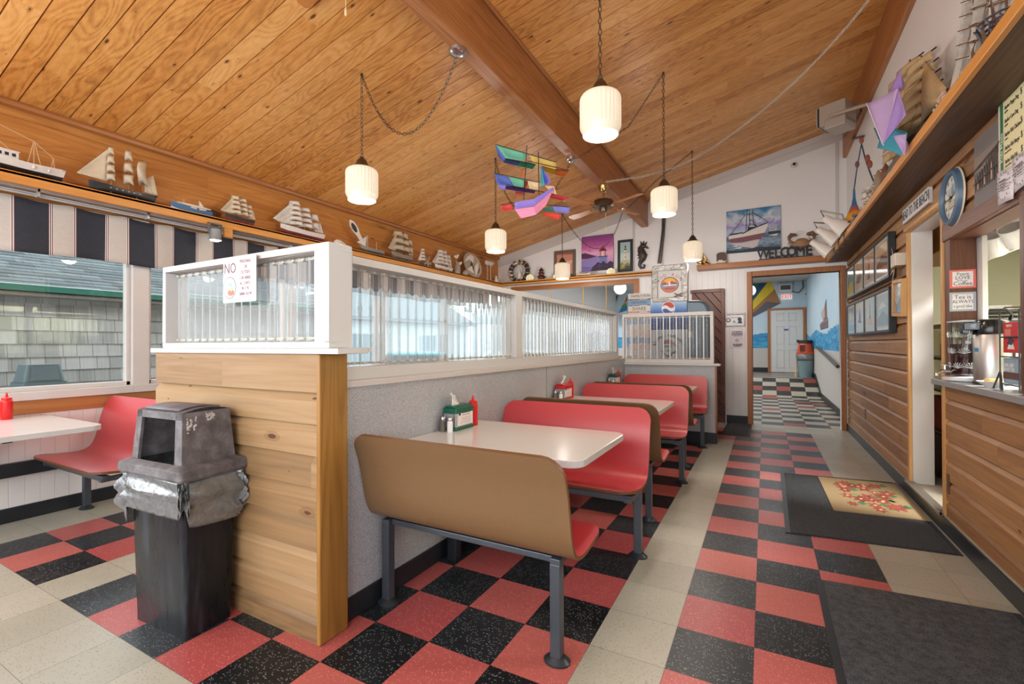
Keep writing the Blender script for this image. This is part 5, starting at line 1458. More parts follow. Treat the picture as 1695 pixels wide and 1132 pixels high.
p = onend(968, 452); ship('model_boat', 'flat pale wooden boat model in front of the purple lighthouse canvas', (p.x, 6.16, ES), 0, 0.28, 0.14, (cm('#cdb9a9'), cm('#a08d7d'), cm('#b9a28f'), BONE, cm('#8f7d6e')), [(-0.2, 0.8, 0, 0.1), (0.2, 1.0, 0, 0.1)], LG, jib=0, spanker=False, depth=0.12)
# seahorse on the wall
g = MB(); sp = [(1070, 404), (1065, 403), (1060, 408), (1060, 416), (1064, 421), (1065, 427), (1061, 433), (1058, 438), (1059, 443), (1064, 445.5), (1068, 443), (1068.5, 438), (1065, 436.5)]
sp3 = [AT(x, y, y=6.325) for x, y in [(1073.5, 411), (1069, 408.5), (1064, 406.5), (1061, 411), (1062, 417), (1064.5, 423), (1063.5, 429), (1060, 434), (1058.5, 439), (1061, 443.5), (1066, 443), (1067.5, 439), (1064.5, 437.5)]]
t = thing('seahorse_plaque', 'dark metal seahorse hanging on the white end wall', 'wall ornament', tuple(sp3[5]))
g.tube(sp3, [0.013, 0.022, 0.05, 0.055, 0.066, 0.078, 0.055, 0.036, 0.028, 0.023, 0.019, 0.014, 0.008], 10)
g.build('body', cm('#3d332c', 0.4), t)
g = MB()
for (x, y, x2, y2) in ((1062, 404, 1060, 399), (1065, 404, 1066, 398.5), (1068, 405, 1071, 400), (1058, 417, 1054.5, 415), (1058.5, 422, 1054, 423), (1059, 426, 1055, 428), (1058, 412, 1055, 410)):
    g.cyl(AT(x, y, y=6.325), AT(x2, y2, y=6.325), 0.018, 0.004, 6)
g.build('fin', cm('#3d332c', 0.4), t)
g = MB(); a, b_ = AT(1075, 452, y=6.10), AT(1092, 454, y=6.10); g.cyl(a + Vector((-0.06, 0, 0)), b_, 0.012, n=8); g.sph(b_, 0.02, 10, 8)
tag(g.build('curtain_rod', BLACKM), 'black rod sticking out from the end of the pine shelf', 'rod')
g = MB(); g.tube([AT(1098, 352, y=6.31), AT(1097, 380, y=6.31), AT(1094, 405, y=6.31), AT(1090, 436, y=6.31)], 0.016, 8); g.tube([AT(1101, 360, y=6.31), AT(1099, 392, y=6.31), AT(1093.5, 436, y=6.31)], 0.010, 6)
tag(g.build('conduit_pipe', mat('#5c5854', 0.35, 0.7)), 'grey metal conduit running down the white wall behind the lamp', 'pipe')

# ---------------------------------------------------------------- over the passage doorway
sz = AT(1247, 421, y=6.33).z; sh = AT(1247, 341, y=6.33).z - sz
SKYP = paintmat('painted_cloudy_sky', [(0.30, '#c9c7d6'), (0.52, '#a7b7d6'), (0.62, '#8f80bd'), (0.74, '#c9d3dc'), (0.9, '#3f83b0'), (1.0, '#2c6d9d')], 'z', 1.4, 0.55, 1.5, (0, sz), sh)
SEAP = paintmat('painted_harbour_water', [(0.0, '#24364f'), (0.15, '#4b6a86'), (0.26, '#8ea4b5'), (0.36, '#3d5670'), (0.5, '#6f88a0')], 'z', 3.0, 0.5, 4.0, (0, sz), sh)
framed('ship_painting', 'unframed blue painting of a white fishing boat above the WELCOME sign', 'picture', 1202.5, 339, 1292, 420, 6.318, 0.0, cm('#2f5570'),
       [(SKYP, rect(0, 1, 0, 1)), (SEAP, [(0, 0), (1, 0), (1, 0.42), (0.6, 0.42), (0, 0.40)]), ('#7f8fb3', [(0, 0.40), (0.1, 0.5), (0.25, 0.43), (0.5, 0.5), (0.7, 0.56), (0.85, 0.5), (1, 0.56), (1, 0.42), (0, 0.38)]),
        ('#d9d4cf', [(0.04, 0.37), (0.06, 0.42), (0.30, 0.44), (0.45, 0.53), (0.60, 0.59), (0.78, 0.635), (0.76, 0.52), (0.70, 0.385), (0.3, 0.33), (0.06, 0.31)]), ('#7b4a55', [(0.05, 0.31), (0.06, 0.34), (0.3, 0.36), (0.71, 0.41), (0.70, 0.35), (0.64, 0.28), (0.3, 0.24), (0.08, 0.25)]),
        ('#c9bfc0', [(0.05, 0.24), (0.3, 0.22), (0.62, 0.27), (0.58, 0.12), (0.5, 0.08), (0.3, 0.13)]), ('#1f2733', [(0.30, 0.445), (0.45, 0.535), (0.78, 0.645), (0.775, 0.62), (0.47, 0.51), (0.31, 0.425)]), ('#1f2733', [(0.06, 0.42), (0.06, 0.455), (0.31, 0.475), (0.31, 0.45)]), ('#1f2733', [(0.40, 0.50), (0.41, 0.60), (0.55, 0.63), (0.58, 0.585), (0.47, 0.54)]), ('#cfd3d6', rect(0.435, 0.53, 0.575, 0.605)),
        ('#232a36', [(0.365, 0.5), (0.39, 1.0), (0.402, 1.0), (0.38, 0.5)]), ('#232a36', [(0.51, 0.6), (0.485, 1.0), (0.497, 1.0), (0.525, 0.6)]), ('#232a36', rect(0.385, 0.49, 0.87, 0.885)), ('#232a36', [(0.44, 0.6), (0.43, 0.98), (0.44, 0.98), (0.455, 0.6)]), ('#232a36', [(0.37, 0.9), (0.1, 0.47), (0.108, 0.465), (0.375, 0.885)]), ('#232a36', [(0.5, 0.9), (0.78, 0.64), (0.785, 0.645), (0.505, 0.915)]), ('#232a36', [(0.43, 0.75), (0.56, 0.64), (0.565, 0.65), (0.43, 0.77)]),
        ('#b9c0c6', rect(0.80, 0.93, 0.43, 0.56)), ('#2a3442', rect(0.81, 0.92, 0.53, 0.54)), ('#2a3442', rect(0.81, 0.92, 0.49, 0.50)), ('#2a3442', rect(0.81, 0.90, 0.455, 0.465)), ('#1e2733', rect(0.78, 1.0, 0.37, 0.42)), ('#d7dde0', [(0.78, 0.33), (0.95, 0.36), (0.93, 0.31)]), ('#dfe4e6', [(0.12, 0.10), (0.3, 0.13), (0.27, 0.09)]), ('#dfe4e6', [(0.08, 0.15), (0.2, 0.17), (0.22, 0.14)]), ('#17222f', [(0, 0.0), (0, 0.07), (0.3, 0.04), (0.6, 0.09), (1, 0.05), (1, 0)])], lean=0.01)
NAVY = mat('#1d2433', 0.4, var=0.15, scale=20, name='navy_painted_letters')
a, b_ = AT(1256, 434.5, y=6.24), AT(1346, 428, y=6.24)
t = thing('welcome_sign', 'navy WELCOME letter sign standing on the brown ledge over the doorway', 'sign', ((a.x + b_.x) / 2, 6.24, 2.535))
W_ = b_.x - a.x
g = MB(); g.box((a.x, 6.215, 2.535), (b_.x, 6.265, 2.562)); g.build('base', NAVY, t, bevel=0.003)
M = X3(((a.x + b_.x) / 2, 6.245, 2.562 + 0.068), (1, 0, 0), (0, 0, 1))
for k, ch in enumerate('WELCOME'):
    xs = [-0.41, -0.265, -0.145, -0.02, 0.115, 0.275, 0.425][k] * W_
    o_ = font('letter', ch, M @ T(xs, 0.006, 0), 0.205, NAVY, t, 0.012, sx=0.80)
    # slab weight: thicken the strokes
    md = o_.modifiers.new('weight', 'SOLIDIFY'); md.thickness = 0.006; md.offset = 1
# crab
p = AT(1327, 403, y=6.25); t = thing('crab_ornament', 'brown crab ornament perched on top of the WELCOME letters', 'ornament', (p.x, 6.25, p.z))
CR = cm('#9a7452', 0.45)
g = MB(T(p.x, 6.25, p.z)); g.sph((0, 0, 0), (0.115, 0.04, 0.062), 20, 12); g.sph((0, -0.01, 0.03), (0.085, 0.035, 0.05), 16, 10); g.build('shell', CR, t)
for s_ in (-1, 1):
    g = MB(T(p.x, 6.25, p.z)); g.tube([(s_ * 0.09, 0, 0.01), (s_ * 0.15, 0, 0.05), (s_ * 0.165, 0, 0.10)], [0.02, 0.018, 0.022], 8); g.tube([(s_ * 0.165, 0, 0.10), (s_ * 0.13, 0, 0.145), (s_ * 0.075, 0, 0.14), (s_ * 0.06, 0, 0.115)], [0.028, 0.032, 0.018, 0.004], 8); g.build('claw', cm('#7a5a42', 0.45), t)
    for k in range(3):
        g = MB(T(p.x, 6.25, p.z)); g.tube([(s_ * 0.08, 0, -0.01 - 0.01 * k), (s_ * (0.17 - 0.02 * k), 0, 0.025 - 0.035 * k), (s_ * (0.18 - 0.03 * k), 0, -0.04 - 0.03 * k)], [0.013, 0.011, 0.003], 6); g.build('leg', cm('#a68562', 0.45), t)
# brass sailboat, plaque, security camera
p = AT(1168, 438, y=6.24); t = thing('brass_sailboat', 'small brass sailboat on the brown ledge by the rod run frame', 'ornament', (p.x, 6.24, 2.535))
g = MB(T(p.x, 6.24, 2.535)); g.grid(lambda u, v: (-0.05 + 0.1 * u * (1 - v * 0.9), 0.012 * math.sin(PI * u), 0.035 + 0.17 * v), 6, 6); g.build('sail', BRASS, t, solid=0.002)
g = MB(T(p.x, 6.24, 2.535)); g.sph((0, 0, 0.022), (0.065, 0.02, 0.016), 14, 8); g.box((-0.03, -0.02, 0), (0.03, 0.02, 0.008)); g.build('hull', BRASS, t)
p = AT(1140, 432, y=6.2); t = thing('brass_fish', 'tiny brass fish ornament peeking beside the rod run frame', 'ornament', (-0.60, 6.18, 2.535))
g = MB(T(-0.555, 6.18, 2.535)); g.sph((0, 0, 0.05), (0.05, 0.02, 0.035), 12, 8); g.prism([(0.035, 0.05), (0.08, 0.08), (0.08, 0.02)], -0.004, 0.004, M=Matrix.Rotation(PI / 2, 4, 'X')); g.box((-0.02, -0.02, 0), (0.02, 0.02, 0.02)); g.build('body', BRASS, t)
p = AT(1194, 438, y=6.25); t = thing('wooden_plaque', 'dark brown arched wooden plaque with a small white boat on the ledge', 'ornament', (p.x, 6.25, 2.535))
M = X3((p.x, 6.25, 2.535), (1, 0, 0), (0, 0, 1))
g = MB(M); g.prism([(-0.07, 0), (0.07, 0), (0.07, 0.16)] + circ(0, 0.16, 0.07, 0.03, 8, 0, 180)[1:-1] + [(-0.07, 0.16)], -0.02, 0.01); g.build('board', cm('#4f3a2c', 0.5), t, bevel=0.003)
g = MB(M); g.prism([(-0.08, 0.045), (0.08, 0.045), (0.06, 0.02), (-0.07, 0.02)], 0.01, 0.03); g.box((-0.04, 0.045, 0.012), (0.02, 0.065, 0.026)); g.build('white_boat', cm('#d8d2cb'), t)
p = AT(1314.5, 273, y=6.33); t = thing('security_camera', 'small white dome security camera high on the end wall', 'camera', tuple(p))
M = X3((p.x, 6.349, p.z), (1, 0, 0), (0, 0, 1)); g = MB(M); g.lathe([(0.045, 0), (0.045, 0.02), (0.035, 0.035), (0.03, 0.06)], 18); g.build('body', cm('#d5d3d0', 0.4), t)
g = MB(M); g.lathe([(0.022, 0.058), (0.018, 0.068), (0.0001, 0.07)], 16); g.build('lens', mat('#0f1114', 0.1), t)
# ---------------------------------------------------------------- notices by the passage
a, b_ = AT(1200, 541, y=6.335), AT(1234, 517, y=6.335); M = X3((a.x, 6.338, a.z), (1, 0, 0), (0, 0, 1)); W_, H_ = b_.x - a.x, b_.z - a.z
t = thing('paper_notice', 'wrinkled laminated white notice with small pictures, upper of two by the passage', 'notice', tuple(a))
g = MB(M); g.grid(lambda u, v: (W_ * u, H_ * v, 0.003 * math.sin(9 * u + 4 * v) * math.sin(7 * v)), 10, 8); g.build('sheet', mat('#dedce0', 0.12, var=0.05, scale=10, name='shiny_laminate'), t, solid=0.001)
random.seed(8)
art('print', M, strokes(W_ * 0.1, W_ * 0.9, H_ * 0.86, 0.012) + strokes(W_ * 0.3, W_ * 0.75, H_ * 0.66, 0.008) + [('#6b4a3f', circ(W_ * 0.17, H_ * 0.48, 0.035)), ('#e6e0dc', circ(W_ * 0.17, H_ * 0.48, 0.022)), ('#3a3d45', circ(W_ * 0.72, H_ * 0.52, 0.03)), ('#3a3d45', [(W_ * .62, H_ * .25), (W_ * .68, H_ * .45), (W_ * .8, H_ * .42), (W_ * .84, H_ * .22)]), ('#8a8e96', [(W_ * .38, H_ * .3), (W_ * .46, H_ * .5), (W_ * .52, H_ * .3)])], t, base=0.004)
a, b_ = AT(1208, 576, y=6.335), AT(1232, 545, y=6.335); M = X3((a.x, 6.338, a.z), (1, 0, 0), (0, 0, 1)); W_, H_ = b_.x - a.x, b_.z - a.z
t = thing('paper_notice', 'pale pink bordered notice, lower of two by the passage', 'notice', tuple(a))
g = MB(M); g.box((0, 0, -0.001), (W_, H_, 0.001)); g.build('sheet', mat('#ddb9c6', 0.2, var=0.04, name='pink_bordered_sheet'), t)
art('print', M, [('#ddd5de', rect(W_ * .08, W_ * .92, H_ * .05, H_ * .95))] + strokes(W_ * .15, W_ * .85, H_ * .88, .012, .02, .04, .005, '#33303a') + strokes(W_ * .15, W_ * .85, H_ * .80, .012, .02, .04, .005, '#33303a') + strokes(W_ * .12, W_ * .88, H_ * .73, .012, .02, .04, .005, '#33303a') + strokes(W_ * .2, W_ * .75, H_ * .66, .008) + [('#8a6a58', circ(W_ * .5, H_ * .42, .022)), ('#ddd5de', circ(W_ * .5, H_ * .42, .012))] + strokes(W_ * .2, W_ * .85, H_ * .2, .012, .02, .04, .005, '#33303a') + strokes(W_ * .25, W_ * .75, H_ * .12, .012, .02, .04, .005, '#33303a'), t, base=0.001)
# brown diagonal board door beside the machine
t = tag(link(bpy.data.objects.new('door_1', None)), kind='structure')
g = MB(); g.box((-0.70, 6.315, 0), (-0.25, 6.335, 2.10)); k = 0
g.build('door_boards', DIAGW, t)
g = MB()
z = 0.0
while z < 2.6:
    x0, x1 = -0.70, -0.25; za, zb = z, z - 0.45 * 1.25
    p0, p1 = Vector((x0, 6.312, za)), Vector((x1, 6.312, zb))
    if za > 2.1: u = (za - 2.1) / (za - zb); p0 = p0.lerp(p1, u)
    if p1.z < 0: u = (0 - za) / (zb - za); p1 = Vector((x0, 6.312, za)).lerp(Vector((x1, 6.312, zb)), u)
    if p0.z <= 2.1 and p0.z > 0: g.cyl(p0, p1, 0.006, n=4)
    z += 0.165
g.build('board_joint', cm('#2b1a16'), t)
g = MB(); g.box((-0.255, 6.29, 0), (-0.205, 6.36, 2.15)); g.box((-0.72, 6.29, 2.10), (-0.255, 6.36, 2.15)); g.build('casing', DIAGW, t, bevel=0.004)

# ---------------------------------------------------------------- drink machine, framed logo on top, lettered post
MY = 4.80
a = AT(1077, 500, y=MY); b_ = AT(1137, 500, y=MY); c_ = AT(1174.5, 530, y=MY)
MX0, MX1, MX2, MZ = a.x, b_.x, c_.x, 1.845
t = thing('drink_machine', 'blue and white soft drink machine standing behind the white ribbed screen', 'vending machine', ((MX0 + MX2) / 2, MY + 0.35, 0))
M = X3((0, MY, 0), (1, 0, 0), (0, 0, 1))
top = rrect(MX0 + 0.005, MX2, 0.02, MZ, 0.13, 8, (1, 0, 0, 0))
g = MB(M); g.prism(top, -0.70, -0.03); g.build('cabinet', mat('#4d6375', 0.4, var=0.1, scale=5, name='blue_grey_cabinet'), t)
g = MB(M); g.prism(rrect(MX1 + 0.004, MX2 - 0.035, 0.05, MZ - 0.02, 0.12, 8, (1, 0, 0, 0)), -0.03, 0.0); g.build('side_door', mat('#5d7688', 0.35, var=0.12, scale=6, name='blue_grey_door'), t, bevel=0.004)
g = MB(M); g.tube([(x, y, -0.028) for x, y in rrect(MX0 + 0.2, MX2 - 0.008, 0.03, MZ - 0.004, 0.13, 8, (1, 0, 0, 0))[:9]] + [(MX2 - 0.008, 0.4, -0.028)][::-1], 0.012, 6) if False else g.tube([(MX2 - 0.012, 0.3, -0.015)] + [(x, y, -0.015) for x, y in rrect(MX0 + 0.2, MX2 - 0.012, 0.03, MZ - 0.006, 0.13, 8, (1, 0, 0, 0))[:9]] + [(MX1 + 0.02, MZ - 0.006, -0.015)], 0.012, 6); g.build('door_seal', BLACKM, t)
g = MB(M); g.box((MX1 + 0.01, 1.35, 0.0), (MX1 + 0.07, 1.43, 0.004)); g.build('price_label', cm('#dfe1e2'), t)
g = MB(M); g.box((MX0, 0.08, -0.03), (MX1, MZ, 0.012)); fp = g.build('front_panel', mat('#d3d5d9', 0.2, var=0.03, scale=6, name='lit_white_front'), t)
fw_ = MX1 - MX0; zl = MZ - 0.245
BL1 = paintmat('blue_logo_field', [(0.0, '#1b3f8f'), (0.5, '#2a5fb4'), (0.8, '#8fb4de'), (1.0, '#d5e3f1')], 'z', 1.2, 0.18, 1.0, (0, zl - 0.1), 0.38)
cx = MX0 + fw_ * 0.5; cz = MZ - 0.085; r = 0.085
def wav(off, n=10): return [(cx - r + 2 * r * k / n, cz + off + 0.022 * math.sin(2 * PI * k / n)) for k in range(n + 1)]
def clipc(pts): 
    out = []
    for x, y in pts:
        d = math.hypot(x - cx, y - cz); s_ = min(1, r * 0.97 / d) if d > 1e-6 else 1
        out.append((cx + (x - cx) * s_, cz + (y - cz) * s_))
    return out
art('drink_logo', M, [(BL1, rect(MX0, MX1, zl - 0.14, MZ)), ('#e8ebf0', circ(cx, cz, r * 1.06)), ('#c23b33', clipc([(cx + r * math.cos(math.radians(k)) * 1.2, cz + r * math.sin(math.radians(k)) * 1.2) for k in range(20, 161, 10)] + wav(0.018))), ('#274f9c', clipc([(cx + r * math.cos(math.radians(k)) * 1.2, cz + r * math.sin(math.radians(k)) * 1.2) for k in range(200, 341, 10)][::1] + wav(-0.028)[::-1]))], fp, base=0.012)
# printed pirate emblem: bandana skull over crossed shafts, arched wording
ez = zl - 0.38; em = []
for s_ in (-1, 1): em.append(('#4b4a50', [(cx - s_ * 0.10, ez - 0.22), (cx - s_ * 0.085, ez - 0.235), (cx + s_ * 0.10, ez - 0.06), (cx + s_ * 0.085, ez - 0.045)])); em.append(('#b1564c', [(cx - s_ * 0.105, ez - 0.225), (cx - s_ * 0.08, ez - 0.245), (cx - s_ * 0.05, ez - 0.21), (cx - s_ * 0.07, ez - 0.19)]))
em += [('#c9c7c9', circ(cx, ez + 0.02, 0.062, 0.07)), ('#c9c7c9', rect(cx - 0.035, cx + 0.035, ez - 0.07, ez)), ('#33323a', circ(cx - 0.024, ez + 0.01, 0.017)), ('#33323a', circ(cx + 0.024, ez + 0.01, 0.017)), ('#33323a', rect(cx - 0.026, cx + 0.026, ez - 0.055, ez - 0.045)), ('#a8483f', circ(cx, ez + 0.045, 0.07, 0.06, 16, 0, 180)), ('#a8483f', [(cx + 0.06, ez + 0.05), (cx + 0.13, ez + 0.02), (cx + 0.12, ez - 0.01), (cx + 0.07, ez + 0.03)])]
for k in range(15):
    a_ = math.radians(160 - k * 10); R_ = 0.21
    if k in (6,): continue
    em.append(('#6a6870', [(cx + (R_ + dr) * math.cos(a_ + da) * 0.95, ez - 0.03 + (R_ + dr) * math.sin(a_ + da) * 0.9) for dr, da in ((-0.02, -0.055), (0.02, -0.05), (0.02, 0.05), (-0.02, 0.055))]))
for k in range(7): em.append(('#55535b', rect(cx - 0.11 + k * 0.033, cx - 0.087 + k * 0.033, ez - 0.33, ez - 0.29)))
art('pirate_emblem', M, em, fp, base=0.012, step=0.0003)
# silver frame with the rod run logo
a, b_ = AT(1081, 497, y=MY), AT(1136, 436, y=MY)
t = thing('logo_frame', 'silver wrapped square frame showing the round ROD RUN logo on top of the drink machine', 'picture', ((a.x + b_.x) / 2, MY + 0.06, MZ))
x0, x1, z0, z1 = a.x - 0.01, b_.x + 0.01, MZ + 0.002, b_.z
M = X3((x0, MY, z0), (1, 0, 0), (0, 0, 1)); W_, H_ = x1 - x0, z1 - z0
def crum():
    n = NT('crinkled_silver_foil'); f = n.noise(n.obj(), 14, 4, 0.6, 1.0); n.base(n.mix(f, '#6f6b66', '#b3aea7'), 0.3, 0.7); n.bump(f, 0.7, 0.02); return n.mat
FOIL = crum()
g = MB(M); f_ = W_ * 0.16
for q in ((0, 0, W_, f_ * 0.8), (0, H_ - f_, W_, H_), (0, f_ * 0.8, f_, H_ - f_), (W_ - f_, f_ * 0.8, W_, H_ - f_)): g.box((q[0], q[1], -0.12), (q[2], q[3], 0.01))
g.box((0, 0, -0.12), (W_, H_, -0.10)); g.build('frame', FOIL, t, bevel=0.006)
g = MB(M); g.box((f_, f_ * 0.8, -0.10), (W_ - f_, H_ - f_, -0.012)); g.build('panel', cm('#d9d6d6', 0.3), t)
cx, cz = W_ * 0.5, H_ * 0.46; r = W_ * 0.235
lg = [('#33323c', circ(cx, cz, r * 1.12, r)), ('#d9863a', circ(cx, cz, r * 1.06, r * 0.94)), ('#e8b552', circ(cx, cz + r * 0.35, r * 0.7, r * 0.5)), ('#c4483c', [(cx - r, cz + r * .1), (cx - r * .6, cz + r * .42), (cx - r * .2, cz + r * .15), (cx + r * .3, cz + r * .5), (cx + r * .95, cz + r * .1)]), ('#7d98bf', [(cx - r * 1.02, cz + r * .1), (cx + r * 1.02, cz + r * .1), (cx + r * .95, cz - r * .3), (cx - r * .95, cz - r * .3)]), ('#e2e3ea', [(cx - r * .9, cz - r * .02), (cx + r * .8, cz + r * .05), (cx + r * .9, cz - r * .1), (cx - r * .6, cz - r * .15)]), ('#5a6a46', [(cx - r * 1.0, cz + r * .05), (cx - r * .7, cz + r * .28), (cx - r * .35, cz + r * .05)]), ('#5a6a46', [(cx + r * 1.0, cz + r * .05), (cx + r * .6, cz + r * .3), (cx + r * .3, cz + r * .05)]), ('#c96a6a', [(cx - r * .85, cz - r * .45), (cx - r * .3, cz - r * .22), (cx + r * .5, cz - r * .25), (cx + r * .85, cz - r * .45), (cx + r * .5, cz - r * .72), (cx - r * .5, cz - r * .72)]), ('#e9e6e6', circ(cx, cz + r * .12, r * .11, r * .3)), ('#8f3c38', rect(cx - r * .6, cx + r * .6, cz - r * .5, cz - r * .42))]
art('round_logo', M, lg, t, base=-0.012)
cols = ['#9a2f2c', '#a8542a', '#96302c', '#b06a25', '#a0402c', '#8f2d2a']
word = ['R', 'O', 'D', 'R', 'U', 'N']; angs = [152, 132, 112, 74, 52, 30]
for ch, an, cc_ in zip(word, angs, cols):
    a_ = math.radians(an); font('letter', ch, M @ T(cx + r * 1.42 * math.cos(a_) * 1.08, cz + r * 1.28 * math.sin(a_), -0.010) @ RZ(a_ - PI / 2), r * 0.56, cm(cc_), t, 0.001)
g = MB(M)
for s_ in (-1, 1): g.cyl((W_ * 0.64, H_ * (0.17 + s_ * 0.045), 0.014), (W_ * 0.86, H_ * (0.17 - s_ * 0.045), 0.014), 0.008, n=5)
g.build('twig_cross', cm('#7a7066'), t)
# lettered slats on a post
PY = 5.25
t = thing('slat_sign', 'tall stack of lettered white, blue and pink wooden slats beside the drink machine', 'sign', (-1.31, PY + 0.03, 0))
sl = ['#cfc9c2', '#7e9fc0', '#d6cfc5', '#d8b3a8', '#8f9fb8', '#cdc8c2', '#d2bcb2', '#8aa0bb', '#d6b9ae', '#cfcac4', '#d0b6ac', '#c9c3bc']
g = MB(); g.box((-1.47, PY + 0.022, 0), (-1.43, PY + 0.05, 1.98)); g.box((-1.20, PY + 0.022, 0), (-1.16, PY + 0.05, 1.98)); g.build('post', TRIMZ, t)
zt_ = 2.035
FNT = mat('#6f6a6c', 0.6, name='faded_sign_lettering')
words = ['FAMILY FUN', 'MEMORIES', 'SHARE', 'LAUGH']
for k in range(12):
    h = 0.086; z1 = zt_ - k * 0.096
    wd = (-1.485, -1.10 if k == 0 else -1.15)
    g = MB(); g.box((wd[0], PY - (0.012 if k == 0 else 0), z1 - h), (wd[1], PY + 0.024, z1)); so = g.build('slat', mat(sl[k], 0.6, var=0.12, scale=40), t, bevel=0.003)
    if k < 4: font('lettering', words[k], X3(((wd[0] + wd[1]) / 2, PY - 0.0015 - (0.012 if k == 0 else 0), z1 - h * 0.5), (1, 0, 0), (0, 0, 1)), 0.075 if k == 2 else 0.055, FNT, so, 0.0008, sx=0.95)
# ---------------------------------------------------------------- back room: mural kites, lamps, door, bin, seating
YB = 14.985
def bm_(name, label, cat, shapes, y=YB):
    M = X3((0, y, 0), (1, 0, 0), (0, 0, 1))
    t = thing(name, label, cat, (0, y, 1.5))
    art('painted_shape', M, shapes, t, rough=0.6, step=0.002)
    return t
q = lambda x, y: (AT(1230 + x / 3.905, 430 + y / 3.905, y=YB).x, AT(1230 + x / 3.905, 430 + y / 3.905, y=YB).z)
bm_('kite_mural', 'large green, yellow and brown kite painted on the blue back wall', 'mural', [('#2c6d63', [q(40, 140), q(170, 130), q(55, 300), q(20, 260)]), ('#1f4c73', [q(20, 270), q(90, 250), q(170, 130), q(120, 132)]), ('#e3c52f', [q(170, 130), q(203, 190), q(45, 345), q(30, 310)]), ('#a8743e', [q(203, 190), q(243, 280), q(50, 372), q(45, 340)]), ('#5c5a63', [q(150, 270), q(243, 280), q(50, 376), q(46, 362)])])
bm_('kite_mural', 'small red and yellow kite painted high beside the EXIT sign', 'mural', [('#b8432c', [q(400, 222), q(425, 190), q(428, 240)]), ('#d9a13a', [q(405, 225), q(428, 240), q(420, 245)])])
q2 = lambda x, y: (AT(x, y, y=YB).x, AT(x, y, y=YB).z)
bm_('kite_mural', 'rainbow striped kite painted on the wall seen through the end opening', 'mural', [('#b23b33', [q2(1040, 487), q2(1038, 497), q2(1033, 502)]), ('#d99a3a', [q2(1038, 497), q2(1036, 502), q2(1030, 506), q2(1033, 501)]), ('#5d9a4a', [q2(1038, 502), q2(1037, 507), q2(1028, 511), q2(1030, 505)]), ('#2f7fb8', [q2(1038, 506), q2(1038, 515), q2(1024, 519), q2(1028, 510)]), ('#e6e3de', [q2(1038, 514), q2(1038, 519), q2(1022, 523), q2(1024, 518)])])
bm_('bird_mural', 'grey heron and blue ribbon shapes painted on the wall seen through the end opening', 'mural', [('#59606c', [q2(966, 477), q2(972, 475), q2(974, 487), q2(968, 492)]), ('#3e86c0', [q2(973, 489), q2(980, 499), q2(981, 483), q2(983, 499), q2(978, 502)]), ('#59606c', [q2(1002, 492), q2(1006, 490), q2(1008, 496), q2(1004, 508)]), ('#dfe1e2', [q2(1003, 492), q2(1006, 492), q2(1006, 499)]), ('#59606c', [q2(1018, 490), q2(1024, 488), q2(1020, 500)])])
MRM = X3((1.499, 0, 0), (0, -1, 0), (0, 0, 1))
r2 = lambda x, y: (-AT(1230 + x / 3.905, 430 + y / 3.905, x=1.495).y, AT(1230 + x / 3.905, 430 + y / 3.905, x=1.495).z)
t = thing('ship_mural', 'brown sailing ship painted on the right passage wall above blue waves', 'mural', (1.495, 9, 1.6))
art('painted_shape', MRM, [('#6e5a5f', [r2(495, 420), r2(548, 385), r2(550, 440), r2(500, 455)]), ('#8b6f68', [r2(500, 410), r2(545, 370), r2(548, 392), r2(498, 425)]), ('#7c5a50', [r2(528, 290), r2(537, 252), r2(541, 375), r2(520, 390)]), ('#b9a59b', [r2(505, 345), r2(528, 300), r2(530, 372), r2(515, 385)])], t, rough=0.6, step=0.002)
# six panel door
a, b_ = AT(1230 + 176 / 3.905, 500, y=14.95), AT(1230 + 387 / 3.905, 500, y=14.95)
t = tag(link(bpy.data.objects.new('door_2', None)), kind='structure')
DXa, DXb, Dz0, Dz1 = a.x, b_.x, 0.37, 2.31
g = MB(); g.box((DXa, 14.95, Dz0), (DXb, 14.99, Dz1)); g.build('slab', cm('#dcdad6', 0.4), t)
w_ = DXb - DXa
for r0, r1 in ((0.04, 0.36), (0.42, 0.74), (0.80, 0.95)):
    for c0, c1 in ((0.18, 0.42), (0.56, 0.80)):
        g = MB(); x0, x1, z0, z1 = DXa + w_ * c0, DXa + w_ * c1, Dz0 + (Dz1 - Dz0) * r0 + 0.05, Dz0 + (Dz1 - Dz0) * r1
        for q_ in ((x0, z0, x1, z0 + 0.015), (x0, z1 - 0.015, x1, z1), (x0, z0, x0 + 0.015, z1), (x1 - 0.015, z0, x1, z1)): g.box((q_[0], 14.94, q_[1]), (q_[2], 14.95, q_[3]))
        g.build('raised_panel', cm('#cfcdc9', 0.4), t)
g = MB(); g.box((DXa - 0.08, 14.93, 0.36), (DXa, 15.0, Dz1 + 0.06)); g.box((DXb, 14.93, 0.36), (DXb + 0.08, 15.0, Dz1 + 0.06)); g.box((DXa, 14.93, Dz1), (DXb, 15.0, Dz1 + 0.06)); g.build('casing', TRIMZ, t)
g = MB(); p = AT(1230 + 278 / 3.905, 430 + 451 / 3.905, y=14.93); g.prism([(p.x - 0.07, p.z + 0.02), (p.x + 0.07, p.z + 0.02), (p.x + 0.04, p.z - 0.025), (p.x - 0.04, p.z - 0.025)], -14.945, -14.93, M=Matrix.Rotation(PI / 2, 4, 'X')); tag(g.build('door_sticker', cm('#2c5f9a')), 'small blue sticker on the white six panel door', 'sticker')
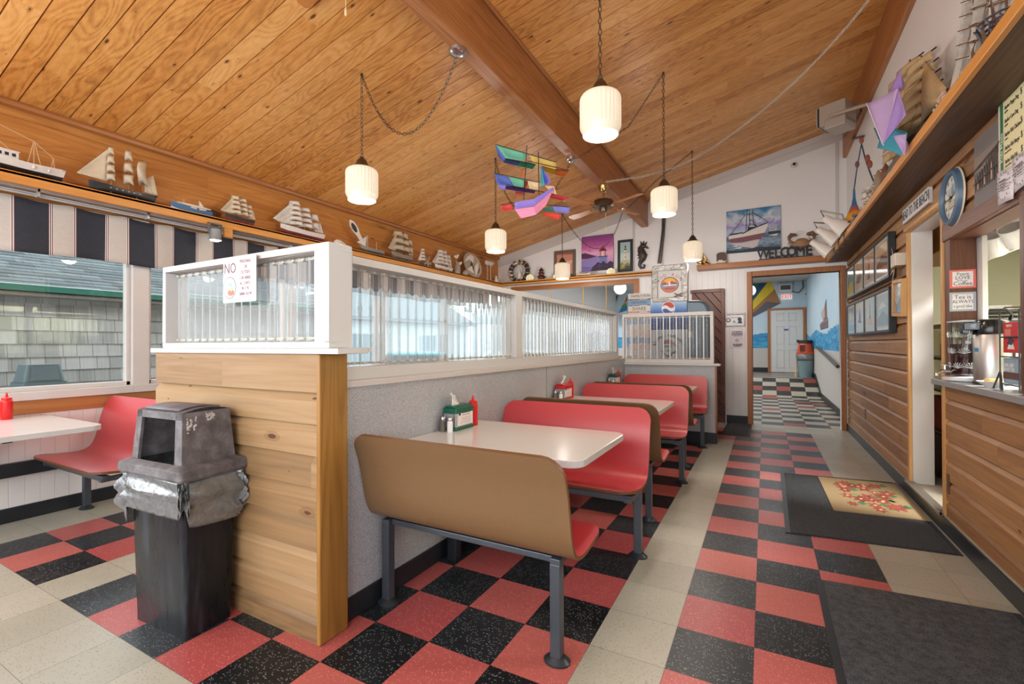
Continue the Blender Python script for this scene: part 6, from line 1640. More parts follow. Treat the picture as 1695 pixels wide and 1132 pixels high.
# EXIT sign and emergency light
a, b_ = q(247, 258), q(317, 221)
t = thing('exit_sign', 'red and white EXIT sign under the emergency light above the white door', 'sign', (a[0], 14.95, a[1]))
g = MB(); g.box((a[0], 14.93, a[1]), (b_[0], 14.985, b_[1])); g.build('box', mat('#f0e3de', 0.4, emit=0.25, var=0.02, name='lit_exit_box'), t, bevel=0.004)
font('lettering', 'EXIT', X3(((a[0] + b_[0]) / 2, 14.929, (a[1] + b_[1]) / 2), (1, 0, 0), (0, 0, 1)), (b_[1] - a[1]) * 1.15, mat('#cf2c22', 0.4, emit=0.5, var=0.0, name='lit_red_letters'), t, 0.002, sx=0.72)
a, b_ = q(232, 212), q(315, 155)
t = thing('emergency_light', 'white emergency lighting unit with cable mounted above the EXIT sign', 'light', (a[0], 14.9, a[1]))
g = MB(); g.box((a[0], 14.85, a[1]), (b_[0], 14.985, b_[1])); g.build('case', cm('#d7d4cf', 0.4), t, bevel=0.008)
g = MB(); g.box((a[0] + 0.04, 14.845, a[1] + 0.07), (b_[0] - 0.04, 14.852, b_[1] - 0.05)); g.build('lens_panel', cm('#4e5356', 0.3), t)
g = MB(); g.tube([(q(310, 205)[0], 14.97, q(310, 205)[1]), (q(360, 212)[0], 14.97, q(360, 212)[1]), (q(388, 180)[0], 14.97, q(388, 180)[1]), (q(385, 120)[0], 14.97, q(385, 120)[1])], 0.018, 6); g.tube([(q(242, 155)[0], 14.95, q(242, 155)[1]), (q(242, 118)[0], 14.95, q(242, 118)[1]), (q(325, 115)[0], 14.95, q(325, 115)[1]), (q(325, 160)[0], 14.95, q(325, 160)[1])], 0.010, 6); g.build('cable', cm('#5a5c5e'), t)
# bin with orange hood
p = AT(1230 + 406 / 3.905, 430 + 787 / 3.905, z=0.36)
p = AT(1333.5, 632, y=12.75); bz = 0.36
t = thing('trash_can', 'round grey bin with an orange hood and black liner in the passage', 'trash can', (p.x, 12.75, bz))
F = T(p.x, 12.75, bz)
g = MB(F); g.lathe([(0.165, 0), (0.17, 0.02), (0.195, 0.52), (0.20, 0.53)], 28); g.build('body', mat('#7f969c', 0.45, var=0.1, name='galvanized_blue_grey'), t)
g = MB(F); g.lathe([(0.202, 0.45), (0.215, 0.50), (0.222, 0.60), (0.205, 0.63)], 28, cap=False)
g.build('bin_liner', BAGM, t, solid=0.001)
g = MB(F); g.lathe([(0.215, 0.62), (0.218, 0.66), (0.19, 0.67), (0.165, 0.90), (0.15, 0.915)], 28); g.build('hood', cm('#c8502c', 0.4), t)
g = MB(F); g.lathe([(0.168, 0.90), (0.172, 0.985), (0.15, 0.99), (0.0001, 0.992)], 28); g.box((-0.2, -0.06, 0.93), (-0.14, 0.02, 1.0)); g.build('top', cm('#2d2a28', 0.5), t)
g = MB(F); g.box((-0.14, -0.186, 0.69), (-0.02, -0.165, 0.86)); g.build('opening', cm('#6d2f1c'), t)
g = MB(F); g.cyl((-0.24, -0.06, 0.0), (-0.20, -0.02, 0.50), 0.016, n=6); g.cyl((-0.22, -0.09, 0.0), (-0.21, -0.03, 0.30), 0.02, n=6); tag(g.build('wooden_sticks', cm('#c3a57c')), 'pale wooden sticks leaning against the round grey bin', 'stick')
# handrail on the passage wall
g = MB(); g.tube([AT(1230 + 475 / 3.905, 430 + 565 / 3.905, x=1.44), AT(1230 + 540 / 3.905, 430 + 620 / 3.905, x=1.44), AT(1230 + 612 / 3.905, 430 + 690 / 3.905, x=1.44)], 0.03, 8)
for y_ in (10.5, 8.4): 
    pass
tag(g.build('handrail', cm('#4a3a33', 0.4)), 'dark wooden handrail sloping along the right passage wall', 'handrail')
# back room bench seen at the left of the passage
bb_ = bench('booth_bench', 'pale wooden backed bench at the left edge of the passage doorway', (-0.95, 12.9, 0.36), 0, 'back room seating', W=1.0)
for ch in KIDS[bb_.name]:
    if ch.name.startswith('seat_shell'):
        ch.data = ch.data.copy(); ch.data.materials.clear()
        for k_m in (cm('#b98f6a'), cm('#a67c58'), cm('#d8c3a0')): ch.data.materials.append(k_m)
# globe lamps in the back room
def globe(label, x, y, z, r, px=None):
    t = thing('globe_lamp', label, 'lamp', (x, y, z), 0, 'globe lamps in the back room')
    g = MB(); g.sph((x, y, z), r, 24, 16); g.build('globe', mat('#fff1dc', 0.3, emit=1.3, var=0.0, name='lit_white_globe'), t)
    g = MB(); g.cyl((x, y, z + r * 0.95), (x, y, 3.2), 0.008, n=6); g.lathe([(0.05, 0), (0.06, 0.03)], 12, 0, T(x, y, z + r * 0.92)); g.build('stem', BRASS, t)
p = AT(1026.5, 477, t=9.5); globe('round glowing globe lamp seen through the end wall opening', p.x, p.y, p.z, 0.125)
p = AT(1241, 481, t=11); globe('glowing globe lamp half hidden behind the left doorway trim', p.x, p.y, p.z, 0.13)

# ---------------------------------------------------------------- on the cedar wall
MR = lambda y, z, x=XR: X3((x, y, z), (0, -1, 0), (0, 0, 1))      # frame facing the room: local x runs toward the camera
def onr(px, py, x=XR - 0.01): return AT(px, py, x=x)
# HEAD TO THE BEACH
a, b_ = onr(1498, 371), onr(1541, 314)
t = thing('beach_sign', 'white HEAD TO THE BEACH board over the kitchen doorway', 'sign', (XR, a.y, a.z))
W_ = a.y - b_.y; z0, z1 = 2.262, 2.378
M = MR(a.y, z0, XR - 0.02)
g = MB(M); g.box((0, 0, -0.02), (W_, z1 - z0, 0.006)); g.build('board', cm('#d5d3d1', 0.45), t, bevel=0.003)
font('lettering', 'HEAD TO THE BEACH', M @ T(W_ / 2, (z1 - z0) / 2, 0.007), 0.105, mat('#3a3f46', 0.5, name='charcoal_lettering'), t, 0.001, sx=0.70)
# clock
c_ = onr(1573, 327, XR - 0.03); M = MR(c_.y, c_.z, XR - 0.004)
t = thing('wall_clock', 'round wall clock with a blue rim beside the HEAD TO THE BEACH board', 'clock', (XR, c_.y, c_.z))
g = MB(M); g.lathe([(0.150, 0.0), (0.166, 0.0), (0.174, 0.012), (0.166, 0.036), (0.150, 0.044), (0.138, 0.034), (0.135, 0.022)], 48, cap=False); g.build('rim', mat('#566f86', 0.35, var=0.08, name='faded_blue_rim'), t)
g = MB(M); g.lathe([(0.174, 0.002), (0.182, 0.006), (0.178, 0.014)], 48, cap=False); g.build('outer_ring', cm('#d8d0bd', 0.4), t)
g = MB(M); g.lathe([(0.0001, 0.018), (0.14, 0.018)], 48, cap=False, smooth=False); fc = g.build('face', cm('#d6d5cc', 0.35), t)
sh_ = []
for k in range(12):
    an = math.radians(90 - 30 * k); x, y = 0.112 * math.cos(an), 0.112 * math.sin(an)
    sh_.append(('#6a6864', circ(x, y, 0.012 if k % 3 == 0 else 0.007, 0.014, 8)))
sh_ += [('#9fb2bb', [(-0.07, 0.02), (0.07, 0.03), (0.06, 0.07), (-0.05, 0.06)]), ('#b6aa92', [(-0.06, -0.07), (0.06, -0.06), (0.05, -0.02), (-0.06, -0.03)]), ('#7f8f96', [(0.0, 0.02), (0.05, 0.03), (0.02, 0.09)]), ('#8d8a70', [(-0.05, -0.03), (-0.01, -0.02), (-0.03, 0.03)])]
art('dial_print', M, sh_, fc, base=0.018, step=0.0003)
g = MB(M)
for an, L_, wd in ((math.radians(186), 0.075, 0.006), (math.radians(12), 0.085, 0.0045), (math.radians(190), 0.03, 0.004)): g.prism([(0, -wd), (L_ * math.cos(an), L_ * math.sin(an) - wd * 0.3), (L_ * math.cos(an), L_ * math.sin(an) + wd * 0.3), (0, wd)], 0.023, 0.025)
g.lathe([(0.009, 0.02), (0.007, 0.028)], 12); g.build('hand', cm('#26292c', 0.4), t)
# framed photographs, upper and lower rows, in shared black frames
def glassart(key): return mat(key, 0.08, var=0.25, scale=8)
def photo_row(label, y0, y1, z0, z1, pics, n=4, frame='#1d2026'):
    t = thing('picture_frame', label, 'picture frame', (XR, y0, z0), 0, 'framed photographs on the cedar wall')
    W_ = y0 - y1; H_ = z1 - z0; M = MR(y0, z0, XR - 0.004)
    f_ = 0.024; fm = mat(frame, 0.35, var=0.15, scale=20)
    g = MB(M); g.box((0, 0, 0), (W_, f_, 0.055)); g.box((0, H_ - f_, 0), (W_, H_, 0.055))
    for k in range(n + 1):
        x = (W_ - f_) * k / n; g.box((x, f_, 0), (x + f_, H_ - f_, 0.055))
    g.build('frame', fm, t, bevel=0.003)
    cw = (W_ - f_) / n
    for k in range(n):
        x0 = cw * k + f_; w_ = cw - f_; h_ = H_ - 2 * f_
        bgc, shapes = pics[k]
        art('photograph', M, [(cm('#cfc9bf', 0.12), rect(x0, x0 + w_, f_, f_ + h_)), (glassart(bgc), rect(x0 + w_ * .09, x0 + w_ * .91, f_ + h_ * .07, f_ + h_ * .93))] + [(glassart(c2), [(x0 + u * w_, f_ + v * h_) for u, v in pts]) for c2, pts in shapes], t, base=0.044, step=0.0006)
    return t
photo_row('upper row of four brown toned photographs in one long black frame', 6.0, 3.50, 1.865, 2.285,
          [('#8fa3a0', [('#d8b84a', [(.15, .1), (.85, .1), (.7, .5), (.3, .45)])]), ('#c9a888', [('#8d6a52', [(.2, .3), (.5, .75), (.8, .5), (.6, .25)])]), ('#c2a58c', [('#7f6450', [(.3, .2), (.5, .85), (.6, .2)])]), ('#a48672', [('#5e4a40', [(.1, .4), (.5, .62), (.9, .5), (.9, .3), (.1, .3)]), ('#c9b49a', rect(.1, .9, .64, .9))])])
photo_row('lower row of four bluish boat photographs in one long black frame', 5.95, 3.49, 1.365, 1.782,
          [('#9fb6c0', [('#d8b04a', [(.2, .4), (.5, .9), (.6, .5)]), ('#6fa0b8', rect(.1, .9, .1, .3))]), ('#c8cfce', [('#4a4448', [(.25, .35), (.7, .3), (.5, .5)]), ('#7a3d3a', [(.4, .45), (.5, .8), (.6, .45)])]), ('#bcc8c6', [('#d09a3a', [(.3, .2), (.7, .2), (.6, .45), (.4, .45)]), ('#6d6f6a', [(.45, .4), (.5, .85), (.55, .4)])]), ('#a9b5b6', [('#7f8f96', [(.1, .3), (.5, .5), (.9, .35), (.9, .12), (.1, .12)]), ('#d5d8d6', [(.2, .55), (.5, .75), (.8, .6)])])])
a, b_ = onr(1474, 521, XR - 0.03), onr(1495, 462, XR - 0.03)
t = thing('picture_frame', 'small light wooden framed blue picture hung slightly crooked by the kitchen doorway', 'picture frame', (XR, a.y, a.z))
M = MR(3.44, 1.505, XR - 0.03) @ Matrix.Rotation(-0.06, 4, 'Z'); g = MB(M)
for q_ in ((0, 0, .34, .03), (0, .29, .34, .32), (0, .03, .03, .29), (.31, .03, .34, .29)): g.box((q_[0], q_[1], -0.03), (q_[2], q_[3], 0.02))
g.build('frame', GOLDW, t, bevel=0.003)
art('photograph', M, [(glassart('#a9bcc6'), rect(.03, .31, .03, .29)), (glassart('#6d8fa6'), [(.03, .03), (.31, .03), (.31, .12), (.2, .17), (.1, .1), (.03, .14)]), (glassart('#d4dcdf'), [(.1, .18), (.2, .26), (.26, .19)])], t, base=0.0)
# thermostat box with dried plant
t = thing('wall_box', 'cream plastic wall box with dried leaves behind it, left of the kitchen doorway', 'wall box', (XR, 3.3, 1.95))
g = MB(); g.box((XR - 0.075, 3.17, 1.925), (XR + 0.005, 3.33, 2.035)); g.build('box_body', cm('#d6cfc0', 0.4), t, bevel=0.006)
g = MB(); random.seed(4)
for k in range(9):
    y = 3.36 + random.uniform(-0.02, 0.06); z = 1.97 + random.uniform(-0.05, 0.05); an = random.uniform(0, 6.28); L_ = random.uniform(0.08, 0.2)
    p0 = Vector((XR - 0.03, y, z)); p1 = p0 + Vector((-0.03, L_ * 0.5 * math.cos(an), L_ * math.sin(an)))
    s_ = Vector((0, -(p1 - p0).z, (p1 - p0).y)).normalized() * 0.016
    m_ = p0.lerp(p1, 0.5); g.poly([p0, m_ + s_, p1, m_ - s_])
g.build('dried_leaf', cm('#b79a78'), t, solid=0.002)
# pier photograph, kids menu, flyers
a = onr(1606, 345); 
t = thing('pier_photograph', 'unframed dark photograph of old pier posts between the clock and the menu', 'picture', (XR, 1.665, 2.02))
W_, H_ = 0.35, 0.375; M = MR(1.668, 2.02, XR - 0.012)
g = MB(M); g.box((0, 0, -0.012), (W_, H_, 0.0)); g.build('panel', cm('#5f5856', 0.35), t)
random.seed(21); sh_ = [(cm('#77706f', .35), rect(0, W_, H_ * .72, H_)), (cm('#8c7f78', .35), rect(0, W_, H_ * .5, H_ * .74)), (cm('#6d6766', .35), rect(0, W_, 0, H_ * .26))]
for k in range(11):
    x = W_ * (0.03 + 0.088 * k); h = H_ * (0.36 + 0.30 * (k / 11)); wd = 0.013
    sh_.append((cm('#3f3430', .4), [(x, H_ * .22), (x + wd, H_ * .22), (x + wd, h + H_ * .04), (x + wd / 2, h + H_ * .08), (x, h + H_ * .02)]))
    if k % 3 == 1: sh_.append((cm('#b98e74', .4), [(x + wd * .3, H_ * .25), (x + wd * 1.9, H_ * .25), (x + wd * 1.5, h * .9), (x + wd * .5, h * .85)]))
sh_ += [(cm('#3a302d', .4), [(0, H_ * .33), (W_, H_ * .40), (W_, H_ * .425), (0, H_ * .35)]), (cm('#3a302d', .4), [(0, H_ * .52), (W_, H_ * .66), (W_, H_ * .68), (0, H_ * .545)])]
art('print', M, sh_, t, step=0.0004)
t = thing('menu_board', 'yellow Kids Meals menu board with a green strip, hung under the shelf', 'menu board', (XR, 1.33, 2.09))
W_, H_ = 0.62, 0.455; M = MR(1.335, 2.088, XR - 0.02)
g = MB(M); g.box((0, 0, -0.02), (W_, H_, 0.0)); g.build('panel', mat('#c9ccbf', 0.3, var=0.03, name='menu_border'), t)
art('menu_print', M, [('#a7b0b4', rect(0.006, W_ - .006, H_ * 0.93, H_ - .006)), ('#e8dfae', rect(.018, W_ - .018, .012, H_ * .90)), ('#b9c7a0', rect(.012, W_ - .012, H_ * .88, H_ * .93)), ('#1d6b4c', rect(.026, .058, H_ * .05, H_ * .82))], t)
MI = mat('#3c3a30', 0.5, name='menu_lettering')
MM = M @ T(0, 0, 0.0022)
font('lettering', 'Kids Meals', MM @ T(.042, H_ * .30, 0) @ RZ(PI / 2), 0.034, mat('#dfe7d9', 0.5), t, 0.0004)
for k, (s_, sub) in enumerate((('Harbor Puppy Dog', 'with fries'), ('Harbor Corn Dog', 'with fries'), ('Harbor Kids Chicken', '2 pieces'), ('Harbor Kids Burger', 'plain with cheese'), ('Harbor Kids Fish', '1 piece and fries'))):
    zz = H_ * (.70 - .145 * k)
    font('lettering', s_, MM @ T(.075, zz, 0), 0.030, MI, t, 0.0004, 'LEFT', sx=0.62)
    font('lettering', sub, MM @ T(.075, zz - .022, 0), 0.014, MI, t, 0.0004, 'LEFT', sx=0.7)
    font('lettering', '$', MM @ T(.235, zz + .008, 0), 0.042, MI, t, 0.0004, 'LEFT', sx=0.8)
font('lettering', 'All kids meals include', MM @ T(.085, H_ * .84, 0), 0.019, MI, t, 0.0004, 'LEFT', sx=0.75)
font('lettering', 'a small drink, fries and more', MM @ T(.075, H_ * .79, 0), 0.017, MI, t, 0.0004, 'LEFT', sx=0.75)
for k, (yy, lab, rot, zz) in enumerate(((1.322, 'white sunburst flyer at the lower corner of the menu, nearer the pier photograph', -0.05, 1.948), (1.145, 'white sunburst flyer overlapping the first under the menu, cut by the frame edge', 0.06, 1.962))):
    M = MR(yy, zz, XR - 0.028) @ Matrix.Rotation(rot, 4, 'Z')
    t = thing('paper_flyer', lab, 'flyer', (XR, yy, zz), 0, 'sunburst flyers under the menu')
    g = MB(M); g.grid(lambda u, v: (0.165 * u, 0.16 * v, 0.006 * math.sin(3 * u + v)), 5, 5); g.build('sheet', cm('#d9d4dc', 0.4), t, solid=0.0008)
    random.seed(30 + k); sh_ = []
    for j in range(16):
        an = 2 * PI * j / 16; x, y = .0825 + .062 * math.cos(an), .08 + .06 * math.sin(an); d_ = Vector((math.cos(an), math.sin(an))); n_ = Vector((-d_.y, d_.x)) * .004
        p_ = Vector((x, y)); sh_.append(('#4c4a55', [tuple(p_ - n_), tuple(p_ + d_ * .016), tuple(p_ + n_)]))
    sh_ += strokes(.045, .12, .105, .009, .01, .02, .003, '#5a4a58') + strokes(.04, .125, .088, .006) + strokes(.04, .125, .074, .006) + strokes(.05, .115, .060, .006)
    art('print', M, sh_, t, base=0.0075, step=0.0003)
# small wall outlet plates of the cedar
g = MB(); p = onr(1571, 800); g.box((XR - 0.004, 2.16, 0.27), (XR + 0.004, 2.20, 0.40)); tag(g.build('outlet_plate', cm('#4d3a2c', 0.4)), 'dark brown outlet plate low on the cedar counter front', 'outlet')
g = MB(); g.box((XR - 0.004, 5.0, 0.36), (XR + 0.004, 5.07, 0.47)); tag(g.build('outlet_plate', cm('#4d3a2c', 0.4)), 'dark outlet plate low on the cedar wall under the photographs', 'outlet')
# signs on the counter post (facing the camera)
def post_sign(label, py0, py1, bord, lines):
    a, b_ = AT(1572, py1, y=2.125), AT(1616, py0, y=2.125)
    t = thing('paper_sign', label, 'sign', (a.x, 2.125, a.z)); W_, H_ = b_.x - a.x, b_.z - a.z
    M = X3((a.x, 2.127, a.z), (1, 0, 0), (0, 0, 1))
    g = MB(M); g.box((0, 0, -0.002), (W_, H_, 0.0)); g.build('sheet', cm(bord, 0.2), t)
    art('inner_card', M, [('#e6e3e6', rect(W_ * .11, W_ * .89, H_ * .1, H_ * .9))], t)
    for s_, yy, sz_, sx_ in lines: font('lettering', s_, M @ T(W_ * .5, H_ * yy, 0.0009), H_ * sz_, mat('#2b3038', 0.5, name='black_print'), t, 0.0003, sx=sx_)
post_sign('coral bordered PEACE LOVE COFFEE sign, upper of two on the dark counter post', 445, 477.5, '#d9706a', [('Peace', .77, .24, .9), ('LOVE', .56, .27, .95), ('from our', .41, .13, .9), ('Coffee', .24, .31, .95)])
post_sign('grey bordered TEA sign, lower of two on the dark counter post', 482.5, 515.5, '#a9b0ba', [('Tea is', .74, .28, 1.0), ('ALWAYS', .50, .24, .9), ('a good idea', .26, .22, .72)])
# ---------------------------------------------------------------- counter ledge and what stands on it
b = MB(); b.box((XR - 0.055, -0.58, 0.986), (XR + 0.34, 2.128, 1.022)); b.box((XR - 0.055, 2.12, 0.985), (XR + 0.01, 2.30, 1.022))
tag(b.build('counter_top', mat('#b9bbbd', 0.28, 0.55, var=0.06, scale=12, name='grey_metal_counter'), bevel=0.003), 'grey metal edged counter ledge of the pass-through', 'counter')
CZ = 1.022
def clear_build(nt):
    t_ = _nd(nt, 'ShaderNodeBsdfTransparent', Color=(0.84, 0.88, 0.87, 1)); g_ = _nd(nt, 'ShaderNodeBsdfGlossy', Roughness=0.05)
    return _mixs(nt, _schlick(nt, 0.12), t_.outputs[0], g_.outputs[0])
CLEAR = shader_mix('clear_pressed_glass', clear_build)
dx, dy = 1.452, 2.0
t = thing('drink_dispenser', 'glass beverage dispenser of dark tea with a leaf pattern and chrome tap', 'dispenser', (dx, dy, CZ))
F = T(dx, dy, CZ)
g = MB(F); g.lathe([(0.068, 0.035), (0.074, 0.05), (0.080, 0.2), (0.086, 0.36), (0.088, 0.37), (0.083, 0.37)], 32); g.build('jar', CLEAR, t)
g = MB(F); g.lathe([(0.064, 0.04), (0.070, 0.055), (0.077, 0.235), (0.0001, 0.235)], 32); g.build('dark_tea', mat('#3c2226', 0.12, var=0.05, scale=6, name='dark_red_tea'), t)
for zz in (0.29, 0.19, 0.10):
    g = MB(F)
    for k in range(8):
        a_ = 2 * PI * k / 8 + (0.39 if zz == 0.19 else 0); R_ = 0.078 + (zz - 0.1) * 0.03
        for j in range(7):
            an = PI * (j - 3) / 7.5
            p0 = (R_ * math.cos(a_), R_ * math.sin(a_), zz - 0.015); q_ = 0.03
            a2 = a_ + math.sin(an) * q_ / R_; p1 = ((R_ + 0.003) * math.cos(a2), (R_ + 0.003) * math.sin(a2), zz - 0.015 + math.cos(an) * q_ * 1.2)
            g.tube([p0, p1], [0.0012, 0.0026], 5)
    g.build('leaf_relief', mat('#c9cfcc', 0.12, var=0.05, name='pressed_glass_relief'), t)
g = MB(F); g.lathe([(0.10, 0.0), (0.115, 0.012), (0.115, 0.03), (0.07, 0.036)], 28); g.build('base', cm('#dadde0', 0.3), t)
g = MB(F @ T(-0.072, -0.01, 0.055)); g.tube([(0, 0, 0.01), (-0.05, -0.015, 0.012), (-0.075, -0.022, -0.005), (-0.078, -0.023, -0.02)], [0.011, 0.011, 0.009, 0.010], 10); g.cyl((-0.035, -0.011, 0.015), (-0.035, -0.011, 0.05), 0.007, n=8); g.tube([(-0.055, -0.02, 0.052), (-0.015, -0.003, 0.05)], 0.007, 8); g.build('tap', CHROME, t)
g = MB(F); g.lathe([(0.089, 0.368), (0.09, 0.376), (0.02, 0.382)], 28); g.build('lid', cm('#b9bfbf', 0.15), t)
ax, ay = 1.505, 1.80
t = thing('airpot', 'tall stainless airpot coffee dispenser with a black pump top', 'coffee dispenser', (ax, ay, CZ))
F = T(ax, ay, CZ)
g = MB(F); g.lathe([(0.078, 0.012), (0.080, 0.02), (0.080, 0.285), (0.072, 0.30)], 36); g.build('body', mat('#b9b6b2', 0.36, 0.95, var=0.05, scale=6, name='satin_steel'), t)
g = MB(F); g.lathe([(0.083, 0.0), (0.083, 0.016), (0.078, 0.018)], 36); g.build('base', BLACKM, t)
PB = mat('#16191d', 0.2, var=0.1, name='glossy_black_plastic')
g = MB(F); g.lathe([(0.080, 0.288), (0.083, 0.30), (0.080, 0.345), (0.07, 0.372), (0.05, 0.378), (0.0001, 0.38)], 36); g.prism([(-0.13, -0.03), (-0.10, -0.042), (0.0, -0.055), (0.0, 0.055), (-0.10, 0.042), (-0.13, 0.03)], 0.315, 0.36); g.prism([(-0.135, -0.022), (-0.105, -0.03), (-0.105, 0.03), (-0.135, 0.022)], 0.295, 0.34); g.build('pump_head', PB, t, bevel=0.004)
g = MB(F); g.tube([(0.07, 0, 0.355), (0.075, -0.03, 0.40), (0.03, -0.09, 0.425), (-0.04, -0.10, 0.425)], 0.008, 8); g.build('handle', PB, t)
g = MB(F); g.prism(circ(-0.082, 0.338, 0.024, 0.013), 0.042, 0.0445, M=Matrix.Rotation(PI / 2, 4, 'X')); g.build('pump_badge', cm('#8ea3b5', 0.2), t)
g = MB(F @ RZ(math.radians(200))); g.grid(lambda u, v: (0.0812 * math.cos(0.3 * (u - .5)), 0.0812 * math.sin(0.3 * (u - .5)), 0.19 + 0.022 * v), 4, 1); g.build('blue_tape', cm('#2d7fb5'), t)
bx, by = 1.432, 1.56
t = thing('bowl', 'white bowl holding a wrapped packet in front of the airpot', 'bowl', (bx, by, CZ))
g = MB(T(bx, by, CZ)); g.lathe([(0.0001, 0.0), (0.03, 0.0), (0.034, 0.008), (0.062, 0.030), (0.066, 0.034), (0.060, 0.032), (0.03, 0.012), (0.0001, 0.010)], 28, cap=False); g.build('dish', cm('#e0dedb', 0.2), t)
g = MB(T(bx, by, CZ + 0.026) @ RZ(0.5)); g.box((-0.035, -0.018, 0), (0.035, 0.018, 0.022)); g.build('packet', mat('#a8874a', 0.35, var=0.5, scale=40), tag(link(bpy.data.objects.new('snack_packet', None)), 'small gold wrapped packet lying in the white bowl', 'packet'), bevel=0.006)
rx, ry = 1.50, 1.36
t = thing('tea_rack', 'black wire rack stacked with tea boxes at the frame edge', 'rack', (rx, ry, CZ))
g = MB(T(rx, ry, CZ))
for y0 in (0.105, -0.105):
    g.tube([(-0.07, y0, 0.0), (-0.07, y0, 0.40), (-0.05, y0, 0.425), (0.05, y0, 0.425), (0.07, y0, 0.40), (0.07, y0, 0)], 0.0035, 6)
for zz in (0.03, 0.17, 0.27): 
    for x0 in (-0.07, 0.07): g.cyl((x0, -0.105, zz), (x0, 0.105, zz), 0.004, n=6)
g.tube([(-0.07, 0.105, 0.09), (-0.085, 0.14, 0.0)], 0.005, 6); g.tube([(-0.07, 0.105, 0.09), (-0.075, 0.07, 0.0)], 0.005, 6)
g.build('wire_frame', BLACKM, t)
def teabox(label, z, h, hexc, band, words):
    t2 = thing('tea_box', label, 'box', (rx, ry, CZ + z))
    g = MB(T(rx, ry, CZ + z)); g.box((-0.06, -0.1, 0), (0.06, 0.098, h)); g.build('carton', cm(hexc, 0.4), t2, bevel=0.002)
    M = X3((rx - 0.0605, ry + 0.098, CZ + z), (0, -1, 0), (0, 0, 1))
    sh_ = [(band, rect(0.0, 0.196, h * .18, h * .45))] if band else [('#d9786a', rect(0.02, 0.09, h * .55, h * .78)), ('#e7e2dc', [(0.05, h * .12), (0.09, h * .5), (0.13, h * .12)]), ('#2b3550', [(0.045, h * .3), (0.08, h * .52), (0.12, h * .4), (0.1, h * .25)])]
    art('carton_print', M, sh_, t2)
    for s_, yy, sz_ in words: font('lettering', s_, M @ T(0.07, h * yy, 0.0012), sz_, mat('#ece9e4', 0.5), t2, 0.0004, sx=0.85)
teabox('light blue EARL GREY BLACK TEA box, lower in the wire rack', 0.033, 0.13, '#8fa9bd', '#5a3d36', [('EARL GREY', .72, 0.026), ('BLACK TEA', .55, 0.026)])
teabox('red tea box standing on the upper tier of the wire rack', 0.19, 0.155, '#c92a2c', None, [('PREMIUM', .88, 0.018)])
# ---------------------------------------------------------------- kitchen things behind the counter
t = thing('mug_board', 'white hanging board with two souvenir mugs mounted on it behind the pass-through', 'display board', (1.78, 2.2, 1.87))
g = MB(); g.box((1.79, 1.3, 1.872), (1.81, 3.0, 2.50)); g.build('board', cm('#d9d9d6', 0.4), t)  # unseen upper part extended to keep the kitchen lamp off the mugs
def mug(label, y, z, r, tilt, tw=0.0):
    t2 = thing('mug', label, 'mug', (1.74, y, z), 0, 'souvenir mugs on the white board')
    M = T(1.715, y, z) @ RZ(tw) @ Matrix.Rotation(tilt, 4, 'X') @ Matrix.Rotation(-0.2, 4, 'Y')
    g = MB(M); g.lathe([(0.0001, -r), (r * .92, -r), (r, -r * .9), (r, r * 1.0), (r * .93, r * 1.0), (r * .92, -r * .8), (0.0001, -r * .8)], 28, cap=False); g.build('cup', cm('#dcdad8', 0.25), t2)
    g = MB(M); g.tube([(0, r * .95, r * .6), (0, r * 1.6, r * .45), (0, r * 1.6, -r * .4), (0, r * .95, -r * .6)], r * .14, 8); g.build('handle', cm('#dcdad8', 0.25), t2)
    g = MB(M)
    for k in range(4):
        z0 = r * (.45 - .28 * k)
        for j in range(5 - k): 
            a0 = PI + 0.5 - 0.26 * j - 0.1; a1 = a0 - 0.2
            g.poly([(r * 1.012 * math.cos(a0), r * 1.012 * math.sin(a0), z0), (r * 1.012 * math.cos(a1), r * 1.012 * math.sin(a1), z0), (r * 1.012 * math.cos(a1), r * 1.012 * math.sin(a1), z0 + r * .16), (r * 1.012 * math.cos(a0), r * 1.012 * math.sin(a0), z0 + r * .16)])
    g.build('mug_print', cm('#4a4a50'), t2)
p = AT(1653, 402, x=1.74); mug('white souvenir mug with dark lettering, left of two on the board', p.y, p.z - 0.01, 0.068, 0.55, -0.25)
p = AT(1686, 388, x=1.74); mug('white souvenir mug with script lettering, right of two on the board', p.y - 0.03, p.z - 0.01, 0.062, 0.7, -0.5)
p = AT(1650, 470, x=2.6)
t = thing('kitchen_machine', 'white rounded kitchen machine with a dark tray on top, behind the airpot', 'appliance', (2.6, p.y, 0.95))
g = MB(); g.box((2.3, p.y - 0.25, 0.85), (2.8, p.y + 0.35, 1.42)); g.prism(circ(p.y + 0.05, 1.42, 0.28, 0.14, 16, 0, 180), 2.3, 2.8, M=Matrix(((0, 0, 1, 0), (1, 0, 0, 0), (0, 1, 0, 0), (0, 0, 0, 1)))); g.build('housing', cm('#d8d8d4', 0.35), t, bevel=0.01)
g = MB(); g.box((2.28, p.y - 0.3, 1.585), (2.8, p.y + 0.4, 1.61)); g.box((2.4, p.y - 0.05, 1.61), (2.7, p.y + 0.3, 1.67), 1); g.build('tray', [BLACKM, cm('#cfcbc0')], t)
t = thing('carton', 'white bakery carton with dark printed band behind the airpot pump', 'box', (2.1, 2.35, 0.9))
g = MB(); g.box((2.0, 1.85, 0.112), (2.25, 2.75, 1.0)); g.build('counter_unit', cm('#b9b8b2', 0.4), tag(link(bpy.data.objects.new('kitchen_counter', None)), 'grey kitchen counter behind the pass-through', 'counter'))
g = MB(); g.box((2.02, 1.95, 1.001), (2.22, 2.65, 1.47)); g.build('carton_body', cm('#dddcd8', 0.5), t)
art('carton_print', X3((2.019, 2.65, 1.001), (0, -1, 0), (0, 0, 1)), [('#3c3b3a', rect(0.0, 0.7, 0.34, 0.385))] + strokes(0.05, 0.6, 0.26, 0.025, 0.03, 0.06, 0.015, '#4c4b4a'), t)
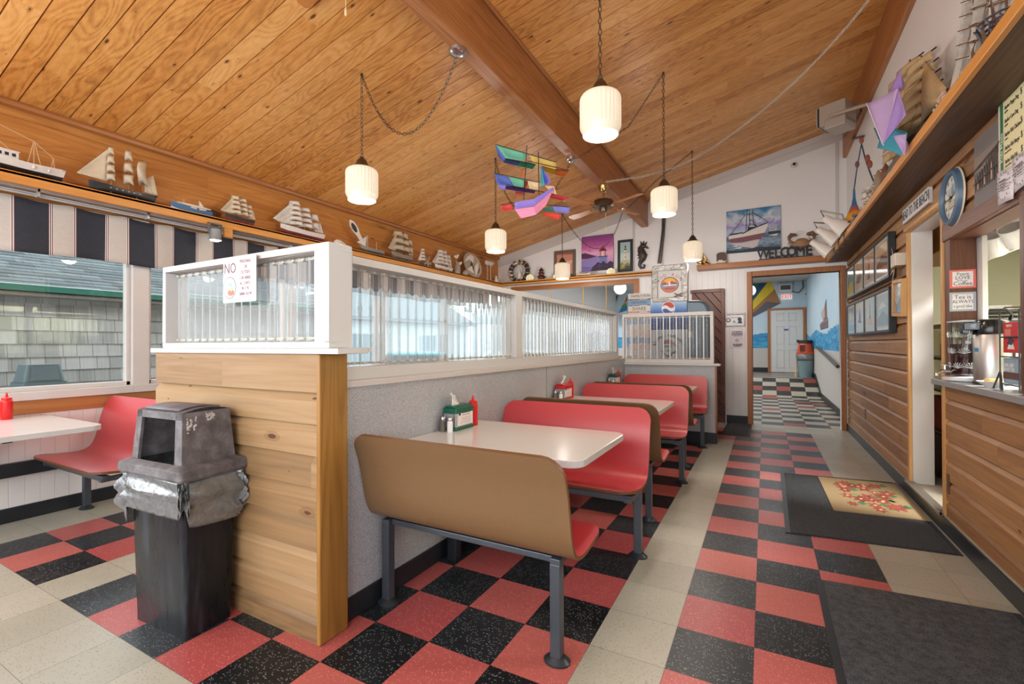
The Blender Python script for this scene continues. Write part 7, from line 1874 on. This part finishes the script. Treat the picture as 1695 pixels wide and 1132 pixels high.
font('lettering', 'BAKERS CHOICE', X3((2.0175, 2.30, 1.364), (0, -1, 0), (0, 0, 1)), 0.04, cm('#e7e5e0'), t, 0.0005)
# utensil rack seen through the kitchen doorway
t = thing('utensil_shelf', 'dark wire shelf of kitchen things seen in the gap of the doorway', 'shelf', (1.75, 2.9, 0.11))
g = MB()
for zz in (0.5, 0.85, 1.12, 1.40): g.box((1.64, 2.62, zz), (2.0, 4.2, zz + 0.02))
for y_ in (2.64, 4.18):
    for x_ in (1.65, 1.99): g.box((x_ - 0.012, y_ - 0.012, 0.11), (x_ + 0.012, y_ + 0.012, 2.0))
g.build('rack_frame', BLACKM, t)
def kb_(name, label, cat, a, b_, hexc): 
    g = MB(); g.box(a, b_); tag(g.build(name, cm(hexc, 0.45), bevel=0.01), label, cat)
kb_('storage_bin', 'red plastic bin low on the kitchen shelf in the doorway gap', 'bin', (1.66, 2.7, 0.52), (1.95, 3.6, 0.80), '#b5262a')
kb_('milk_crate', 'black plastic crate on the kitchen floor in the doorway gap', 'crate', (1.66, 2.7, 0.112), (1.95, 3.6, 0.48), '#202326')
kb_('steel_pot', 'grey pot on the middle kitchen shelf in the doorway gap', 'pot', (1.68, 2.75, 0.87), (1.93, 3.3, 1.03), '#63707d')
kb_('spice_tins', 'dark tins on the upper kitchen shelf in the doorway gap', 'tin', (1.68, 2.75, 1.14), (1.93, 3.4, 1.26), '#4b4742')
kb_('red_apron', 'red cloth hanging in the kitchen doorway gap', 'cloth', (1.66, 2.80, 1.44), (1.70, 3.3, 1.64), '#b3342f')
kb_('pink_glove', 'bright pink glove hanging above the red cloth', 'glove', (1.66, 2.80, 1.74), (1.70, 3.2, 1.89), '#d8437f')
g = MB(); 
for k in range(5): g.tube([(1.64, 2.62 + 0.012 * k, 2.0 - 0.01 * k), (1.635, 2.60 + 0.012 * k, 1.7 - 0.03 * k), (1.635, 2.61 + 0.012 * k, 1.45)], 0.006, 6); g.sph((1.635, 2.61 + 0.02 * k, 1.43 + 0.03 * k), 0.022, 8, 6)
tag(g.build('hanging_ladles', CHROME), 'bunch of steel ladles hanging in the kitchen doorway gap', 'ladle')
kb_('wall_cabinet', 'brown wooden cabinet high inside the kitchen doorway', 'cabinet', (1.62, 2.62, 2.02), (2.0, 4.2, 2.3), '#8a5f35')
l = bpy.data.lights.new('kitchen_fill_light', 'AREA'); l.shape = 'RECTANGLE'; l.size = 1.2; l.size_y = 0.5; l.energy = 165; l.color = (1, 0.97, 0.92)  # added fill lamp that brightens the kitchen, out of view
o = bpy.data.objects.new('kitchen_fill_light', l); o.location = (2.6, 1.9, 2.58); link(o)

# ---------------------------------------------------------------- on the dark shelf above the counter
RS = 2.478
TAN, TAND = mat('#b79c72', 0.7, var=0.2, scale=18, name='tan_ship_canvas'), cm('#3a2d22')
sg = 'model ships on the shelf above the counter'
ship('model_galleon', 'large model ship with layered tan sails and black yards on the dark shelf', (1.285, 2.36, RS), PI / 2 + 0.0, 1.05, 0.86, (cm('#5c4a38'), cm('#3d3126'), cm('#6d5138'), TAN, TAND), [(-0.2, 0.82, 6, 0.40), (0.06, 0.96, 7, 0.42), (0.30, 1.0, 7, 0.40)], sg, jib=2, spanker=True, beam=0.16, depth=0.10, yaw_sail=-1.18)
ship('model_tall_ship', 'tall blue hulled model ship with many grey square sails, stern toward the room', (1.32, 1.22, RS), -PI / 2 + 0.12, 0.56, 0.70, (cm('#2f4f68', 0.35), cm('#22323f'), cm('#6d5138'), cm('#b9b2a8'), cm('#6b4c33')), [(-0.22, 0.92, 6, 0.26), (0.02, 1.0, 6, 0.28), (0.26, 0.90, 5, 0.26)], sg, jib=2, spanker=True, beam=0.24, depth=0.17, yaw_sail=-0.3, sailw=0.8, portholes=cm('#d6d3cb'))
for k, (px, py, hh) in enumerate(((1622, 75, 0.16), (1640, 62, 0.24))):
    p = AT(px, py, x=1.205)
    t = thing('metal_sailboat', ['small', 'taller'][k] + ' twisted metal sailboat sculpture beside the tall blue ship', 'sculpture', (1.205, p.y, RS), 0, 'metal sailboat sculptures')
    for s_, off, w_ in ((1, 0.0, 0.07), (-1, 0.02, 0.05)):
        g = MB(T(1.205, p.y + off, RS)); g.grid(lambda u, v: (0.02 * s_ * math.sin(PI * v), s_ * w_ * u * (1 - v) ** 0.7 + 0.012 * math.sin(3 * v), 0.03 + (hh * (1.0 if s_ > 0 else 0.8)) * v), 4, 10); g.build('sail', mat('#7d6a5c', 0.3, 0.6, var=0.4, scale=12, name='patina_metal'), t, solid=0.002)
    g = MB(T(1.205, p.y, RS)); g.sph((0, 0, 0.02), (0.025, 0.07, 0.018), 12, 6); g.build('hull', mat('#5b5148', 0.3, 0.6), t)
p = AT(1678, 0, x=1.29)
t = thing('wire_basket', 'dark wire weave basket cut off by the top right frame edge', 'basket', (1.29, p.y, RS))
g = MB(T(1.29, p.y, RS))
for k in range(9): g.tube([((0.04 + 0.009 * k) * math.cos(a), (0.04 + 0.009 * k) * math.sin(a), 0.02 + 0.018 * k) for a in [2 * PI * j / 20 for j in range(20)]], 0.005, 5, closed=True)
for j in range(16): a = 2 * PI * j / 16; g.tube([((0.04 + 0.009 * k) * math.cos(a + 0.15 * math.sin(k)), (0.04 + 0.009 * k) * math.sin(a + 0.15 * math.sin(k)), 0.0 + 0.018 * k) for k in range(10)], 0.004, 5)
g.build('weave', cm('#4b4a55', 0.4), t)
# beaded basket and coral by the tan ship
p = AT(1572, 118, x=1.22); g = MB(); random.seed(9)
for k in range(60): g.sph((1.24 + random.uniform(-0.04, 0.04), p.y + 0.03 + random.uniform(-0.08, 0.08), RS + random.uniform(0.0, 0.13)), random.uniform(0.012, 0.022), 6, 4)
tag(g.build('coral_pile', cm('#b99a8a'), ), 'pinkish bumpy coral piece at the foot of the tan sailed ship', 'coral')
p = AT(1553, 160, x=1.22); t = thing('beaded_basket', 'long dark and white beaded basket between the tan ship and the shelf edge', 'basket', (1.22, p.y, RS))
g = MB()
for k in range(7):
    for j in range(16): a = PI * j / 15; g.sph((1.215, p.y - 0.20 + 0.40 * j / 15, RS + 0.015 + 0.017 * k * math.sin(a) + 0.004), 0.011, 6, 4, (j + k) % 2)
g.build('beads', [cm('#4a4648'), cm('#b9b4b0')], t)
# kites hung above the shelf
t = thing('kite', 'pale purple triangular kite hanging over the tan sailed ship', 'kite', tuple(AT(1465, 170, x=1.2)), 0, 'kites above the dark shelf')
LIL, LIL2 = cloth('#b9a0cf'), cloth('#9d7fc0')
def tri(name, pts, mt, par, cv=0.03):
    A_, B_, C_ = [AT(px, py, x=xx) for px, py, xx in pts]; n_ = ((B_ - A_).cross(C_ - A_)).normalized()
    g = MB(); g.grid(lambda u, v: A_.lerp(B_, u).lerp(C_, v) + n_ * cv * math.sin(PI * u) * math.sin(PI * min(1, v * 1.0)), 8, 8); return g.build(name, mt, par, solid=0.0015)
tri('panel', [(1435, 172, 1.02), (1487, 146, 1.10), (1462, 238, 1.06)], LIL, t); tri('panel', [(1487, 146, 1.10), (1500, 190, 1.12), (1462, 238, 1.06)], LIL2, t); tri('panel', [(1472, 150, 1.10), (1491, 113, 1.12), (1492, 150, 1.12)], LIL2, t)
g = MB(); g.cyl(AT(1435, 172, x=1.02), AT(1462, 240, x=1.06), 0.005, n=6); g.build('spar', cm('#d3cad8'), t)
tri('tail', [(1478, 225, 1.10), (1500, 222, 1.12), (1497, 258, 1.12)], LIL, t)
t = thing('kite', 'turquoise kite hanging behind the purple one above the shelf', 'kite', tuple(AT(1470, 245, x=1.25)), 0, 'kites above the dark shelf')
TEAL = cloth('#2d9dbb')
A_, B_, C_, D_ = AT(1462, 210, x=1.14), AT(1502, 220, x=1.16), AT(1497, 262, x=1.16), AT(1452, 245, x=1.12)
g = MB(); g.grid(lambda u, v: A_.lerp(B_, u).lerp(D_.lerp(C_, u), v) + Vector((0.02 * math.sin(PI * u), 0, 0.0)), 6, 6); g.build('panel', TEAL, t, solid=0.0015)
tri('panel', [(1446, 212, 1.12), (1456, 208, 1.13), (1455, 232, 1.12)], cloth('#2c6f86'), t); g = MB(); g.tube([C_, AT(1472, 285, x=1.15)], 0.004, 5); g.build('tail_line', TEAL, t)
# heater / fan unit on its bracket
def box_px(name, front, depthv, mt, par, bevel=0.01):
    pts = [Vector(p) for p in front]; vs = pts + [p + depthv for p in pts]
    g = MB(); g.add(vs, [(0, 1, 2, 3), (7, 6, 5, 4), (0, 4, 5, 1), (1, 5, 6, 2), (2, 6, 7, 3), (3, 7, 4, 0)]); return g.build(name, mt, par, bevel=bevel)
hc = AT(1382, 195, t=5.35)
t = thing('unit_heater', 'beige metal unit heater hung near the ceiling over the doorway wall', 'heater', tuple(hc))
CRM = mat('#a99d92', 0.4, var=0.06, scale=8, name='beige_enamel')
F = T(*hc) @ RZ(math.radians(-28)) @ Matrix.Scale(0.74, 4)
g = MB(F); g.box((-0.16, -0.16, -0.13), (0.20, 0.24, 0.19)); g.box((-0.08, -0.17, -0.20), (0.20, 0.22, -0.04)); g.build('casing', CRM, t, bevel=0.012)
g = MB(F); g.box((-0.185, -0.14, -0.11), (-0.16, 0.22, 0.17)); g.build('grille', BLACKM, t)
g = MB(F)
for k in range(6): g.box((-0.20, -0.15 + 0.065 * k, -0.12), (-0.185, -0.135 + 0.065 * k, 0.18))
for k in range(3): g.box((-0.20, -0.15, -0.10 + 0.12 * k), (-0.187, 0.23, -0.085 + 0.12 * k))
g.build('louvre', CRM, t)
a, b_ = AT(1372, 192, t=5.15), AT(1437, 172, x=1.35)
g = MB(); g.tube([a, b_], 0.018, 6); g.build('bracket_arm', CRM, t)
g = MB(); g.tube([AT(1425, 182, x=1.36), AT(1412, 205, x=1.36), AT(1398, 228, x=1.38), AT(1404, 232, x=1.39), AT(1428, 226, x=1.39)], 0.014, 6); g.build('power_cable', BLACKM, t)
# glass float, bead strings, shells, carved birds at the end of the shelf
p = AT(1414, 345, x=1.25)
t = thing('glass_float', 'orange and blue teardrop glass float standing on the dark shelf end', 'ornament', (1.25, p.y, RS))
def floatm():
    n = NT('orange_blue_glass'); zz = (n.z - RS) / 0.42; f = zz + (n.noise(n.obj(), 9, 3) - 0.5) * 0.3
    n.base(n.ramp(f, [(0.1, '#8d4a3a'), (0.35, '#c8702f'), (0.52, '#d9a23a'), (0.66, '#b5562f'), (0.78, '#2f6a93'), (1.0, '#2d6f9f')]), 0.15); return n.mat
g = MB(T(1.25, p.y, RS)); g.lathe([(0.04, 0), (0.085, 0.06), (0.098, 0.13), (0.085, 0.20), (0.05, 0.28), (0.025, 0.35), (0.014, 0.42), (0.010, 0.52)], 24); g.build('float', floatm(), t)
g = MB(); g.tube([Vector((1.25, p.y, RS + 0.52)), AT(1419, 275, x=1.27), AT(1426, 238, x=1.29), AT(1432, 262, x=1.29), AT(1440, 285, x=1.27), AT(1446, 300, x=1.25)], 0.007, 6)
for q_ in ((1419, 272), (1426, 232), (1436, 262), (1440, 272)): 
    c2 = AT(*q_, x=1.28); g.sph(c2, (0.022, 0.022, 0.04), 8, 6, 1)
g.build('bead_cord', [cm('#33506a'), cm('#8a4a35')], t)
for k, (px, py, label) in enumerate(((1420, 352, 'string of dark sea shells heaped at the foot of the glass float'), (1440, 318, 'clear jar bag of white shells beside the glass float'))):
    p = AT(px, py, x=1.23); random.seed(40 + k); g = MB()
    for j in range(46 if k == 0 else 60):
        g.sph((1.23 + random.uniform(-0.05, 0.05), p.y + random.uniform(-0.16, 0.16), RS + 0.02 + random.uniform(0, 0.10 if k == 0 else 0.22) ), (random.uniform(0.015, 0.03), random.uniform(0.015, 0.03), random.uniform(0.01, 0.02)), 7, 5, random.randint(0, 2))
    tag(g.build('shell_heap', [cm('#6d6a6c') if k == 0 else cm('#c9bfb4'), cm('#8f8a88') if k == 0 else cm('#a99888'), cm('#57504c') if k == 0 else cm('#d9d3cb')]), label, 'shells', None, 'stuff')
for k, (px, py, hh, hexc, label) in enumerate(((1454, 296, 0.34, '#8f7d68', 'grey brown carved wooden bird on the dark shelf'), (1466, 275, 0.30, '#6f4a33', 'reddish brown carved wooden figure next to the carved bird'))):
    p = AT(px, py, x=1.26); t = thing('carved_figure', label, 'figurine', (1.26, p.y, RS))
    g = MB(T(1.26, p.y, RS)); g.lathe([(0.05, 0), (0.06, 0.04), (0.05, 0.12), (0.035, hh * .55), (0.05, hh * .7), (0.04, hh * .85), (0.008, hh)], 14, M=Matrix.Diagonal((0.7, 1, 1, 1))); g.build('body', mat(hexc, 0.5, var=0.3, scale=12), t)
    g = MB(T(1.26, p.y, RS)); g.cyl((0, 0.0, hh * .8), (-0.02, 0.09, hh * .95), 0.014, 0.004, 6); g.build('beak', mat(hexc, 0.5, var=0.3, scale=12), t)
# clamp lamps at the far end of the shelf
WL = mat('#dcd8d2', 0.35, var=0.03, name='white_lamp_shade')
for k, (px, py, label) in enumerate(((1385, 372, 'white cone clamp lamp, uppermost of three at the end of the dark shelf'), (1372, 390, 'white cone clamp lamp, middle of three at the end of the dark shelf'), (1361, 410, 'white cone clamp lamp, lowest of three at the end of the dark shelf'))):
    p = AT(px, py, x=1.08 - 0.03 * k)
    t = thing('clamp_lamp', label, 'lamp', tuple(p), 0, 'white clamp lamps')
    d_ = (AT(px + 13, py + 14, x=1.10) - p); d_ = Vector((0.75, -0.12, -0.62)).normalized()
    q_ = d_.to_track_quat('Z', 'Y').to_matrix().to_4x4(); M = T(*p) @ q_
    g = MB(M); g.lathe([(0.012, -0.16), (0.04, -0.15), (0.045, -0.06), (0.06, -0.03), (0.095, 0.10), (0.100, 0.11), (0.09, 0.10), (0.05, -0.02)], 24, cap=False); g.build('shade', WL, t, solid=0.002)
    g = MB(M); g.sph((0, 0, 0.05), 0.045, 12, 8); g.build('bulb', mat('#ffedca', 0.4, emit=0.35, var=0.0, name='lit_clamp_bulb'), t)
    g = MB(); e_ = Vector((1.19, p.y + 0.02, RS + 0.03 + 0.02 * k)); g.tube([p - d_ * 0.14, p - d_ * 0.2 + Vector((0, 0, 0.06)), (p + e_) / 2 + Vector((0, 0, 0.16)), e_], 0.009, 6); g.box((1.145, p.y - 0.02, RS - 0.05), (1.20, p.y + 0.06, RS + 0.05)); g.build('clamp_arm', BRONZE, t)

# ---------------------------------------------------------------- floor mats
def mat_ribbed(name, a, b_, hz):
    n = NT(name); f = ((n.noise(n.obj(), 210, 2) - 0.5) * 2.2 + (n.noise(n.obj(), 34, 4) - 0.5) * 1.2 + 0.45).max(0.0).min(1.0); r = (n.x * 300.0).sin() * 0.5 + 0.5
    n.base(n.mix(f, a, b_), 0.85); n.bump(f + r * hz, 0.8, 0.004); return n.mat
CARP = mat_ribbed('charcoal_carpet', '#1c1f22', '#62666c', 0.0)
RIBM = mat_ribbed('ribbed_charcoal_mat', '#2a2e32', '#4a4e53', 0.3)
def floor_mat(label, pts, body, edge, h=0.010):
    t = thing('floor_mat', label, 'mat', (sum(p[0] for p in pts) / len(pts), sum(p[1] for p in pts) / len(pts), 0), 0, 'dark floor mats')
    g = MB(); g.prism(pts, 0.0005, h * 0.6); g.build('border', edge, t)
    cx = sum(p[0] for p in pts) / len(pts); cy = sum(p[1] for p in pts) / len(pts)
    g = MB(); ins = []
    for x, y in pts:
        L_ = math.hypot(x - cx, y - cy); ins.append((x - (0.03 if x > cx else -0.03), y - (0.012 if y > cy else -0.012)))
    g.prism(ins, h * 0.55, h); g.build('pile', body, t, bevel=0.003)
    return t
floor_mat('large charcoal carpet mat in the bottom right corner of the floor', [(0.575, -1.2), (1.385, -1.2), (1.385, 1.14), (0.583, 1.085)], CARP, BLACKM)
floor_mat('ribbed charcoal mat under the floral rug', [(0.466, 1.725), (1.378, 1.815), (1.385, 3.46), (0.482, 3.37)], RIBM, BLACKM, 0.008)
floor_mat('small dark mat on the floor before the passage doorway', [(-0.19, 5.22), (0.18, 5.20), (0.17, 6.28), (-0.17, 6.28)], CARP, BLACKM)
t = thing('floral_rug', 'tan rug with red poinsettia flowers lying on the ribbed mat', 'rug', (1.1, 2.85, 0.009))
def rugm():
    n = NT('tan_woven_rug'); f = n.noise(n.vec(n.x * 200.0, n.y * 60.0, 0.0), 1, 2); n.base(n.mix(f, '#8f7a58', '#ab9670'), 0.9); n.bump(f, 0.5, 0.003); return n.mat
g = MB(); g.prism([(0.80, 2.345), (1.372, 2.40), (1.36, 3.37), (0.785, 3.335)], 0.0085, 0.014); g.build('rug_body', rugm(), t)
random.seed(17); RC = [mat('#9a4a3e', 0.9, var=0.35, scale=60), mat('#84382f', 0.9, var=0.35, scale=60), mat('#7f8a52', 0.9, var=0.4, scale=60), mat('#44764f', 0.9, var=0.4, scale=60), mat('#c9ad78', 0.9, var=0.3, scale=60)]
g = MB()
for k in range(26):
    fx, fy = random.uniform(0.92, 1.25), random.uniform(2.50, 3.22); R_ = random.uniform(0.04, 0.07); ci = random.choice([0, 0, 1, 0])
    for j in range(6):
        an = 2 * PI * j / 6 + k; tip = (fx + R_ * math.cos(an), fy + 1.5 * R_ * math.sin(an)); w_ = R_ * 0.28; nx, ny = -math.sin(an) * w_, math.cos(an) * w_
        mid = ((fx + tip[0]) / 2, (fy + tip[1]) / 2)
        g.prism([(fx, fy), (mid[0] + nx, mid[1] + ny), tip, (mid[0] - nx, mid[1] - ny)], 0.0138, 0.0146 + 0.0001 * k, ci)
    an = random.uniform(0, 6); g.prism([(fx + 0.06, fy), (fx + 0.1, fy + 0.04), (fx + 0.06, fy + 0.1), (fx + 0.03, fy + 0.05)], 0.0138, 0.0144, random.choice([2, 3, 2]))
    g.prism(circ(fx, fy, 0.012, 0.018, 8), 0.0138, 0.0166, 4)
g.build('flower_pattern', RC, t)

# ---------------------------------------------------------------- outside
p = AT(65, 640, x=-5.9)
t = thing('trash_can', 'grey green hooded trash can standing outside under the left window', 'trash can', (-5.9, p.y, GZ))
F = T(-5.9, p.y, GZ + 0.10) @ Matrix.Diagonal((0.74, 0.74, 1.0, 1)); OG = mat('#465356', 0.5, var=0.12, scale=8, name='grey_green_plastic')
g = MB(F); frus(g, (0.16, 0.16), (0.19, 0.19), 0, 1.20, 0.03); g.build('body', OG, t)
g = MB(F); frus(g, (0.225, 0.225), (0.22, 0.22), 1.22, 1.27, 0.03); frus(g, (0.205, 0.205), (0.165, 0.165), 1.27, 1.44, 0.04); g.add([(x, y, 1.44) for x, y in rrect(-0.165, 0.165, -0.165, 0.165, 0.04, 4)], [tuple(range(20))]); g.build('hood', OG, t)
g = MB(F); g.prism([(-0.14, 1.29), (0.14, 1.29), (0.12, 1.42), (-0.12, 1.42)], 0.17, 0.21, M=Matrix(((0, 0, 1, 0), (1, 0, 0, 0), (0, 1, 0, 0), (0, 0, 0, 1)))); g.build('flap', cm('#4c585c', 0.4), t)
g = MB(F); g.grid(lambda u, v: ((0.2 + 0.05 * v + 0.015 * math.sin(12 * u * PI)) * math.cos(2 * PI * u), (0.2 + 0.09 * v + 0.02 * math.sin(9 * u * PI)) * math.sin(2 * PI * u), 1.22 - 0.13 * v - 0.04 * math.sin(8 * PI * u) * v), 40, 4); g.build('bin_liner', mat('#3d4649', 0.2, var=0.3, scale=20), t, solid=0.002)
def car(label, x, y, rz, hexc, L=4.4, H=1.5):
    t = thing('parked_car', label, 'car', (x, y, GZ), rz, 'parked cars outside')
    pr = [(-L / 2, 0.35), (-L / 2, 0.85), (-L * 0.30, 0.95), (-L * 0.16, H), (L * 0.18, H), (L * 0.36, 0.98), (L / 2, 0.9), (L / 2, 0.35)]
    g = MB(); g.prism(pr, -0.85, 0.85, M=Matrix.Rotation(PI / 2, 4, 'X')); g.build('body', mat(hexc, 0.25, 0.1, var=0.04), t, bevel=0.06, local=True)
    g = MB(); g.prism([(-L * 0.27, 0.98), (-L * 0.15, H - 0.08), (L * 0.17, H - 0.08), (L * 0.32, 1.0)], -0.87, 0.87, M=Matrix.Rotation(PI / 2, 4, 'X')); g.build('window', mat('#3f4b52', 0.08), t, local=True)
    for sx in (-0.32, 0.32):
        for sy in (-0.8, 0.8): g = MB(); g.cyl((sx * L, sy - 0.1, 0.33), (sx * L, sy + 0.1, 0.33), 0.33, n=20); g.build('wheel', RUBBER, t, local=True)
    return t
car('teal car parked outside, seen as a blur through the corrugated screen', -9.5, 9.6, 0.7, '#4f8f97')
car('pale silver car parked outside beyond the corrugated screen', -8.6, 14.2, 0.6, '#b9c2c6')
t = thing('pale_house', 'pale blue grey house across the lot beyond the partition screen', 'house', (-19, 17, GZ))
g = MB(); g.box((-24, 8, GZ), (-17, 24, 2.6)); g.build('house_wall', cm('#bcc6ca', 0.8), t)
g = MB(); g.prism([(8 - 0.6, 2.5), (24.6, 2.5), (16, 5.2)], -24.5, -16.5, M=Matrix(((0, 0, 1, 0), (1, 0, 0, 0), (0, 1, 0, 0), (0, 0, 0, 1)))); g.build('roof', cm('#8e989b', 0.8), t)
for y_ in (10, 14, 19): g = MB(); g.box((-17.05, y_, 0.4), (-16.95, y_ + 1.4, 1.8)); g.build('window', cm('#6f8289', 0.2), t)
t = thing('motel_building', 'long pale two tone building far outside, seen through the ribbed partition screen', 'building', (-14, 40, GZ))
g = MB(); g.box((-18, 26, GZ), (-13, 60, 3.6)); g.build('building_wall', cm('#c0c8cb', 0.8), t)
g = MB(); g.box((-18.4, 25.6, 3.6), (-12.5, 60.4, 3.95)); g.build('roof', cm('#6d7477', 0.8), t)
for y_ in range(28, 58, 4):
    g = MB(); g.box((-13.04, y_, 0.5), (-12.98, y_ + 1.6, 2.2)); g.build('window', cm('#55646b', 0.2), t)
random.seed(2)
for k, (x, y, h) in enumerate(((-14.0, 8.5, 2.6), (-22, 27, 7.5))):
    t = thing('tree', ['leafy green tree behind the parked cars outside', 'farther green tree at the edge of the lot outside'][k], 'tree', (x, y, GZ))
    g = MB(); g.cyl((x, y, GZ), (x, y, GZ + h * 0.5), 0.18, 0.1, 8); g.build('trunk', cm('#5b4a3a', 0.9), t)
    g = MB()
    for j in range(420):
        th, ph_ = random.uniform(0, 2 * PI), math.acos(random.uniform(-1, 1)); r = (0.5 + 0.5 * random.random() ** 0.4)
        c2 = Vector((x + 1.6 * r * math.sin(ph_) * math.cos(th), y + 1.6 * r * math.sin(ph_) * math.sin(th), GZ + h * 0.66 + h * 0.34 * r * math.cos(ph_)))
        a_ = Vector((random.uniform(-1, 1), random.uniform(-1, 1), random.uniform(-1, 1))).normalized() * 0.22; b2 = a_.cross(Vector((random.uniform(-1, 1), random.uniform(-1, 1), random.uniform(-1, 1)))).normalized() * 0.16
        g.poly([c2 - a_, c2 + b2, c2 + a_, c2 - b2])
    g.build('foliage', mat('#a9bda2', 0.8, var=0.3, scale=3), t)
